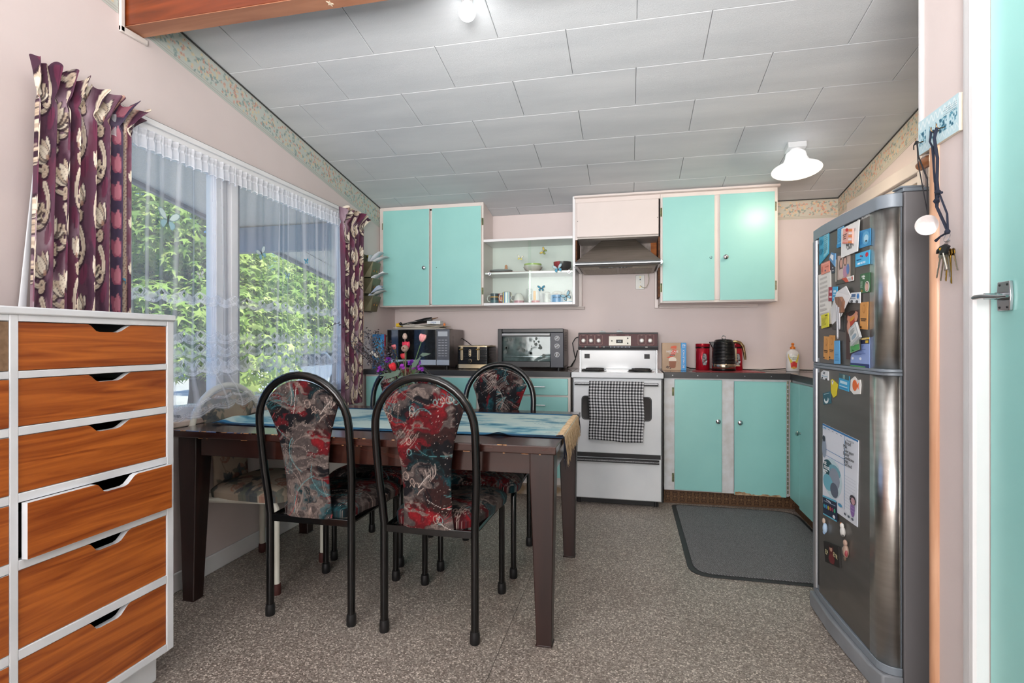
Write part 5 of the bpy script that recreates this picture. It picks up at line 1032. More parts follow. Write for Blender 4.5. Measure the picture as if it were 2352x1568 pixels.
for x, h in ((-.212, .010), (-.078, .016)):
    q = thing('grey_clip', 'small grey plastic clip lying on top of the stove panel, %s' % ('the lower one' if h < .012 else 'the taller one'), 'clip', (x, 4.27, 1.2365)); mb = MB(); mb.prism([(x - .025, 1.2365), (x + .03, 1.2365), (x + .02, 1.2365 + h * .6), (x + .005, 1.2365 + h), (x - .02, 1.2365 + h * .9)], 'y', 4.262, 4.285); P('body', mb, flat('#aab4b6', .4), q, bev=.001)
    mb = MB(); mb.ball((x - .004, 4.272, 1.2375 + h), .003); P('button', mb, DARK, q)
# gingham towel
tw = thing('tea_towel', 'black and white checked tea towel hanging over the oven handle', 'towel', (-.09, sf - .04, .46))
nu, nv = 150, 230; U, V = np.meshgrid(np.linspace(0, 1, nu), np.linspace(0, 1, nv), indexing='ij')
S_ = V * .80; zz = np.where(S_ < .425, .468 + S_, np.where(S_ < .475, .893 + .0 * S_, .893 - (S_ - .475))); 
tt = np.clip((S_ - .41) / .065, 0, 1); yy = sf - .042 + tt * .022; zz = np.where((S_ >= .41) & (S_ <= .475), .878 + .006 * np.sin(tt * math.pi) + 0 * S_, np.where(S_ < .41, .468 + S_, .878 - (S_ - .475)))
yy = yy + .0 * U; wav = .004 * np.sin(U * 17) * np.clip((.88 - zz) / .2, 0, 1); yy = np.where(S_ < .44, yy - .002 + np.minimum(wav, .004) - .004, np.minimum(yy + wav * .1, sf - .012)); xx = -.279 + (.378 - .006 * (1 - V)) * U + .003 * np.sin(zz * 22)
zz = zz + .006 * np.sin(U * 5 + 1) * (V < .1) * (1 - V * 10)
c1 = (np.mod(U * 36 * .5, 1) < .5).astype(float); c2_ = (np.mod(S_ / .0205, 1) < .5).astype(float); k_ = c1 + c2_
col = np.where(k_[..., None] == 2, np.array(lin('#121214')[:3]), np.where(k_[..., None] == 1, np.array(lin('#77777a')[:3]), np.array(lin('#d9d9da')[:3])))
P('cloth', gridmb(np.stack([xx, yy, zz], -1), col), vmat('checked_cotton', .9), tw, smooth=60, solid=.0012)
# ================================================================== things on the worktops
ZT = .945
# microwave
mw = thing('microwave', 'grey and black microwave oven with silver lower strip', 'microwave', (-1.67, 4.1, ZT)); a, b_, f, k_ = -1.935, -1.398, 3.965, 4.325
GM = mat('gunmetal_paint', '#77716e', .3, .7, scale=4, c2='#69625f')
P('casing', bx(a, f + .015, .968, b_, k_, 1.262), GM, mw, bev=.004)
P('door', bx(a, f, .972, -1.510, f + .0145, 1.262), flat('#8f8d8c', .3, .6), mw, bev=.002)
P('door_glass', bx(a + .003, f - .002, 1.016, -1.513, f - .0003, 1.257), flat('#111113', .06), mw, smooth=0)
P('lower_strip', bx(a + .003, f - .0022, .975, -1.512, f - .0003, 1.0155), flat('#c9cdd1', .25, .7), mw)
P('control_panel', bx(-1.508, f, .972, b_, f + .0145, 1.262), flat('#66676b', .3, .5), mw, bev=.002)
P('open_button', bx(-1.506, f - .002, .975, b_ - .003, f - .0003, 1.0155), flat('#c9cdd1', .25, .7), mw)
P('display', bx(-1.495, f - .0015, 1.205, -1.415, f - .0003, 1.243), flat('#b9bec4', .2), mw)
for r_ in range(7):
    for c_ in range(3):
        P('key', bx(-1.492 + c_ * .027, f - .0014, 1.045 + r_ * .021, -1.472 + c_ * .027, f - .0003, 1.0515 + r_ * .021), flat('#a2a4a8', .4), mw, smooth=0)
for r_ in range(14):
    for c_ in range(2): mb = MB(); mb.box(b_, f + .06 + c_ * .03, 1.06 + r_ * .011, b_ + .0006, f + .07 + c_ * .03, 1.064 + r_ * .011); P('vent_slot', mb, DARK, mw, smooth=0)
mb = MB()
for x in (a + .04, b_ - .04):
    for y in (f + .05, k_ - .05): mb.cyl((x, y, ZT), (x, y, .969), .014)
P('foot', mb, DARK, mw, kind='stuff')
mb = MB(); mb.tube([(b_, 4.28, 1.19), (-1.36, 4.31, 1.16), (-1.29, 4.33, 1.10), (-1.22, 4.33, 1.02)], .0035, 8); P('cord', mb, BLACKP, mw)
def sheet(name, label, cat, pts, c, th=.0015, group=None, m=None):
    t_ = MB(); t_.add(pts, [tuple(range(len(pts)))]); o = P(name, t_, m or flat(c, .8), smooth=0, solid=th); return tag(o, label, cat, group)
# on the microwave
mg = thing('magazine_pile', 'loose pile of papers and magazines lying on the microwave', 'magazines', (-1.68, 4.1, 1.263)); rr = random.Random(3)
for k in range(10):
    cx, cy, w_, d_, r0 = -1.68 + rr.uniform(-.03, .05), 4.11, .22 - k * .012, .10, rr.uniform(-.12, .12); z = 1.2635 + k * .0036; mb = MB(); n_ = 12; cu = rr.uniform(.0, .010) * (k > 1)
    top = []; 
    for i in range(n_ + 1):
        t_ = i / n_ * 2 - 1
        for s in (-1, 1): x, y = t_ * w_, s * d_; top.append((cx + x * math.cos(r0) - y * math.sin(r0), cy + x * math.sin(r0) + y * math.cos(r0), z + .0015 + cu * (1 - math.cos(t_ * 3)) * .6))
    mb.add(top, [(2 * i, 2 * i + 1, 2 * i + 3, 2 * i + 2) for i in range(n_)]); P('magazine', mb, flat(('#8e8a80', '#cfc8ba', '#d9d4ca', '#6f675c', '#d8cdb8', '#c7c2b6', '#e0dcd2')[k % 7], .7), mg, solid=.003, smooth=0)
zt_ = 1.302
yt = thing('yellow_box', 'small yellow plastic box on the microwave papers', 'box', (-1.86, 4.06, zt_)); P('body', bx(-1.885, 4.02, 1.285, -1.838, 4.06, 1.313), flat('#e0b81c', .4), yt, bev=.003); P('lid', bx(-1.868, 4.03, 1.3135, -1.855, 4.045, 1.318), flat('#d9482c', .4), yt)
cl = thing('hair_tongs', 'black corded styling tool lying on the papers over the microwave', 'appliance', (-1.70, 4.09, zt_)); mb = MB(); mb.tube([(-1.77, 4.08, 1.315), (-1.72, 4.085, 1.325), (-1.64, 4.09, 1.340), (-1.595, 4.095, 1.349)], [.012, .018, .021, .017], 12); P('body', mb, BLACKP, cl)
mb = MB(); mb.tube([(-1.595, 4.095, 1.349), (-1.545, 4.10, 1.361)], [.006, .003], 8); P('tip', mb, flat('#6f5138', .5), cl)
mb = MB(); mb.tube([(-1.77, 4.08, 1.315), (-1.80, 4.05, 1.305), (-1.83, 4.02, 1.303), (-1.82, 3.99, 1.300), (-1.79, 4.0, 1.31), (-1.75, 4.04, 1.322), (-1.70, 4.05, 1.332), (-1.66, 4.05, 1.336)], .005, 8); mb.ball((-1.835, 4.005, 1.308), .013); P('cord', mb, BLACKP, cl)
wb = thing('medicine_box', 'small white carton on the papers over the microwave', 'box', (-1.52, 4.06, zt_)); mb = MB(); mb.box(-1.615, 4.03, 1.303, -1.50, 4.09, 1.332); P('carton', mb, flat('#dfe3e4', .6), wb, bev=.001); text(wb, 'ZADA', .018, (-1.56, 4.0294, 1.317), FRONT, flat('#5a78b0', .5))
og = thing('orange_clip', 'small orange star shaped clip at the edge of the microwave papers', 'clip', (-1.455, 4.05, 1.29)); mb = MB(); mb.prism([(-1.455 + (.016 if i % 2 == 0 else .006) * math.cos(i * .628), 1.30 + (.016 if i % 2 == 0 else .006) * math.sin(i * .628)) for i in range(10)], 'y', 4.0, 4.008); P('body', mb, flat('#dd7a22', .5), og)

# books and boxes in the corner
def bbox(name, label, cat, x0, x1, y0, y1, z0, z1, c, group=None, bev=.001, nm='carton'):
    t_ = thing(name, label, cat, ((x0 + x1) / 2, (y0 + y1) / 2, z0), group=group); P(nm, bx(x0, y0, z0, x1, y1, z1), flat(c, .5), t_, bev=bev); return t_
bb = bbox('book', 'blue hardback book standing upright in the worktop corner', 'book', -2.048, -1.985, 3.93, 3.945, ZT, 1.222, '#1f6fa8', nm='cover')
P('side', bx(-1.984, 3.93, ZT, -1.942, 3.95, 1.222), flat('#2878b4', .5), bb, bev=.001); P('spine_line', bx(-1.9435, 3.9292, ZT + .002, -1.9405, 3.951, 1.221), flat('#a8283c', .5), bb, smooth=0)
P('cover_art', bx(-2.03, 3.9285, 1.06, -1.96, 3.9297, 1.18), flat('#3f97c7', .5), bb, smooth=0); text(bb, 'RENEE', .015, (-2.0, 3.929, 1.005), FRONT, WHITE); text(bb, 'MARGUN', .014, (-2.0, 3.929, .985), FRONT, WHITE)
b2 = bbox('book', 'dark grey photo book standing behind the blue one', 'book', -1.99, -1.90, 3.975, 3.995, ZT, 1.215, '#4b5152', nm='cover'); P('cover_art', bx(-1.975, 3.973, 1.10, -1.91, 3.9748, 1.20), flat('#7c857c', .5), b2, smooth=0)

# toaster
ts = thing('toaster', 'black ribbed four slice toaster with gold trim', 'toaster', (-1.2, 4.05, ZT)); a, b_, f, k_ = -1.335, -1.082, 3.97, 4.24; GOLD = flat('#dcc6a0', .3, .8)
def rbox(a, b_, f, k_, z0, z1, r_, n=5): q = MB(); q.prism(rpoly([(a, f), (b_, f), (b_, k_), (a, k_)], [r_] * 4, n), 'z', z0, z1); return q
P('base', rbox(a, b_, f, k_, ZT + .006, .984, .02), GOLD, ts, bev=.002); P('body', rbox(a, b_, f + .001, k_, .9845, 1.118, .02), flat('#0d0d0f', .25), ts)
for k in range(16):
    z = .990 + k * .0078; mb = MB(); rp_ = rpoly([(a, f + .001), (b_, f + .001), (b_, k_), (a, k_)], [.02] * 4, 5); mb.tube([(x, y, z + .0012 * math.sin(x * 60 + k * 2)) for x, y in rp_], .0026, 6, closed=True); P('rib', mb, flat('#121214', .18), ts)
P('top_plate', rbox(a + .002, b_ - .002, f + .003, k_ - .002, 1.1185, 1.131, .02), GOLD, ts, bev=.003)
for x in (-1.285, -1.225, -1.165, -1.115): P('slot', bx(x - .01, f + .05, 1.1312, x + .01, k_ - .04, 1.1325), DARK, ts, smooth=0)
for x in (-1.296, -1.160):
    mb = MB(); mb.prism(rpoly([(x - .009, 1.015), (x - .009, 1.124), (x + .009, 1.124), (x + .009, 1.015)], [.009] * 4, 5), 'y', f - .005, f + .0005); P('lever_plate', mb, GOLD, ts, bev=.001); P('lever_slot', bx(x - .002, f - .0056, 1.022, x + .002, f - .0051, 1.117), DARK, ts, smooth=0); mb = MB(); mb.tube([(x - .015, f - .014, 1.099), (x + .011, f - .014, 1.102)], .006, 10); P('lever', mb, flat('#c7a766', .25, .9), ts)
x = -1.229; mb = MB(); mb.prism(rpoly([(x - .009, 1.044), (x - .009, 1.100), (x + .009, 1.100), (x + .009, 1.044)], [.009] * 4, 5), 'y', f - .005, f + .0005); P('button_plate', mb, GOLD, ts)
for z in (1.054, 1.072, 1.090): mb = MB(); mb.cyl((x, f - .005, z), (x, f - .008, z), .0055); P('button', mb, flat('#1d2430', .2), ts)
mb = MB(); mb.lathe([(.014, 0), (.013, .008), (.009, .012), (0, .0125)], (0, 0, 0), 18, Matrix.Rotation(R(90), 4, 'X')); mb.v = [(v[0] + x, v[1] + f - .004, v[2] + 1.010) for v in mb.v]; P('dial', mb, flat('#14120f', .3), ts)
mb = MB(); mb.lathe([(.015, 0), (.0155, .003), (.014, .004)], (0, 0, 0), 18, Matrix.Rotation(R(90), 4, 'X')); mb.v = [(v[0] + x, v[1] + f - .003, v[2] + 1.010) for v in mb.v]; P('dial_ring', mb, GOLD, ts)
mb = MB()
for x in (a + .03, b_ - .03):
    for y in (f + .03, k_ - .03): mb.cyl((x, y, ZT), (x, y, ZT + .007), .01)
P('foot', mb, DARK, ts, kind='stuff')

# mini oven
mo = thing('mini_oven', 'black benchtop oven with glass door and three dials', 'oven', (-.75, 4.1, ZT)); a, b_, f, k_ = -1.008, -.492, 3.985, 4.33; BO = flat('#17181b', .35); NB = flat('#1a2030', .4)
mb = MB(); mb.box(a + .004, f + .06, .965, b_ - .002, k_, 1.262); P('casing', mb, mat('scorched_casing', '#77706a', .35, .6, scale=5, c2='#5d5650'), mo, bev=.006)
ox0, ox1, oz0, oz1 = a + .035, -.592, 1.010, 1.232
P('fascia', bx(a, f, .963, ox0, f + .0595, 1.262), BO, mo, bev=.004); P('fascia', bx(ox0, f, oz1, b_, f + .0595, 1.262), BO, mo, bev=.004); P('fascia', bx(ox0, f, .963, ox1, f + .0595, oz0), BO, mo, bev=.004); P('dial_panel', bx(ox1, f, .963, b_, f + .0595, oz1), NB, mo, bev=.003)
P('oven_liner', bx(ox0, f + .045, oz0, ox1, f + .059, oz1), mat('grimy_oven_lining', '#7d8583', .5, .3, c2='#4c5352', scale=14, detail=6), mo, smooth=0)
P('door_glass', bx(ox0 + .001, f + .004, oz0, ox1 - .001, f + .007, 1.205), glass('oven_glass', (.8, .85, .85), .04, .05), mo, smooth=0)
mb = MB(); mb.prism([(f + .002, 1.200), (f - .012, 1.203), (f - .016, 1.212), (f - .012, 1.224), (f + .002, 1.226)], 'x', ox0 + .003, ox1 - .003); P('door_handle', mb, flat('#dcdee0', .28, .85), mo)
for k in range(7): P('rack_bar', bx(ox0 + .005, f + .012 + k * .005, 1.045, ox1 - .005, f + .0135 + k * .005, 1.047), CHROME, mo, smooth=0)
mb = MB(); rr = random.Random(6)
for k in range(26): x, z = rr.uniform(ox0 + .02, ox1 - .02), rr.uniform(1.03, 1.19); s_ = rr.uniform(.003, .016); mb.add([(x + s_ * math.cos(t_) * rr.uniform(.6, 1.2), f + .0035, z + s_ * math.sin(t_) * rr.uniform(.6, 1.3)) for t_ in np.linspace(0, 5.6, 9)], [tuple(range(9))])
P('grime', mb, flat('#5c6460', .8), mo, smooth=0, kind='stuff', label='baked on splashes inside the glass')
for z, an in ((1.187, .6), (1.128, .45), (1.062, 1.5)):
    x = -.540; mb = MB(); mb.cyl((x, f + .001, z), (x, f - .004, z), .0185, n=24); rg = P('dial_ring', mb, flat('#c9ccd2', .3), mo); mb = MB(); mb.cyl((x, f - .0041, z), (x, f - .009, z), .0155, n=24); P('dial', mb, flat('#101114', .3), mo)
    c_, s_ = math.cos(an) * .013, math.sin(an) * .013; mb = MB(); mb.tube([(x - c_, f - .012, z - s_), (x + c_, f - .012, z + s_)], .0042, 8); P('dial_grip', mb, flat('#d7dade', .3), mo)
    for t_ in range(8): q = t_ * .785 + .2; P('tick', bx(x + .0225 * math.cos(q) - .0009, f - .0008, z + .0225 * math.sin(q) - .0009, x + .0225 * math.cos(q) + .0009, f - .0001, z + .0225 * math.sin(q) + .0009), flat('#9aa3b4', .5), mo, smooth=0)
for r_ in range(12): P('vent_slot', bx(b_ - .002, 4.09, 1.09 + r_ * .013, b_ - .0012, 4.22, 1.094 + r_ * .013), DARK, mo, smooth=0)
mb = MB()
for x in (a + .05, b_ - .04):
    for y in (f + .03, k_ - .04): mb.cyl((x, y, ZT), (x, y, .966), .012)
P('foot', mb, DARK, mo, kind='stuff')
mb = MB(); mb.tube([(-.405, 4.29, 1.20), (-.43, 4.28, 1.19), (-.452, 4.27, 1.15), (-.44, 4.26, 1.08), (-.425, 4.24, 1.02), (-.45, 4.2, .965), (-.50, 4.30, .952)], .0042, 8); P('cord', mb, BLACKP, mo)
mb = MB(); mb.tube([(-.415, 4.3, 1.09), (-.43, 4.27, 1.02), (-.46, 4.22, .965), (-.485, 4.2, .950)], .0042, 8); P('cord', mb, BLACKP, st)

# coffee carton
cx0, cx1 = .243, .379; cf = thing('coffee_carton', 'tan and blue cappuccino sachet carton beside the stove', 'carton', (.335, 4.19, ZT)); TAN = mat('printed_tan_card', '#b79a7c', .45, scale=5, c2='#a5886b')
P('front_face', bx(cx0, 4.15, ZT, cx1, 4.24, 1.152), TAN, cf, bev=.0015); BLU = flat('#2b8fcf', .4); P('blue_band', bx(cx1 + .0003, 4.1495, ZT, .418, 4.24, 1.153), BLU, cf, bev=.0015)
Y_ = 4.1492; mb = MB(); mb.prism([(.272, 1.04), (.30, 1.052), (.318, 1.105), (.352, 1.098), (.335, 1.06), (.31, 1.035)], 'y', Y_ - .0004, Y_); P('red_swoosh', mb, flat('#c9482e', .5), cf, smooth=0)
mb = MB(); mb.prism([(.303, 1.11), (.308, 1.125), (.33, 1.132), (.348, 1.13), (.346, 1.108)], 'y', Y_ - .0004, Y_); P('red_swoosh', mb, flat('#d2552f', .5), cf, smooth=0)
text(cf, 'NESCAFE', .0215, (.317, Y_ - .001, 1.086), FRONT, WHITE); text(cf, 'CAPPUCCINO', .008, (.317, Y_ - .001, 1.070), FRONT, WHITE)
P('strong_label', bx(.298, Y_ - .0006, 1.054, .334, Y_, 1.063), flat('#2a1a14', .5), cf, smooth=0); text(cf, 'STRONG', .007, (.316, Y_ - .0012, 1.0585), FRONT, WHITE)
mb = MB(); mb.prism([(.296, .968), (.290, 1.03), (.346, 1.03), (.340, .968), (.33, .962), (.306, .962)], 'y', Y_ - .0006, Y_); P('cup_picture', mb, flat('#8c5334', .5), cf, smooth=0)
mb = MB(); mb.prism([(.290, 1.015), (.290, 1.03), (.300, 1.042), (.32, 1.047), (.338, 1.041), (.346, 1.03), (.345, 1.015)], 'y', Y_ - .0009, Y_ - .0001); P('foam_picture', mb, flat('#e4d8c8', .5), cf, smooth=0)
mb = MB(); mb.tube([(.346, Y_ - .0006, 1.022), (.358, Y_ - .0006, 1.018), (.356, Y_ - .0006, .998), (.344, Y_ - .0006, .99)], .0016, 5); P('cup_handle', mb, flat('#cbb8a6', .5), cf)
for k, (x, z) in enumerate(((.275, .968), (.285, .963), (.292, .972), (.302, .96), (.281, .975))): mb = MB(); mb.prism([(x + .006 * math.cos(t_), z + .004 * math.sin(t_)) for t_ in np.linspace(0, 5.6, 9)], 'y', Y_ - .001, Y_); P('bean_picture', mb, flat('#40231a', .5), cf, smooth=0)
text(cf, '26', .024, (.399, Y_ - .001, 1.135), FRONT, WHITE); text(cf, 'PACK', .008, (.399, Y_ - .001, 1.119), FRONT, WHITE)
text(cf, 'BIG VALUE PACK', .0185, (.399, Y_ - .001, 1.032), Matrix.Rotation(R(90), 3, 'X').to_4x4().to_3x3() @ Matrix.Rotation(R(90), 3, 'Z'), WHITE)
P('white_rule', bx(.3795, Y_ - .0005, .95, .3805, Y_ + .001, 1.11), WHITE, cf, smooth=0)

# canisters, kettle, soap, red cloth, cable
rm = tag(P('red_cloth', MB().prism([(.445, 4.02), (.475, 3.975), (.93, 3.975), (.865, 4.30), (.50, 4.31)], 'z', ZT + .0004, ZT + .003), mat('red_plastic_cloth', '#a33a40', .4, scale=9), bev=.001, smooth=0), 'thin red cloth lying under the kettle and canisters', 'cloth')
REDM = mat('red_lacquer', '#b3182c', .18, .35, scale=3, c2='#9f1426')
def canister(x, y, label):
    t_ = thing('canister', label, 'canister', (x, y, ZT + .0032)); z = ZT + .0032; r_ = .0505
    mb = MB(); mb.lathe([(r_ - .002, 0), (r_, .002), (r_, .162), (r_ - .001, .163)], (x, y, z), 40); P('body', mb, REDM, t_, smooth=50)
    mb = MB(); mb.lathe([(r_ + .001, .1635), (r_ + .0015, .166), (r_ + .0015, .173), (r_, .1745)], (x, y, z), 40); P('band', mb, flat('#3f1a1e', .3, .8), t_, smooth=50)
    mb = MB(); mb.lathe([(r_ + .0005, .175), (r_ + .0015, .177), (r_ + .0015, .197), (r_ - .002, .1995), (0, .1995)], (x, y, z), 40); P('lid', mb, REDM, t_, smooth=50)
    n1 = 24; mb = MB(); pts = []
    for k in range(n1): t_a = 2 * math.pi * k / n1; u, v = .017 * math.cos(t_a), .048 * math.sin(t_a); v = max(-.044, min(.044, v * 1.15)); an = -math.pi / 2 + .15 + u / r_; pts.append((x + (r_ + .0012) * math.cos(an), y + (r_ + .0012) * math.sin(an), z + .080 + v))
    mb.add(pts, [tuple(range(n1))]); P('window', mb, mat('tea_bags_behind_window', '#9d9f9f', .3, c2='#3a3c3c', scale=60, ramp=(.4, .55)), t_, smooth=0, solid=.001); mb = MB(); mb.tube(pts, .0014, 5, closed=True); P('window_rim', mb, flat('#8c9092', .2, 1), t_)
canister(.543, 4.215, 'red lacquered canister standing clear to the stove side of the kettle'); canister(.665, 4.235, 'red lacquered canister mostly hidden behind the black kettle'); canister(.778, 4.225, 'red lacquered canister seen through the loop of the kettle handle')
kx, ky, kz = .672, 4.085, ZT + .0032; kt = thing('kettle', 'black ribbed electric kettle with gold handle and chrome band', 'kettle', (kx, ky, kz))
mb = MB(); mb.lathe([(.080, 0), (.083, .003), (.083, .016), (.080, .018)], (kx, ky, kz), 36); P('base', mb, BLACKP, kt, smooth=50)
mb = MB(); mb.lathe([(.080, .0185), (.0815, .020), (.0815, .050), (.080, .052)], (kx, ky, kz), 36); P('chrome_band', mb, flat('#b9a994', .2, 1), kt, smooth=50)
prof = [(.080, .0525)]; nr = 15
for k in range(nr):
    z = .055 + k * .0105; r_ = .0815 - .012 * (k / nr) ** 2.2; prof += [(r_ - .0018, z), (r_ + .0008, z + .003), (r_ + .0008, z + .0075), (r_ - .0018, z + .0102)]
prof += [(.066, .214), (.062, .222), (.058, .2255)]; mb = MB(); mb.lathe(prof, (kx, ky, kz), 36); P('body', mb, BLACKP, kt, smooth=60)
mb = MB(); mb.lathe([(.058, .2258), (.056, .2285), (.02, .2315), (0, .232)], (kx, ky, kz), 36); P('lid', mb, flat('#1a1a1c', .2, .3), kt, smooth=50)
mb = MB(); mb.tube([(kx + .0125 * math.cos(t_), ky, kz + .2445 + .0125 * math.sin(t_)) for t_ in np.linspace(0, 2 * math.pi, 19)[:-1]], .004, 8, closed=True); P('lid_ring', mb, CHROME, kt)
mb = MB(); mb.hexa([(kx - .078, ky - .014, kz + .165), (kx - .05, ky - .016, kz + .15), (kx - .05, ky + .016, kz + .15), (kx - .078, ky + .014, kz + .165)], [(kx - .103, ky - .010, kz + .213), (kx - .05, ky - .022, kz + .214), (kx - .05, ky + .022, kz + .214), (kx - .103, ky + .010, kz + .213)]); P('spout', mb, BLACKP, kt, bev=.004)
mb = MB(); mb.tube([(kx + .055, ky, kz + .210), (kx + .085, ky, kz + .212), (kx + .112, ky, kz + .205), (kx + .132, ky, kz + .180), (kx + .140, ky, kz + .14), (kx + .146, ky, kz + .10), (kx + .148, ky, kz + .082)], [.012, .0125, .012, .0115, .010, .009, .007], 12); P('handle', mb, flat('#a8906c', .2, .95), kt)
mb = MB(); mb.tube([(kx + .083, ky - .005, kz + .165), (kx + .084, ky - .005, kz + .075)], .005, 8); P('gauge', mb, GOLD, kt); P('switch', bx(kx + .082, ky - .006, kz + .035, kx + .112, ky + .006, kz + .041), GOLD, kt, bev=.001)
sx, sy, sz = 1.155, 4.16, ZT + .0005; dl = thing('dish_soap_bottle', 'white dishwashing liquid bottle with orange cap', 'bottle', (sx, sy, sz))
mb = MB(); mb.lathe([(.040, 0), (.044, .004), (.044, .06), (.0405, .085), (.044, .11), (.0455, .125), (.038, .142), (.018, .158), (.017, .162)], (sx, sy, sz), 30, sx=1, sy=.62); P('body', mb, flat('#dcdad8', .3), dl, smooth=60)
mb = MB(); mb.lathe([(.0175, .1625), (.0175, .176), (.008, .181), (.007, .193), (.012, .197), (.011, .201), (.005, .207), (0, .2075)], (sx, sy, sz), 20); P('cap', mb, flat('#d9781e', .4), dl, smooth=50)
def lab(pts, c, off): mb = MB(); mb.add([(sx + u, sy - .62 * math.sqrt(max(0, .044 ** 2 - u * u)) - off - .002, sz + v) for u, v in pts], [tuple(range(len(pts)))]); return mb
P('label_print', lab([(-.034, .127), (-.034, .10), (-.022, .06), (-.018, .025), (.0, .020), (.018, .025), (.022, .06), (.034, .10), (.034, .127)], 0, .0012), flat('#d8c24e', .5), dl, smooth=0)
P('label_red', lab([(-.022, .062), (-.019, .032), (0, .024), (.019, .032), (.022, .062), (0, .075)], 0, .0022), flat('#c93832', .5), dl, smooth=0); P('label_white', lab([(-.024, .105), (-.012, .078), (.012, .078), (.024, .105), (0, .122)], 0, .0022), flat('#eef0e6', .5), dl, smooth=0)
text(dl, 'MORNING', .0105, (sx, sy - .0325, sz + .100), FRONT, flat('#23402c', .5)); text(dl, 'FRESH', .0105, (sx, sy - .0325, sz + .0895), FRONT, flat('#23402c', .5))
mb = MB(); mb.tube([(.40, 4.28, .975), (.46, 4.30, .955), (.55, 4.30, .951), (.72, 4.31, .951), (.85, 4.25, .951), (.95, 4.2, .951), (1.05, 4.25, .955), (1.13, 4.27, .960), (1.22, 4.25, .953), (1.38, 4.22, .951)], .0035, 8); tag(P('extension_cable', mb, BLACKP), 'black cable snaking along the worktop behind the kettle and soap', 'cord')

# ================================================================== display cupboard contents
def cup(name, label, x, y, z, r_, h, c, hand=-1, up=True, taper=0, band=None, cat='mug', stripes=None, txt=None, bowl=False, hm=None):
    t_ = thing(name, label, cat, (x, y, z), group='cups in the display cupboard' if cat == 'mug' else None); th = .003
    if up: pr = [(r_ * (1 - taper) * .9, 0), (r_ * (1 - taper), .003), (r_, h), (r_ - th, h), (r_ * (1 - taper) - th, .006), (0, .006)]
    else: pr = [(r_ - th, 0), (r_, 0), (r_ * .99, h * .35), (r_ * (1 - taper * .5), h * .75), (r_ * (1 - taper), h - .006), (r_ * (1 - taper) * .7, h), (0, h)]
    if bowl: pr = [(r_ * .45, 0), (r_ * .5, .004), (r_ * .85, h * .45), (r_, h), (r_ - th, h), (r_ * .82, h * .5), (r_ * .4, .008), (0, .008)]
    mb = MB(); mb.lathe(pr, (x, y, z), 28)
    if stripes:
        mb2 = MB(); mb2.v = mb.v; mb2.f = mb.f; mb2.mi = [0] * len(mb.f)
        for i, f_ in enumerate(mb.f):
            cx_ = sum(mb.v[q][0] for q in f_) / len(f_) - x; cy_ = sum(mb.v[q][1] for q in f_) / len(f_) - y; mb2.mi[i] = int(((math.atan2(cy_, cx_) / (2 * math.pi) + 1) % 1) * len(stripes) * 3) % len(stripes)
        P('body', mb2, [flat(s_, .25) for s_ in stripes], t_, smooth=50)
    else: P('body', mb, flat(c, .25), t_, smooth=50)
    if band:
        for (za, zb, bc_) in band: mb = MB(); ra = r_ * 1.004 + .0006 if not taper or not up else r_ * (1 - taper * (1 - za / h)) + .001; mb.lathe([(ra, za), (ra + (0 if not up else (zb - za) / h * taper * r_), zb)], (x, y, z), 28); P('printed_band', mb, flat(bc_, .3), t_, smooth=50)
    if hand:
        mb = MB(); s_ = hand; mb.tube([(x + s_ * (r_ - .003), y - .004, z + h * .80), (x + s_ * (r_ + .018), y - .008, z + h * .78), (x + s_ * (r_ + .025), y - .010, z + h * .5), (x + s_ * (r_ + .016), y - .008, z + h * .24), (x + s_ * (r_ - .003), y - .004, z + h * .2)], .0038, 8); P('handle', mb, flat(hm or c if not stripes else '#dfe3e0', .25), t_)
    if txt: text(t_, txt[0], txt[1], (x + .002, y - r_ - .0016, z + h * txt[3]), Matrix.Rotation(R(90), 3, 'X') @ Matrix.Rotation(R(180), 3, 'Z'), flat(txt[2], .5))
    return t_
Z0, Z1, YC = 1.4725, 1.7248, 4.185
cup('mug', 'dark teal patterned mug at the end by the mint cupboard', -1.085, 4.19, Z0, .036, .084, '#26414b', -1, band=[(.01, .03, '#35606a'), (.05, .06, '#b78c3e')], hm='#d9dcd8')
cup('mug', 'mug with orange sunset picture and white handle', -1.035, 4.215, Z0, .035, .084, '#8a3a2a', -1, band=[(.02, .055, '#d96a2c')], hm='#d9dcd8')
cup('mug', 'tall mug with blue, white and yellow vertical stripes', -.975, 4.16, Z0, .037, .094, '#ddd', -1, up=False, stripes=['#5f86b8', '#dbe2df', '#9cc5d2', '#dbe2df', '#3f62a0', '#dcc877'])
cup('mug', 'upturned white cup with pink floral rim beside the striped mug', -.868, 4.13, Z0, .041, .078, '#e0dfd9', -1, up=False, taper=.45, band=[(.0, .018, '#b98a92')])
cup('mug', 'plain pale mug standing at the back behind the floral cup', -.905, 4.27, Z0, .034, .090, '#cdd6d6', 0, up=False, taper=.2)
cup('mug', 'white mug with yellow and red panels in the middle of the row', -.735, 4.15, Z0, .034, .096, '#d9dcdb', -1, band=[(.0, .018, '#b23a3a')])
P('yellow_panel', bx(-.748, 4.1145, Z0 + .02, -.728, 4.1158, Z0 + .094), flat('#d99a1c', .4), [o for o in bpy.data.objects if o.get('label', '').startswith('white mug with yellow')][0], smooth=0)
cup('mug', 'white footed cup behind the pair of steel mugs', -.655, 4.22, Z0, .036, .092, '#d6d7d2', -1, up=False, taper=.3)
cup('mug', 'large upturned blue mug reading be kind', -.560, 4.14, Z0, .052, .090, '#dcdad2', -1, up=False, taper=.38, band=[(.0, .058, '#7fb0d4')], txt=('be kind', .019, '#1f3354', .40))
cup('mug', 'tall upturned white cup with blue rim next to the hood', -.478, 4.15, Z0, .040, .100, '#dcdad4', -1, up=False, taper=.45, band=[(.0, .006, '#4f97bd')])
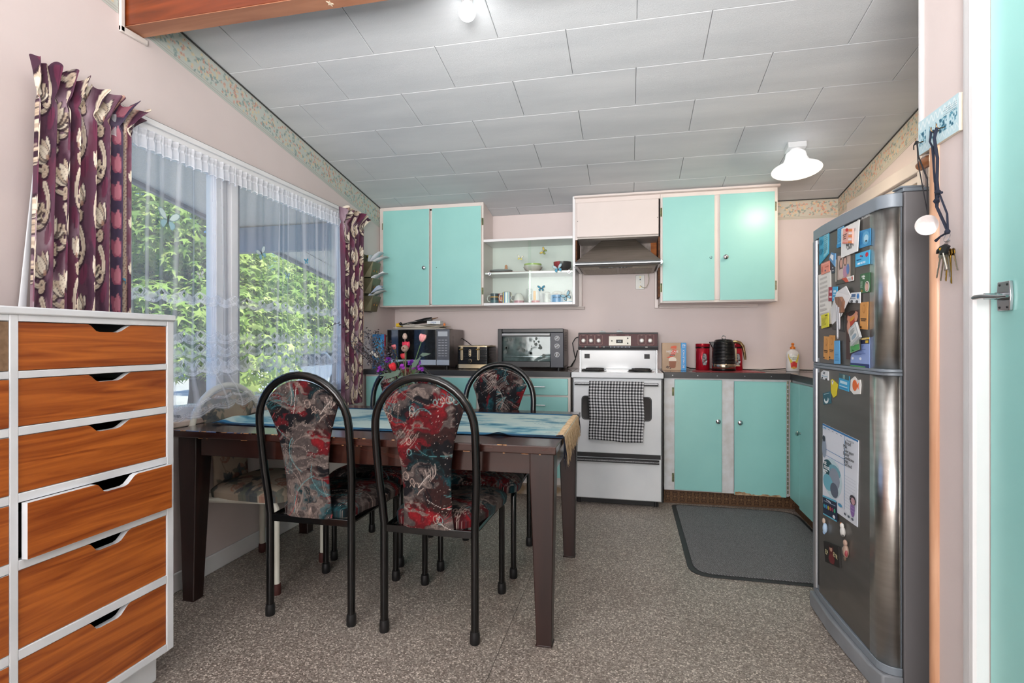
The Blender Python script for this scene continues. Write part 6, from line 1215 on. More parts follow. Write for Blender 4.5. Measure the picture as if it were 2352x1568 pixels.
gl = thing('drinking_glass', 'clear upturned drinking glass standing behind the mugs', 'glass', (-.80, 4.22, Z0)); mb = MB(); mb.lathe([(.030, 0), (.030, .10), (.027, .112), (.029, .118), (.024, .121), (0, .121)], (-.80, 4.22, Z0), 24); P('body', mb, glass('clear_tumbler', (.96, .98, .98), .12, .05), gl)
for x in (-.695, -.675): cup('mug', 'brushed steel mug %s the white footed cup' % ('half hidden before' if x < -.69 else 'tucked beside'), x, 4.175 + (x + .695) * 2, Z0, .026, .078, '#9fa2a3', 0)
pl_ = thing('plate', 'stack of two pale plates on the upper glass shelf', 'plates', (-1.03, YC, Z1)); 
for k in range(2): mb = MB(); mb.lathe([(.05, 0), (.055, .002), (.092, .012), (.095, .015), (.09, .0145), (.05, .005), (0, .005)], (-1.03, YC, Z1 + k * .006), 36); P('plate', mb, flat(('#8f9496', '#c8ccca')[k], .3), pl_, smooth=50)
cup('bowl', 'wide pale grey bowl under the green rimmed bowl', -.765, YC, Z1, .078, .040, '#cfcac2', 0, bowl=True, cat='bowl')
t_ = thing('bowl', 'white bowl with lime green rim stacked in a grey bowl', 'bowl', (-.765, YC, Z1 + .012)); mb = MB(); mb.lathe([(.035, .006), (.045, .010), (.068, .035), (.070, .050), (.067, .050), (.06, .03), (0, .012)], (-.765, YC, Z1 + .008), 32); P('body', mb, flat('#d8d8cf', .3), t_, smooth=50); mb = MB(); mb.lathe([(.0705, .044), (.071, .056), (.068, .056), (.0675, .046)], (-.765, YC, Z1 + .008), 32); P('rim', mb, flat('#a9c36a', .3), t_, smooth=50)
t_ = thing('bowl', 'bowl half red and half black beside the rangehood', 'bowl', (-.525, YC, Z1)); mb = MB(); mb.lathe([(.04, 0), (.045, .003), (.068, .028), (.0715, .072), (.0685, .072), (.06, .03), (0, .01)], (-.525, YC, Z1), 36)
mb.mi = [0 if sum(mb.v[q][0] for q in f_) / len(f_) < -.525 - .012 else 1 for f_ in mb.f]; P('body', mb, [flat('#9f3038', .25), flat('#2b2b2d', .35)], t_, smooth=50)
t_ = thing('figurine', 'small orange brown figurine behind the plates', 'figurine', (-1.0, 4.24, Z1)); mb = MB(); mb.lathe([(.016, 0), (.018, .004), (.019, .03), (.013, .045), (.010, .05), (.012, .058), (.010, .068), (.004, .074), (0, .075)], (-1.0, 4.24, Z1), 14, sy=.7); P('body', mb, mat('orange_clay', '#c28a66', .6, scale=50), t_, bev=0)
for lb, (px, py), w, cl_, ro in (('yellow and white butterfly on the upper glass of the display cupboard', (1195, 592), .052, ('#d9d9c8', '#d6cf6a', '#9aa08a'), -.2), ('yellow and green butterfly high on the display glass', (1249, 577), .062, ('#c9b04c', '#7d8f3a', '#2a2f1c'), 1.1),
    ('pale and turquoise butterfly in front of the red and black bowl', (1281, 616), .080, ('#b9d0d6', '#3f9cc0', '#6f8f9a'), .25), ('deep turquoise butterfly above the be kind mug', (1243, 662), .060, ('#2f8fb0', '#2f8fb0', '#17343c'), 0), ('light blue black edged butterfly in front of the tall white cup', (1301, 680), .082, ('#94c3d4', '#94c3d4', '#182a2f'), .5)):
    p = A(px, py, Y=YU + .006); butterfly(lb, p, (1, 0, 0), (0, 0, 1), w, cl_, ro)

# ================================================================== letter rack
lr = thing('letter_rack', 'tall olive metal three pocket letter rack on the corner wall', 'letter rack', (XL, 3.87, 1.40)); OL = mat('olive_tin', '#6f6b50', .4, .5, c2='#5b573f', scale=9)
P('back_plate', bx(XL + .001, 3.80, 1.40, XL + .006, 3.935, 1.855), OL, lr, bev=.002)
mb = MB(); mb.lathe([(.012, 0), (.014, .004), (0, .006)], (0, 0, 0), 14, Matrix.Rotation(R(90), 4, 'Y')); mb.v = [(v[0] + XL + .006, v[1] + 3.86, v[2] + 1.845) for v in mb.v]; P('hanging_boss', mb, flat('#a8842c', .3, .9), lr)
for k, z in enumerate((1.405, 1.545, 1.675)):
    h = .12; mb = MB(); x0_, x1_, x2_ = XL + .006, XL + .055, XL + .085
    vs = [(x0_, 3.80, z), (x1_, 3.815, z), (x1_, 3.92, z), (x0_, 3.935, z), (x0_, 3.80, z + h), (x2_, 3.80, z + h), (x2_, 3.935, z + h), (x0_, 3.935, z + h)]
    mb.add(vs, [(0, 1, 2, 3), (0, 4, 5, 1), (3, 2, 6, 7), (1, 5, 6, 2)]); po = P('pocket', mb, OL, lr, smooth=0, solid=.0015)
    for q in range(3): mb = MB(); c_ = (x1_ + .016, 3.845 + q * .022, z + .05 + (q % 2) * .02); mb.ball(c_, .008, 8, 5, sx=.3); P('painted_flower', mb, flat(('#b0703a', '#8f4a34', '#a8863c')[q], .6), po)
rr = random.Random(12); cols = ['#d9dee6', '#c9d0de', '#e4e6e8', '#cfd9dc', '#bcc9dd', '#dfe2e6', '#d3d5d2']
spec = [(1.675, 3, .10), (1.675, 0, .16), (1.545, 2, .13), (1.545, 5, .12), (1.405, 1, .15), (1.405, 4, .16), (1.405, 6, .12), (1.675, 2, .13)]
lbl = ['upright white envelope at the top of the letter rack', 'folded papers splaying out of the top rack pocket', 'bluish letter sagging from the middle rack pocket', 'crumpled page curling from the middle rack pocket', 'long grey blue letter sticking out of the bottom rack pocket', 'folded letter fanned over the bottom rack pocket', 'small crumpled note in the bottom rack pocket', 'cream leaflet leaning from the top rack pocket']
for k, (z, ci, ln) in enumerate(spec):
    y0, y1 = 3.815 + rr.uniform(0, .01), 3.92 - rr.uniform(0, .02); n_ = 8; Lp = ln + .09; le = .0 if k == 0 else rr.uniform(.5, 1.1); pts = []
    bx_ = XL + .018 + (k % 4) * .012
    for i in range(n_ + 1):
        t_ = i / n_; s_ = t_ * Lp; ov = max(0, s_ - .10); pts.append((bx_ + .02 * t_ + ov * math.sin(le) , z + .025 + min(s_, .10) + ov * math.cos(le) * (1 - .4 * t_)))
    mb = MB(); vs = []
    for i, (x, zz_) in enumerate(pts): w_ = .004 * math.sin(i * 1.3 + k); vs += [(x, y0, zz_ + w_), (x + .004 * math.cos(i + k), (y0 + y1) / 2, zz_ - w_), (x, y1, zz_ + w_ * .5)]
    mb.add(vs, [(3 * i + j, 3 * i + j + 1, 3 * i + j + 4, 3 * i + j + 3) for i in range(n_) for j in range(2)]); tag(P('letter', mb, flat(cols[ci], .7), smooth=30, solid=.0008), lbl[k], 'letter', 'letters in the rack')

# ================================================================== flowers on the table
YF = 2.50; bx0_, bz0 = A(935, 900, Y=YF)[0], .7745
vs_ = thing('vase', 'small dark glass vase on the runner behind the near chair', 'vase', (bx0_, YF, bz0)); mb = MB(); mb.lathe([(.030, .001), (.036, .004), (.042, .04), (.038, .08), (.026, .105), (.029, .118), (.026, .118), (.023, .104), (.035, .08), (.038, .04), (.03, .01), (0, .01)], (bx0_, YF, bz0 + .003), 24); P('body', mb, flat('#2e2a33', .15), vs_, smooth=50)
bq = thing('flower_arrangement', 'mixed artificial bouquet of roses, purple blooms and dark dried sprigs', 'flowers', (bx0_, YF, bz0 + .13)); C0 = Vector((bx0_, YF, bz0 + .10)); SG_ = flat('#4f6b3a', .6); DS = flat('#2a2224', .7)
def stem(p, m, r_=.002, bend=.02):
    p = Vector(p); q = (C0 + p) / 2 + Vector((0, -.01, bend)); mb = MB(); mb.tube([C0 + Vector((0, 0, -.05)), C0 + Vector((0, 0, .0)), q, p], r_, 6); P('stem', mb, m, bq)
def rose(px, py, s, c1_, c2_, dy=0, closed=True):
    p = A(px, py, Y=YF + dy); d_ = (Vector(p) - C0).normalized(); M = d_.to_track_quat('Z', 'Y').to_matrix().to_4x4(); fl_ = P('bloom', MB().lathe([(0, -s * .9), (s * .35, -s * .8), (s * .58, -s * .3), (s * .55, s * .3), (s * .35, s * .75), (s * .1, s * .9), (0, s * .85)], p, 14, M), flat(c1_, .7), bq)
    for k in range(5):
        a_ = k * 1.257 + s * 50; mb = MB(); vs = []
        for i in range(5):
            for j in range(5): u, v = (j / 4 - .5), i / 4; rad = s * (.32 + .42 * math.sin(v * 2.2)) * (1.05 + .03 * k); an = a_ + u * 1.7; zz_ = s * (-.85 + 1.75 * v - abs(u) ** 2 * .9 * v) ; vs.append(M @ Vector((rad * math.cos(an), rad * math.sin(an), zz_)) + Vector(p))
        mb.add(vs, [(i * 5 + j, i * 5 + j + 1, i * 5 + j + 6, i * 5 + j + 5) for i in range(4) for j in range(4)]); P('petal', mb, flat(c2_ if k % 2 else c1_, .7), fl_, solid=.0008)
    for k in range(3):
        an = k * 2.1; mb = MB(); mb.add([M @ Vector(q) + Vector(p) for q in ((.2 * s * math.cos(an - .5), .2 * s * math.sin(an - .5), -s), (.72 * s * math.cos(an), .72 * s * math.sin(an), .1 * s), (.2 * s * math.cos(an + .5), .2 * s * math.sin(an + .5), -s))], [(0, 1, 2)]); P('sepal', mb, SG_, fl_, solid=.001, smooth=0)
    stem(Vector(p) - d_ * s * .8, SG_)
rose(970, 776, .022, '#dd8f92', '#eba9a6'); rose(933, 794, .024, '#b51c3c', '#cf3552', .02); rose(903, 843, .022, '#c81d2a', '#df3040', -.06); rose(867, 815, .018, '#d9d3c6', '#e6e0d2'); rose(905, 797, .014, '#c9626c', '#d98083', .03); rose(856, 812, .014, '#d8d6d0', '#cfcac0', .02); rose(926, 818, .016, '#b3202f', '#c93a44', .04)
for px, py, s in ((893, 828, .022), (873, 848, .020), (922, 843, .018), (944, 833, .018), (955, 842, .022), (966, 848, .016), (962, 832, .013)):
    p = Vector(A(px, py, Y=YF - .03)); rq = random.Random(px); mb = MB()
    for k in range(9):
        a_, b__ = rq.uniform(0, 6.3), rq.uniform(-.6, 1.2); d_ = Vector((math.cos(a_) * math.cos(b__), math.sin(a_) * math.cos(b__), math.sin(b__))); e1 = d_.orthogonal().normalized() * s * .55; mb.add([p, p + d_ * s * .6 + e1, p + d_ * s * 1.1, p + d_ * s * .6 - e1], [(0, 1, 2, 3)])
    P('purple_bloom', mb, flat(('#8a2ba6', '#a03ab0', '#6a1f96')[px % 3], .7), bq, solid=.001, smooth=0); stem(p, SG_, .0016)
p = A(930, 800, Y=YF - .05); mb = MB(); mb.ball(p, .0185, 18, 10, sz=.95); sd = P('seed_head', mb, mat('fluffy_seed_head', '#a3897c', .95, c2='#7d6459', scale=160, bump=.5, bs=300), bq, label='round brown fluffy seed head'); stem(p, flat('#7d6a5c', .7)); mb = MB(); mb.ball((p[0], p[1] - .018, p[2] + .003), .005, 8, 5); P('eye', mb, flat('#5c3a22', .8), sd)
p = A(930, 772, Y=YF + .01); mb = MB(); mb.lathe([(0, -.018), (.010, -.012), (.0125, 0), (.008, .013), (0, .017)], p, 14); P('bud', mb, mat('fuzzy_bud', '#b7a196', .9, c2='#9a8377', scale=90), bq, label='fuzzy grey pink bud'); stem(p, flat('#7d6a5c', .7))
rr = random.Random(77)
for k, (px, py, dn) in enumerate(((840, 762, 26), (858, 775, 26), (820, 790, 26), (808, 778, 22), (834, 800, 24), (878, 795, 26), (895, 790, 22), (850, 790, 22), (884, 815, 16), (846, 778, 24), (866, 765, 20), (826, 808, 18), (900, 806, 20), (864, 800, 24), (812, 796, 14))):
    e_ = Vector(A(px, py, Y=YF + rr.uniform(-.05, .05))); stem(e_, DS, .0013, .01); mb = MB()
    for j in range(int(dn * 2.2)):
        t_ = rr.uniform(.5, 1.03); c_ = C0.lerp(e_, t_) + Vector((rr.uniform(-.022, .022), rr.uniform(-.02, .02), rr.uniform(-.018, .022))); d_ = Vector((rr.uniform(-1, 1), rr.uniform(-1, 1), rr.uniform(-1, 1))).normalized(); o_ = d_.orthogonal().normalized(); s = rr.uniform(.005, .0085); mb.add([c_ - d_ * s, c_ + o_ * s * .6, c_ + d_ * s, c_ - o_ * s * .6], [(0, 1, 2, 3)])
    P('dried_leaves', mb, flat(('#2b2429', '#4b4a52', '#3a2a2c', '#5c5b62')[k % 4], .6), bq, solid=.001, smooth=0, kind='stuff')
e_ = [Vector(A(px, py, Y=YF)) for px, py in ((812, 765), (792, 750), (775, 742), (760, 748), (751, 754))]; mb = MB(); mb.tube([C0, C0.lerp(e_[0], .5) + Vector((0, 0, .012))] + e_, .0014, 6); tw_ = P('twig', mb, DS, bq, label='long bare twig with tiny leaves reaching toward the window')
for k in range(14):
    t_ = k / 13; i = min(3, int(t_ * 3.99)); c_ = e_[1 if i == 0 else i].lerp(e_[min(4, i + 1)], t_ * 3.99 - i); s = .0075; an = 1.0 if k % 2 else -1.2; q = Vector((math.cos(2.4 + an), 0, math.sin(2.4 + an))); o_ = Vector((-q.z, 0, q.x)); mb = MB(); mb.add([c_, c_ + q * s + o_ * s * .35, c_ + q * s * 1.9, c_ + q * s - o_ * s * .35], [(0, 1, 2, 3)]); P('leaf', mb, flat('#1b1a1c', .6), tw_, solid=.0008, smooth=0)
GL = flat('#55685a', .6)
for k, (px, py, ex, ey) in enumerate(((905, 868, 890, 880), (925, 862, 905, 885), (950, 858, 975, 870), (940, 866, 955, 885), (920, 850, 880, 872), (965, 815, 990, 812), (945, 845, 968, 818), (900, 860, 870, 862))):
    p, q = Vector(A(px, py, Y=YF - .05)), Vector(A(ex, ey, Y=YF - .06)); d_ = q - p; d_ = d_ * .8; o_ = Vector((-d_.z, .004, d_.x)) * .20; mb = MB(); mb.add([p, p + d_ * .3 + o_, p + d_ * .7 + o_ * .7, q, p + d_ * .7 - o_ * .7, p + d_ * .3 - o_], [(0, 1, 2, 3, 4, 5)]); P('leaf', mb, GL, bq, solid=.001, smooth=0); 
    mb = MB(); mb.tube([C0, p], .0014, 5); P('stem', mb, GL, bq)

# ================================================================== lamps
by = 2.095; bxx = A(1073, 28, Y=by)[0]; bzz = A(1073, 28, Y=by)[2]
bl_ = thing('ceiling_bulb', 'bare glowing round bulb in a white batten holder near the beam', 'lamp', (bxx, by, ZC(by)))
mb = MB(); mb.cyl((bxx, by, ZC(by) + .001), (bxx, by, bzz + .035), .03, .022, 20); P('holder', mb, WHITE, bl_); mb = MB(); mb.ball((bxx, by, bzz), .036, 24, 14); P('bulb', mb, emit('bulb_glow', '#ffffff', 6), bl_)
light('bulb_light', 'POINT', (bxx, by, bzz - .05), 1.2, size=.05, color=(1, .99, .97))
px_, py_ = 1.0, 3.55; nz_ = Vector((0, -.161, -.987)); M = nz_.to_track_quat('Z', 'Y').to_matrix().to_4x4(); o0 = Vector((px_, py_, ZC(py_)))
pdn = thing('pendant_lamp', 'white bell shaped glass ceiling lamp near the double cupboard', 'lamp', tuple(o0))
mb = MB(); mb.box(-.052, -.045, 0.0005, .052, .045, .034); mb.v = [tuple(M @ Vector(v) + o0) for v in mb.v]; P('mounting_block', mb, flat('#d5d7d8', .5), pdn, bev=.002)
mb = MB(); mb.lathe([(.034, .0345), (.036, .040), (.034, .046), (.034, .052), (.030, .056)], tuple(o0), 28, M); P('gallery', mb, WHITE, pdn)
SH = MB(); SH.lathe([(.050, .054), (.056, .060), (.062, .090), (.078, .122), (.105, .148), (.138, .163), (.141, .167), (.136, .169), (.103, .153), (.076, .127), (.058, .092), (.052, .064)], tuple(o0), 44, M)
m, n, b = nodes('opal_glass'); b.inputs['Base Color'].default_value = (.92, .93, .94, 1); b.inputs['Roughness'].default_value = .2; b.inputs['Emission Color'].default_value = (1, 1, 1, 1); b.inputs['Emission Strength'].default_value = .38
P('shade', SH, m, pdn, smooth=60); mb = MB(); mb.lathe([(.0, .045), (.02, .06), (.032, .085), (.036, .105), (.028, .128), (0, .14)], tuple(o0), 20, M); P('bulb', mb, emit('bulb_glow', '#ffffff', 14), pdn)
lp = o0 + nz_ * .20; light('pendant_light', 'POINT', tuple(lp), 8, size=.06, color=(1, .80, .58))
mb = MB(); mb.lathe([(.02, .140), (.128, .1605), (.128, .162), (0, .142)], tuple(o0), 30, M); P('diffuser', mb, emit('lamp_diffuser', '#ffffff', 1.6), pdn)
# ================================================================== fridge
FX, FY, FRZ = .812, 1.945, R(2.5); FW, FD = .60, .60; cf_, sf_ = math.cos(FRZ), math.sin(FRZ)
fg = thing('fridge', 'tall charcoal and stainless two door fridge covered in magnets and papers', 'fridge', (FX, FY, 0), FRZ)
def F2W(x, y, z): return (FX + x * cf_ - y * sf_, FY + x * sf_ + y * cf_, z)
def FP(px, py, off=0.0):
    """pixel -> (y, z) on the front plane of the fridge (its own frame)"""
    a = (px - 1176) / F; b = -(py - 784) / F; d = Vector((a * CT - ST, a * ST + CT, b)); nn = Vector((-cf_, -sf_, 0)); p0 = Vector(F2W(off, 0, 0))
    t = (p0 - Vector((0, 0, HC))).dot(nn) / d.dot(nn); p = Vector((0, 0, HC)) + d * t; q = p - Vector((FX, FY, 0)); return (-q.x * sf_ + q.y * cf_, p.z)
SLATE = mat('charcoal_door_film', '#6b6864', .30, .45, c2='#625f5b', scale=3, stretch=(1, 1, 6), bump=.02, bs=200); CASE = mat('charcoal_side_paint', '#7b797b', .5, .1, scale=2, c2='#747274', bump=.12, bs=700)
GF = flat('#818a93', .4, .1); SS = mat('stainless_edge', '#d6d3ce', .30, 1, scale=4, c2='#cac7c2', stretch=(1, 1, 10))
P('casing', MB().box(.062, 0, .03, FD, FW, 1.652), CASE, fg, local=True, bev=.004)
P('seal_gap', MB().box(.050, .012, .09, .0615, FW - .012, 1.60), DARK, fg, local=True, smooth=0)
mb = MB(); mb.prism([(.058, -.002), (FD - .02, -.002), (FD - .02, FW), (.058, FW)], 'z', 1.6525, 1.664); mb.prism([(.05, -.003), (.12, -.003), (.12, .05), (.05, .05)], 'z', 1.664, 1.670); P('top_cover', mb, GF, fg, local=True, bev=.002)
def door(z0, z1, nm):
    rc_ = .05; prof = [(.048, 0)] + [(.05 - .05 * math.sin(t) * 1.0, rc_ - rc_ * math.cos(t)) for t in np.linspace(0, math.pi / 2, 9)] 
    # stainless near edge wrapping the corner
    yc = .088; p = [(.0, yc)] + [(x, y) for x, y in prof[::-1]]; q = MB(); m_ = len(p); vs = [(x, y, z0) for x, y in p] + [(x, y, z1) for x, y in p]; q.add(vs, [(i, i + 1, m_ + i + 1, m_ + i) for i in range(m_ - 1)])
    D = P(nm, MB().box(.006, .05, z0, .048, FW - .02, z1), GF, fg, local=True, smooth=0); P('stainless_edge', q, SS, D, local=True, smooth=60, solid=.002)
    P('front_panel', MB().box(-.0008, yc + .0005, z0 + .002, .0055, FW - .078, z1 - .002), SLATE, D, local=True, smooth=0); P('recessed_grip', MB().box(.004, FW - .0775, z0 + .02, .0058, FW - .052, z1 - .02), DARK, D, local=True, smooth=0)
    q = MB(); q.tube([(.004, FW - .038, z0 + .004), (.004, FW - .038, z1 - .004)], .013, 14); P('grip_bar', q, flat('#a9acb0', .35, .8), D, local=True); P('edge_cap', MB().box(.0, FW - .024, z0, .05, FW, z1), GF, D, local=True, bev=.006)
    P('side_seal', MB().box(.0485, .001, z0, .0545, .05, z1), GF, D, local=True, smooth=0); return D
LD = door(.098, 1.050, 'lower_door'); UD = door(1.072, 1.602, 'upper_door')
def capstrip(z0, z1, ex, nm):
    pr = [(.056, -.003)] + [(.05 - .054 * math.sin(t), .047 - .05 * math.cos(t)) for t in np.linspace(0, math.pi / 2, 8)] + [(-.005 - ex, FW * .45), (-.003 - ex * .6, FW * .8), (.004, FW + .001), (.056, FW + .002)]
    P(nm, MB().prism(pr, 'z', z0, z1), GF, fg, local=True, bev=.002)
capstrip(1.603, 1.648, .006, 'top_cap'); capstrip(1.0505, 1.0605, .004, 'divider'); capstrip(1.0615, 1.0715, .004, 'divider'); capstrip(.070, .097, .006, 'bottom_trim')
P('kick_plate', MB().prism([(-.018, .06), (-.002, .0), (.06, -.004), (.06, FW), (-.012, FW), (-.026, FW * .6)], 'z', .004, .069), mat('kick_plate_grey', '#8b8f94', .5, scale=6, c2='#7b7f84'), fg, local=True, bev=.006)
P('hinge_bracket', MB().box(-.004, -.005, 1.0607, .05, .05, 1.0613), STEEL, fg, local=True)
P('foot', MB().box(.08, .02, 0, .5, FW - .02, .029), DARK, fg, local=True, smooth=0)
Rf = Matrix(((0, 0, -1), (-1, 0, 0), (0, 1, 0)))       # text axes on the front face, in the fridge frame
def ftext(s, size, y, z, m, off=-.0035, root=None, sx=1, rot=0):
    c = bpy.data.curves.new('lettering', 'FONT'); c.body = s; c.size = size; c.align_x = 'CENTER'; c.align_y = 'CENTER'; c.extrude = .0002; c.resolution_u = 2; c.materials.append(m)
    o = bpy.data.objects.new('lettering', c); COL.objects.link(o); r_ = root or fg; o.parent = r_; M = Matrix.Translation((off, y, z)) @ Rf.to_4x4() @ Matrix.Rotation(rot, 4, 'Z') @ Matrix.Diagonal((sx, 1, 1, 1)); o.matrix_local = M; return o
y, z = FP(1992, 496); ftext('MITSUBISHI', .0145, y + .010, z, flat('#d9dadb', .3, .5), -.0015, UD, .8)
for dy, dz in ((0, .006), (-.0058, -.004), (.0058, -.004)): q = MB(); q.prism([(y + .062 + dy, z + dz + .006), (y + .065 + dy, z + dz), (y + .062 + dy, z + dz - .006), (y + .059 + dy, z + dz)], 'x', -.0018, -.0009); P('emblem_diamond', q, flat('#d9dadb', .3, .5), UD, local=True, smooth=0)

def magnet(name, label, cat, pix, c, prints=(), texts=(), th=.0022, layer=0, curl=0, rough=.5, group='magnets and papers on the fridge', m=None):
    """pix: outline in photo pixels (first four = TL, TR, BR, BL when prints are used)"""
    off = -.0014 - layer * .0035; ps = [FP(a, b_, off) for a, b_ in pix]; cy, cz = sum(p[0] for p in ps) / len(ps), sum(p[1] for p in ps) / len(ps)
    t_ = thing(name, label, cat, F2W(off, cy, cz), FRZ, group=group)
    q = MB(); q.prism([(a - cy, b_ - cz) for a, b_ in ps], 'x', -th, 0)
    if curl: q.v = [(v[0] - curl * abs(v[2]) / .05 * (1 if v[2] < 0 else .3), v[1], v[2]) for v in q.v]
    P('sheet', q, m or flat(c, rough), t_, local=True, smooth=0)
    TL, TR, BR, BL = [Vector((0, a - cy, b_ - cz)) for a, b_ in ps[:4]]
    def uv(u, v, d): p = (TL * (1 - u) + TR * u) * (1 - v) + (BL * (1 - u) + BR * u) * v; p.x = -th - d; return p
    for k, pr in enumerate(prints):
        u0, v0, u1, v1, pc = pr[:5]; q = MB(); d = .0004 + k * .0002
        if len(pr) > 5: q.add([uv((u0 + u1) / 2 + (u1 - u0) / 2 * math.cos(a), (v0 + v1) / 2 + (v1 - v0) / 2 * math.sin(a), d) for a in np.linspace(0, 2 * math.pi, 15)[:-1]], [tuple(range(14))])
        else: q.add([uv(u0, v0, d), uv(u1, v0, d), uv(u1, v1, d), uv(u0, v1, d)], [(0, 1, 2, 3)])
        P('print', q, flat(pc, .5), t_, local=True, smooth=0, solid=.0001)
    for s, u, v, size, tcol in texts: p = uv(u, v, .0012 + len(prints) * .0002); ftext(s, size, p.y, p.z, flat(tcol, .5), p.x, t_)
    return t_
def r1(*p): return [(1880 + a / 7.838, 500 + b_ / 7.838) for a, b_ in p]
def r2_(*p): return [(1880 + a / 5.807, 660 + b_ / 5.807) for a, b_ in p]
def r5(*p): return [(1870 + a / 4.123, 950 + b_ / 4.123) for a, b_ in p]
def lines(u0, u1, v0, v1, n_, c, seed=0):
    r_ = random.Random(seed); return [(u0, v0 + (v1 - v0) * i / n_, u0 + (u1 - u0) * r_.uniform(.6, 1), v0 + (v1 - v0) * (i + .45) / n_, c) for i in range(n_)]
magnet('leaflet', 'turquoise two panel leaflet nearest the fridge hinge bar, topmost on its side', 'leaflet', r1((22, 340), (195, 258), (188, 650), (22, 850)), '#3fa0c0', [(.5, .02, .98, .93, '#7fc0cf')] + lines(.55, .92, .1, .85, 9, '#4d93a6', 1) + [(.05, .15, .4, .35, '#2a7d9c', 1), (.08, .5, .42, .7, '#277493', 1)])
magnet('leaflet', 'tall light blue text card partly behind the curled white certificate', 'leaflet', r1((355, 135), (465, 80), (462, 505), (350, 545)), '#62b4de', [(0, .02, 1, .18, '#bcd9e8')] + lines(.1, .9, .22, .8, 9, '#3e8fc0', 2) + [(0, .85, 1, 1, '#2d8cc4')])
magnet('photo_print', 'large dark framed photo of two people in pale clothes, below the certificate', 'photo', r1((325, 640), (650, 590), (650, 1130), (320, 1210)), '#54514b', [(.12, .1, .84, .86, '#bba79b'), (.22, .18, .42, .62, '#3f302b', 1), (.26, .22, .4, .5, '#c89a8a', 1), (.45, .12, .66, .45, '#46362f', 1), (.48, .18, .64, .42, '#c49a8a', 1), (.2, .52, .5, .84, '#c9b6ae', 1), (.45, .45, .72, .84, '#b78aa0', 1), (.64, .4, .8, .75, '#5f7fb0', 1), (.02, .2, .1, .9, '#b9b2a6')], th=.003)
magnet('paper_certificate', 'curled white certificate with black patterned border near the fridge top', 'paper', r1((430, 200), (755, 35), (738, 600), (440, 722)), '#e3e3e1', [(.0, .0, 1, .05, '#3a3b3a'), (.0, .95, 1, 1, '#3a3b3a'), (0, 0, .04, 1, '#6b6c6a'), (.955, 0, 1, 1, '#4a4b4a'), (.05, .055, .95, .94, '#e9e9e8')] + [(.1 * k + .01, .012, .1 * k + .05, .04, '#d9d9d8') for k in range(1, 10)] + [(.1 * k + .01, .962, .1 * k + .05, .99, '#d9d9d8') for k in range(1, 10)], [('YOU', .8, .26, .013, '#8a8a8c'), ('MUM', .56, .70, .026, '#2a2a2c'), ('ALWAYS', .55, .80, .009, '#4a4a4c')], layer=1, curl=.004)
magnet('shirt_magnet', 'pink and orange striped shirt shaped magnet stuck on the certificate', 'magnet', r1((470, 200), (640, 190), (632, 462), (455, 462)), '#e3a89c', [(.62, .06 + k * .2, .98, .16 + k * .2, '#e8872c' if k % 2 == 0 else '#ecece8') for k in range(5)] + [(.3, -.04, .6, .2, '#c4302c', 1)] + [(.04 + k * .12, .92, .09 + k * .12, 1.0, '#d9552f') for k in range(5)], [('sweet home', .32, .38, .007, '#3a3030'), ('made of', .32, .52, .007, '#3a3030'), ('dreams', .32, .66, .007, '#3a3030')], th=.005, layer=3)
magnet('photo_magnet', 'blue square photo magnet between the certificate and stainless edge', 'magnet', r1((750, 240), (945, 185), (940, 490), (745, 555)), '#3f8ec0', [(.3, .1, .95, .9, '#62a9d0', 1), (.45, .3, .85, .75, '#a9d3e6', 1), (.58, .62, .75, .74, '#20303a', 1), (.05, .1, .28, .8, '#2473a8')])
magnet('helpline_magnet', 'sky blue helpline magnet with red heart and white telephone number', 'magnet', r1((675, 655), (935, 572), (925, 830), (675, 893)), '#4db4e3', [(.72, .12, .92, .45, '#c8283c', 1), (.34, .2, .46, .32, '#b5304a', 1), (.46, .26, .56, .38, '#27456f', 1)], [('0800 933 922', .48, .80, .0105, '#eef4f8'), ('PlunketLine', .30, .50, .0075, '#1f4f80')])
magnet('house_magnet', 'small blue and white house shaped magnet beside the photo', 'magnet', r1((245, 625), (318, 640), (312, 880), (205, 740)), '#5b8db8', [(.1, .2, .7, .7, '#dfe4e8')], th=.004, layer=1)
magnet('card', 'narrow dark navy card below the house shaped magnet', 'card', r1((222, 800), (315, 780), (308, 985), (240, 1005)), '#3a444e', [(.3, .5, .6, .56, '#c9cdd2'), (.3, .75, .7, .82, '#c9cdd2')])
magnet('card', 'salmon pink card above the long handwritten list', 'card', r1((55, 830), (205, 768), (208, 965), (58, 1030)), '#e0907c', [(.1, .1, .9, .16, '#f0b8a8'), (.1, .3, .2, .8, '#c9604c'), (.45, .68, .6, .85, '#35506a', 1), (.5, .42, .92, .5, '#b8604e')], layer=1)
magnet('shopping_list', 'long torn handwritten paper list at the hinge bar side', 'paper', [(1881, 632), (1909, 620), (1910.5, 743.5), (1883.5, 748.7)], '#dedbd4', lines(.12, .8, .08, .85, 9, '#bdb9b4', 5))
magnet('sticker_magnet', 'small red and white strip magnet under the framed photo', 'magnet', r1((430, 1095), (635, 1035), (635, 1130), (505, 1162)), '#dcdad6', [(0, 0, .42, 1, '#c4533c'), (.86, .2, .96, .8, '#c4402c'), (.5, .3, .8, .8, '#b9b9ba')], layer=1)
magnet('baby_magnet', 'green magnet with a baby picture and white script', 'magnet', r1((762, 1015), (935, 980), (930, 1335), (765, 1360)), '#3e6b48', [(.5, .42, 1, .98, '#e3dcd8', 1), (.56, .46, .9, .95, '#4a362e', 1), (.58, .52, .88, .92, '#d3aa98', 1), (.08, .82, .3, .96, '#8a7a3c', 1)] + lines(.08, .42, .4, .75, 6, '#a9c3ac', 4), [('Hello', .45, .16, .011, '#f0f2ee'), ('baby', .48, .26, .008, '#f0f2ee')])
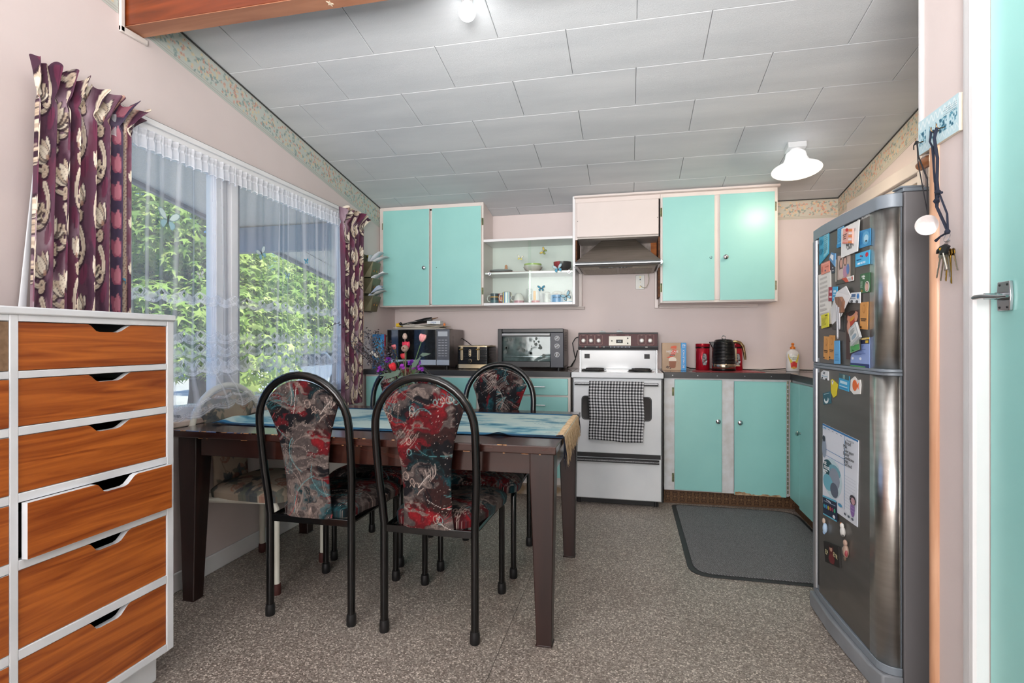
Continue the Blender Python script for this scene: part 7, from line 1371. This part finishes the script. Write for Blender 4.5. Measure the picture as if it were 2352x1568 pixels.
magnet('card', 'half maroon half sky blue card overlapping the handwritten list', 'card', r1((195, 1245), (352, 1238), (340, 1500), (190, 1500)), '#42a3cf', [(0, 0, .45, 1, '#9c3040'), (.15, .25, .4, .4, '#d9b7b9'), (.1, .65, .4, .76, '#e3d3d3'), (.6, .25, .9, .4, '#cfe6f0'), (.6, .5, .9, .54, '#cfe6f0'), (.6, .75, .9, .8, '#cfe6f0')], layer=1)
magnet('photo_print', 'dark patterned photo hanging behind the two pens', 'photo', r2_((190, 400), (360, 370), (350, 595), (190, 560)), '#3f3e3d', [(.1, .1, .9, .9, '#55524f'), (.3, .3, .6, .6, '#8a6a5c', 1)])
magnet('folded_letter', 'folded white letter held open by the brown wooden clip', 'letter', r2_((262, 60), (385, -20), (442, 110), (330, 395), (235, 492), (185, 290)), '#d9d8d8', (), layer=2, th=.003, curl=.008)
magnet('wooden_clip', 'curved brown wooden clip pinning the folded letter', 'clip', r2_((258, 128), (318, 122), (355, 190), (345, 330), (322, 342), (300, 250), (270, 205)), '#8c6450', (), th=.012, layer=4, m=wood('clip_wood', '#93694f', '#5e3d2c', .5, (10, 10, 1), 3))
for k, (x0_, y0_, x1_, y1_, lb) in enumerate(((273, 240, 280, 685, 'longer silver pen hanging below the wooden clip'), (297, 262, 302, 560, 'shorter silver pen hanging below the wooden clip'))):
    (a, b_), = r2_((x0_, y0_)); (c_, d_), = r2_((x1_, y1_)); p, q = FP(a, b_, -.02), FP(c_, d_, -.02); t_ = thing('pen', lb, 'pen', F2W(-.026, *p), FRZ); mb = MB(); mb.tube([(0, 0, 0), (0, q[0] - p[0], (q[1] - p[1]) * .94), (0, (q[0] - p[0]), q[1] - p[1])], [.0045, .0045, .002], 10); P('barrel', mb, flat('#c4c9cf', .25, .6), t_, local=True)
magnet('van_magnet', 'white van shaped magnet with blue drop, touching the folded letter', 'magnet', r2_((440, 70), (565, 62), (565, 210), (412, 200), (412, 150)), '#dfe3e6', [(.15, .15, .55, .45, '#4a6a90'), (.68, .1, .92, .6, '#3f7fc0', 1), (.15, .72, .38, 1.02, '#55595d', 1), (.62, .72, .85, 1.02, '#55595d', 1), (.1, .52, .6, .62, '#8b97a3')], layer=1)
magnet('note', 'yellow sticky note at the bottom of the handwritten list', 'note', r2_((42, 370), (138, 338), (143, 520), (45, 550)), '#d9d23c', lines(.1, .85, .25, .85, 7, '#a8a23a', 6) + [(.6, .1, .9, .18, '#6f6c2c')], layer=2)
for lb, pp, tx in (('tall orange bookmark card close to the stainless edge', ((565, 200), (668, 190), (658, 563), (558, 550)), ('Takes it a mile', .009)), ('left one of two short orange bookmark cards low on the upper door', ((80, 650), (145, 655), (135, 968), (72, 950)), ('', .006)), ('orange bookmark card between its twin and the blue slip', ((152, 635), (222, 640), (215, 960), (147, 950)), ('', .006))):
    magnet('bookmark', lb, 'bookmark', r2_(*pp), '#cf9450', [(.35, .08, .7, .42, '#b57d3e', 1), (.42, .12, .63, .36, '#cf9450', 1), (.12, .60, .88, .64, '#3a2a1a'), (.2, .67, .8, .70, '#3a2a1a'), (.1, .9, .3, .97, '#3a2a1a')])
magnet('burger_photo', 'photo strip of a person biting a burger above dark lower panel', 'photo', r2_((378, 340), (535, 295), (552, 560), (430, 960), (378, 955)), '#4a3430', [(.05, .0, .98, .3, '#c98a70', 1), (.15, -.02, .8, .12, '#2a1c18', 1), (.2, .2, .8, .4, '#b8452f', 1), (.25, .17, .75, .27, '#cf9238', 1), (.0, .2, .3, .5, '#cf947a', 1), (.7, .18, 1, .45, '#cf947a', 1)])
magnet('green_card', 'green and white rounded card framed in black over the burger photo', 'card', r2_((420, 720), (560, 690), (570, 830), (425, 890)), '#2a2c2b', [(.05, .06, .95, .94, '#b9c2b4'), (.1, .4, .92, .92, '#4fa05a')], [('Live', .35, .8, .008, '#1d3a22')], layer=2)
magnet('clear_frame', 'tilted clear photo frame magnet hanging over the green card', 'frame', r2_((425, 570), (520, 460), (580, 660), (470, 780)), '#b9bfc1', [(.1, .1, .9, .85, '#cfd2cf'), (.2, .55, .8, .8, '#8fa3b0', 1)] + lines(.2, .8, .18, .5, 5, '#8d9392', 8), th=.008, layer=3, rough=.15)
magnet('schedule', 'lilac blue printed schedule with yellow checked top at the door bottom', 'notice', r2_((440, 690), (690, 665), (690, 1075), (436, 1045)), '#8fa6d9', [(0, 0, 1, .06, '#e3c04c'), (0, .06, 1, .2, '#262b48'), (.8, .09, .95, .18, '#d9b93c'), (0, .88, 1, 1, '#2c3a70'), (0, .96, .8, 1, '#4f9a5a'), (.08, .66, .2, .76, '#dfe6f2', 1), (.5, .66, .62, .76, '#dfe6f2', 1)] + [(.08 + .04 * k, .0, .10 + .04 * k, .06, '#f0ead8') for k in range(1, 22, 2)] + lines(.3, .9, .25, .6, 8, '#5f76ae', 9), [('loving', .55, .14, .007, '#e8e8ea')])
magnet('note', 'curled sky blue slip next to the two orange bookmarks', 'note', r2_((220, 710), (290, 708), (302, 1020), (225, 1018)), '#62a8d9', lines(.15, .9, .08, .9, 13, '#4388b9', 10), layer=1, curl=.003)
magnet('van_magnet', 'white van shaped magnet at the top of the lower door', 'magnet', r2_((75, 1103), (140, 1120), (140, 1240), (40, 1215), (40, 1130)), '#dcdfe0', [(.1, .15, .4, .4, '#6d7478'), (.05, .75, .25, 1.0, '#3a3e40', 1), (.6, .8, .85, 1.05, '#3a3e40', 1), (.05, .6, .9, .66, '#4f97b5')])
magnet('phone_magnet', 'yellow and white lighthouse shaped magnet on the lower door', 'magnet', r2_((170, 1235), (190, 1222), (262, 1290), (240, 1440), (205, 1470), (175, 1400)), '#dccb2c', [(.1, .1, .9, .35, '#e9e9e4'), (.2, .15, .8, .2, '#3a3a38')], layer=0)
magnet('blue_magnet', 'sky blue magnet with forest picture on the lower door', 'magnet', r2_((285, 1145), (418, 1185), (410, 1390), (275, 1345)), '#3fa3cf', [(0, 0, 1, .28, '#3f5f62'), (.4, 0, .6, .26, '#8aa6a0'), (.15, .42, .85, .6, '#bfe0ee'), (.1, .75, .9, .8, '#cfe6f0'), (.1, .86, .9, .9, '#1f78a8')])
magnet('fish_magnet', 'white magnet with an orange fish, nearest the stainless edge on the lower door', 'magnet', r2_((440, 1230), (490, 1187), (525, 1235), (565, 1228), (575, 1300), (565, 1422), (480, 1425), (435, 1370)), '#e3e2de', (), th=.003)
a = FP(*r2_((480, 1305))[0], -.006); t_ = [o for o in bpy.data.objects if o.get('label', '').startswith('white magnet with an orange fish')][0]
mb = MB(); mb.prism([(a[0] + .017 * math.cos(q) * 1.0, a[1] + .020 * math.sin(q)) for q in np.linspace(0, 5.9, 14)], 'x', -.0058, -.0048); P('fish_print', MB().add([F2W(*v) for v in mb.v], mb.f), flat('#dd6b32', .5), t_, smooth=0); mb = MB(); mb.prism([(a[0] - .015, a[1]), (a[0] - .03, a[1] + .012), (a[0] - .028, a[1] - .012)], 'x', -.0058, -.0048); P('fish_tail_print', MB().add([F2W(*v) for v in mb.v], mb.f), flat('#dd6b32', .5), t_, smooth=0)
magnet('teal_magnet', 'small dark teal square magnet with a white smile shape', 'magnet', r2_((63, 1410), (160, 1385), (172, 1545), (75, 1563)), '#2f6472', [(.15, .35, .75, .95, '#dfe6e6', 1), (.22, .2, .68, .75, '#2f6472', 1), (.2, .1, .9, .16, '#9fc0c6'), (.6, .6, .9, .66, '#9fc0c6')])
# wall planner poster
po = magnet('planner_poster', 'white and blue weekly planner poster with shopping list column', 'poster', r5((86, 90), (425, 252), (414, 1072), (86, 838)), '#dde2ea', [(0, 0, 1, .022, '#2f78b0'), (.655, .02, .665, .9, '#4f8fc0'), (0, .30, .66, .306, '#4f8fc0'), (0, .375, .66, .38, '#4f8fc0'),
    (.01, .38, .60, .86, '#bfd6dc', 1), (.02, .42, .35, .62, '#20545c', 1), (.2, .44, .56, .60, '#6fa6b4', 1), (.22, .48, .54, .74, '#8d97a6', 1), (.03, .60, .34, .80, '#6fb3c4', 1), (.26, .66, .5, .84, '#5a6272', 1), (0, .18, .13, .42, '#8f9dae', 1), (.02, .14, .1, .22, '#2e3440', 1),
    (.84, .73, .95, .92, '#8a68a8', 1), (.82, .66, .98, .78, '#3a3036', 1), (.86, .69, .96, .77, '#c99aa0', 1), (.5, .86, .62, .9, '#4a9ac0', 1)] + [(.08 + .12 * k, .035, .13 + .12 * k, .04, '#3a4048') for k in range(5)] + [(.69, .48 + k * .036, .98, .483 + k * .036, '#b4bcc8') for k in range(11)] + [(.70 + k * .1, .92, .76 + k * .1, .95, '#5a6270', 1) for k in range(3)],
    [('Meal Planner', .12, .022, .012, '#2f8fc0')] if False else [('eat', .14, .46, .026, '#f2f5f5'), ('most', .20, .51, .026, '#f2f5f5'), ('vegetables', .16, .555, .010, '#f2f5f5'), ('& fruit', .14, .58, .010, '#f2f5f5'), ('Shopping List', .86, .045, .011, '#8a8f98'), ('Bread', .80, .085, .020, '#15161a'), ('Milk', .73, .135, .019, '#15161a'), ('Toilet paper', .82, .18, .017, '#15161a'), ('Butter', .76, .22, .019, '#15161a'), ('Conditioner', .83, .26, .017, '#15161a'), ('Soap', .75, .30, .019, '#15161a'), ('Cat food', .80, .34, .018, '#15161a'), ('My Plan', .12, .035, .012, '#2f8fc0')])
magnet('navy_card', 'navy card with a row of coloured dots overlapping the planner corner', 'card', r5((86, 778), (215, 835), (222, 1025), (92, 950)), '#1d2740', [(0, -.06, 1, .03, '#5fb3cf'), (.0, .93, 1, 1, '#5fb3cf'), (.1, .2, .95, .24, '#8f9ab0')] + [(.06 + k * .155, .38, .19 + k * .155, .60, ('#2f9aa8', '#3a7fc0', '#b0a83c', '#b0484a', '#8a3a5a', '#3aa07a')[k], 1) for k in range(6)] + [(.75, .72, .93, .9, '#dfe3ea', 1)], [('the wellbeing', .5, .12, .008, '#e8ecf4')], layer=1)
# figurine magnets
def blob(label, px, py, parts, group='magnets and papers on the fridge'):
    y, z = FP(px, py); t_ = thing('figurine_magnet', label, 'magnet', F2W(-.002, y, z), FRZ, group=group)
    for k, (dy, dz, r_, sy, sz, c) in enumerate(parts): mb = MB(); mb.ball((-.006 - .001 * k, dy, dz), r_, 14, 8, sx=.55, sy=sy, sz=sz); P(('body', 'head', 'detail', 'hat', 'arm')[k % 5], mb, flat(c, .5), t_, local=True)
blob('pale blue and white figurine magnet hanging below the navy card', 1899, 1205, [(-.004, -.012, .016, .7, 1.3, '#a9c3dc'), (.006, .014, .010, 1, 1.2, '#cbb8a8'), (.0, -.03, .009, .8, 1, '#8fb0d4')])
blob('white cat figurine magnet with an orange patch', 1941, 1216, [(0, -.008, .017, .8, 1.2, '#c9c8c4'), (.004, .012, .012, 1, 1, '#dcdad4'), (.008, .016, .008, 1, 1, '#d9824a'), (-.006, -.02, .007, 1, 1, '#5a5a58')])
blob('brown and pink figurine magnet of a little standing animal', 1948, 1262, [(0, -.006, .018, .8, 1.4, '#a88f80'), (.002, .024, .012, 1, 1, '#b79a8a'), (-.008, -.010, .010, .8, 1.5, '#9c4a50'), (.010, -.004, .009, 1, 1, '#c4b8b0'), (-.002, -.034, .008, 1, 1, '#6b5a4c')])
magnet('plaque_magnet', 'black rectangular plaque magnet with cream letters and a figure in red', 'magnet', r5((108, 1205), (248, 1258), (262, 1462), (125, 1400)), '#23211f', [(.36, .12, .66, .95, '#5a1f22'), (.42, .12, .6, .38, '#b98f7c', 1), (.42, .06, .6, .2, '#1b1613', 1), (.3, .5, .72, .96, '#6d2327', 1)], [('EP', .20, .5, .026, '#c9bf95'), ('EYR', .80, .5, .024, '#c9bf95')], th=.008)

# ================================================================== key rack and hanging keys
kr = thing('key_rack', 'pale blue patterned wooden key rack board on the wall end', 'key rack', (XD, 1.67, 1.76)); y0k, y1k, z0k, z1k = 1.574, 1.768, 1.708, 1.806
P('board', bx(XD - .010, y0k, z0k, XD - .0008, y1k, z1k), flat('#e4dccb', .6), kr, bev=.001)
cv = Canvas(200, 400, '#bcd6dd'); rr = random.Random(5)
for k in range(9):
    for t_ in range(2): x, y = 18 + k * 44 + t_ * 22, 30; cv.stroke([(x - 18, y + (22 if t_ else -18)), (x, y + (-18 if t_ else 22)), (x + 18, y + (22 if t_ else -18))], 4, '#dfeaec', .9)
    x = 18 + k * 44; cv.stroke([(x - 18, 182), (x, 150), (x + 18, 182)], 4, '#dfeaec', .9)
for k, cx in enumerate((50, 145, 245, 350)):
    w_ = vnoise(80, 70, 14, 90 + k, 3); sl = (slice(70, 150), slice(cx - 35, cx + 35)); cv.put(sl, np.clip((w_ - .40) * 10, 0, 1) * .9, '#4f96ad'); cv.put(sl, np.clip((w_ - .55) * 12, 0, 1) * .9, '#1f4f68')
for k in range(4): cv.stroke([(18, 34 + k * 11), (120 + (k % 2) * 20, 30 + k * 11)], 2.5, '#4a5a66', .8)
U, V = np.meshgrid(np.linspace(0, 1, 190), np.linspace(0, 1, 95), indexing='ij'); Pk = np.stack([np.full_like(U, XD - .0107), y1k - (y1k - y0k) * U, z0k + (z1k - z0k) * V], -1); P('printed_face', gridmb(Pk, cv.samp(1 - U * .999, V * .999)), vmat('printed_key_board', .5), kr, smooth=0)
BRN = flat('#5d4a34', .35, .9); HY = (1.742, 1.667, 1.640)
for k, y in enumerate((1.742, 1.662, 1.636)):
    mb = MB(); z = 1.742; mb.tube([(XD - .010, y, z), (XD - .024, y, z - .004), (XD - .030, y, z + .002), (XD - .030, y, z + .010)], .0016, 6); P('hook', mb, BRN, kr)
kr2 = thing('shell_pendant', 'white shell disc hanging on a black cord from the key rack', 'pendant', (XD - .022, 1.738, 1.58)); CORD = flat('#17171b', .8); DEN = flat('#1c2233', .9)
c1_ = A(2131, 517, X=XD - .022); yk, zk = c1_[1], c1_[2]; mb = MB(); mb.tube([(XD - .026, 1.742, 1.741), (XD - .024, 1.740, 1.70), (XD - .022, yk + .002, 1.62), (XD - .022, yk, zk + .028)], [.0022, .002, .002, .0024], 7); mb.tube([(XD - .028, 1.738, 1.741), (XD - .026, 1.737, 1.68), (XD - .022, yk - .001, zk + .028)], .0016, 6); P('cord', mb, CORD, kr2)
mb = MB(); mb.tube([(XD - .026, 1.742, 1.744), (XD - .027, 1.745, 1.740), (XD - .030, 1.752, 1.735), (XD - .026, 1.760, 1.725)], [.005, .004, .0016, .0016], 6); P('knot', mb, CORD, kr2)
mb = MB(); n1 = 30; 
mb.lathe([(0, -.002), (.024, -.0015), (.0285, .0005), (.0285, .002), (.02, .003), (0, .0035)], (0, 0, 0), 30, Vector((-.42, -.90, 0)).to_track_quat('Z', 'Y').to_matrix().to_4x4()); mb.v = [(v[0] + XD - .0235, v[1] + yk, v[2] + zk) for v in mb.v]; P('shell', mb, mat('mother_of_pearl', '#c9c5c2', .2, scale=30, c2='#b5acaa', coat=.5), kr2, bev=.001)
kb = thing('key_bunch', 'bunch of keys on a dark blue cotton cord hanging from the key rack', 'keys', (XD - .02, 1.648, 1.40)); kc = A(2175, 575, X=XD - .024); ky_, kz_ = kc[1], 1.425
for pts, r_ in (([(XD - .028, 1.664, 1.742), (XD - .030, 1.668, 1.715), (XD - .026, 1.664, 1.70), (XD - .024, 1.656, 1.60), (XD - .022, ky_ + .003, 1.50), (XD - .022, ky_, 1.455)], .0028), ([(XD - .028, 1.637, 1.742), (XD - .032, 1.642, 1.715), (XD - .026, 1.639, 1.66), (XD - .024, 1.645, 1.60), (XD - .024, 1.640, 1.565), (XD - .022, 1.650, 1.53), (XD - .022, ky_ + .001, 1.455)], .0042), ([(XD - .026, 1.655, 1.742), (XD - .026, 1.655, 1.64), (XD - .024, 1.650, 1.53)], .0020)): mb = MB(); mb.tube(pts, r_, 8, sy=.6); P('cord', mb, DEN, kb)
mb = MB(); mb.tube([(XD - .024, 1.642, 1.568), (XD - .026, 1.628, 1.563), (XD - .026, 1.620, 1.561)], [.008, .003, .004], 7); P('knot', mb, DEN, kb); mb = MB(); mb.tube([(XD - .024, 1.648, 1.545), (XD - .026, 1.634, 1.548)], [.008, .003], 7); P('knot', mb, DEN, kb); mb = MB(); mb.ball((XD - .023, ky_, 1.452), .007, 8, 6); P('knot', mb, DEN, kb)
mb = MB(); mb.tube([(XD - .023, ky_, 1.450), (XD - .028, ky_ + .022, 1.444), (XD - .030, ky_ + .040, 1.436)], [.003, .0024, .004], 7); P('loose_end', mb, DEN, kb)
mb = MB(); mb.tube([(XD - .024 + .003 * math.sin(t_), ky_ + .013 * math.cos(t_), 1.437 + .011 * math.sin(t_)) for t_ in np.linspace(0, 2 * math.pi, 21)[:-1]], .0009, 6, closed=True); P('split_ring', mb, CHROME, kb)
for k in range(4): mb = MB(); mb.tube([(XD - .026 + .004 * math.sin(t_) + k * .001, ky_ - .008 + k * .006 + .006 * math.cos(t_), 1.420 + .009 * math.sin(t_)) for t_ in np.linspace(0, 2 * math.pi, 15)[:-1]], .0009, 6, closed=True); P('small_ring', mb, CHROME, kb)
mb = MB(); mb.prism([(ky_ + .028, 1.398), (ky_ + .026, 1.408), (ky_ + .010, 1.416), (ky_ - .012, 1.418), (ky_ - .028, 1.410), (ky_ - .012, 1.392), (ky_ - .004, 1.398), (ky_ + .008, 1.392), (ky_ + .016, 1.406)], 'x', XD - .036, XD - .029); P('key_head', mb, flat('#15171a', .5), kb, bev=.001, label='black plastic key head with a yellow triangle')
mb = MB(); mb.prism([(ky_ + .012, 1.411), (ky_ + .001, 1.411), (ky_ + .007, 1.404)], 'x', XD - .0368, XD - .0362); P('yellow_triangle', mb, flat('#d9a51c', .5), kb, smooth=0)
rr = random.Random(31); KM = [flat('#b9b2a6', .25, 1), flat('#a39a8c', .3, 1), flat('#b08d3c', .3, 1)]
for k, (dy, zt_, ln, an) in enumerate(((.020, 1.402, .055, .30), (.014, 1.398, .058, .22), (.006, 1.402, .062, .10), (-.001, 1.405, .070, .0), (-.006, 1.402, .058, -.22), (-.010, 1.405, .072, -.10), (-.016, 1.405, .050, -.35), (.010, 1.40, .040, .35))):
    x = XD - .028 + (k % 4) * .004; ln *= 1.28; d_ = Vector((0, math.sin(an), -math.cos(an))); o_ = Vector((0, d_.z, -d_.y)); p = Vector((x, ky_ + dy, zt_)); hl = .018; w_ = .0095 if k in (2, 3, 5) else .008; sh = p + d_ * hl; mb = MB()
    out = [p - o_ * w_ * .5, p - o_ * w_ + d_ * hl * .3, p - o_ * w_ + d_ * hl * .8, sh - o_ * .0028]
    n_t = 6
    for i in range(n_t): out += [sh + d_ * (ln - hl) * (i + .2) / n_t - o_ * .0030, sh + d_ * (ln - hl) * (i + .7) / n_t - o_ * (.0018 + .001 * (i % 2))]
    out += [sh + d_ * (ln - hl), sh + d_ * (ln - hl) + o_ * .0012, sh + o_ * .0028, p + o_ * w_ + d_ * hl * .8, p + o_ * w_ + d_ * hl * .3, p + o_ * w_ * .5]
    mb.prism([(q.y, q.z) for q in out], 'x', x, x + .0018); P('key', mb, KM[k % 3 if k != 3 else 0], kb, smooth=0)
mb = MB(); mb.tube([(XD - .034, ky_ - .004, 1.395), (XD - .034, ky_ - .020, 1.350)], .0034, 10); P('tube_key', mb, KM[0], kb)

# ================================================================== writing becomes mesh, cords join their appliances
dg = bpy.context.evaluated_depsgraph_get(); fonts = [o for o in bpy.data.objects if o.type == 'FONT']; newm = []
for o in fonts: newm.append((o, bpy.data.meshes.new_from_object(o.evaluated_get(dg))))
for o, me in newm:
    q = bpy.data.objects.new('lettering', me); COL.objects.link(q); q.parent = o.parent; q.matrix_local = o.matrix_local.copy(); me.materials.clear(); me.materials.append(o.data.materials[0]); bpy.data.objects.remove(o)
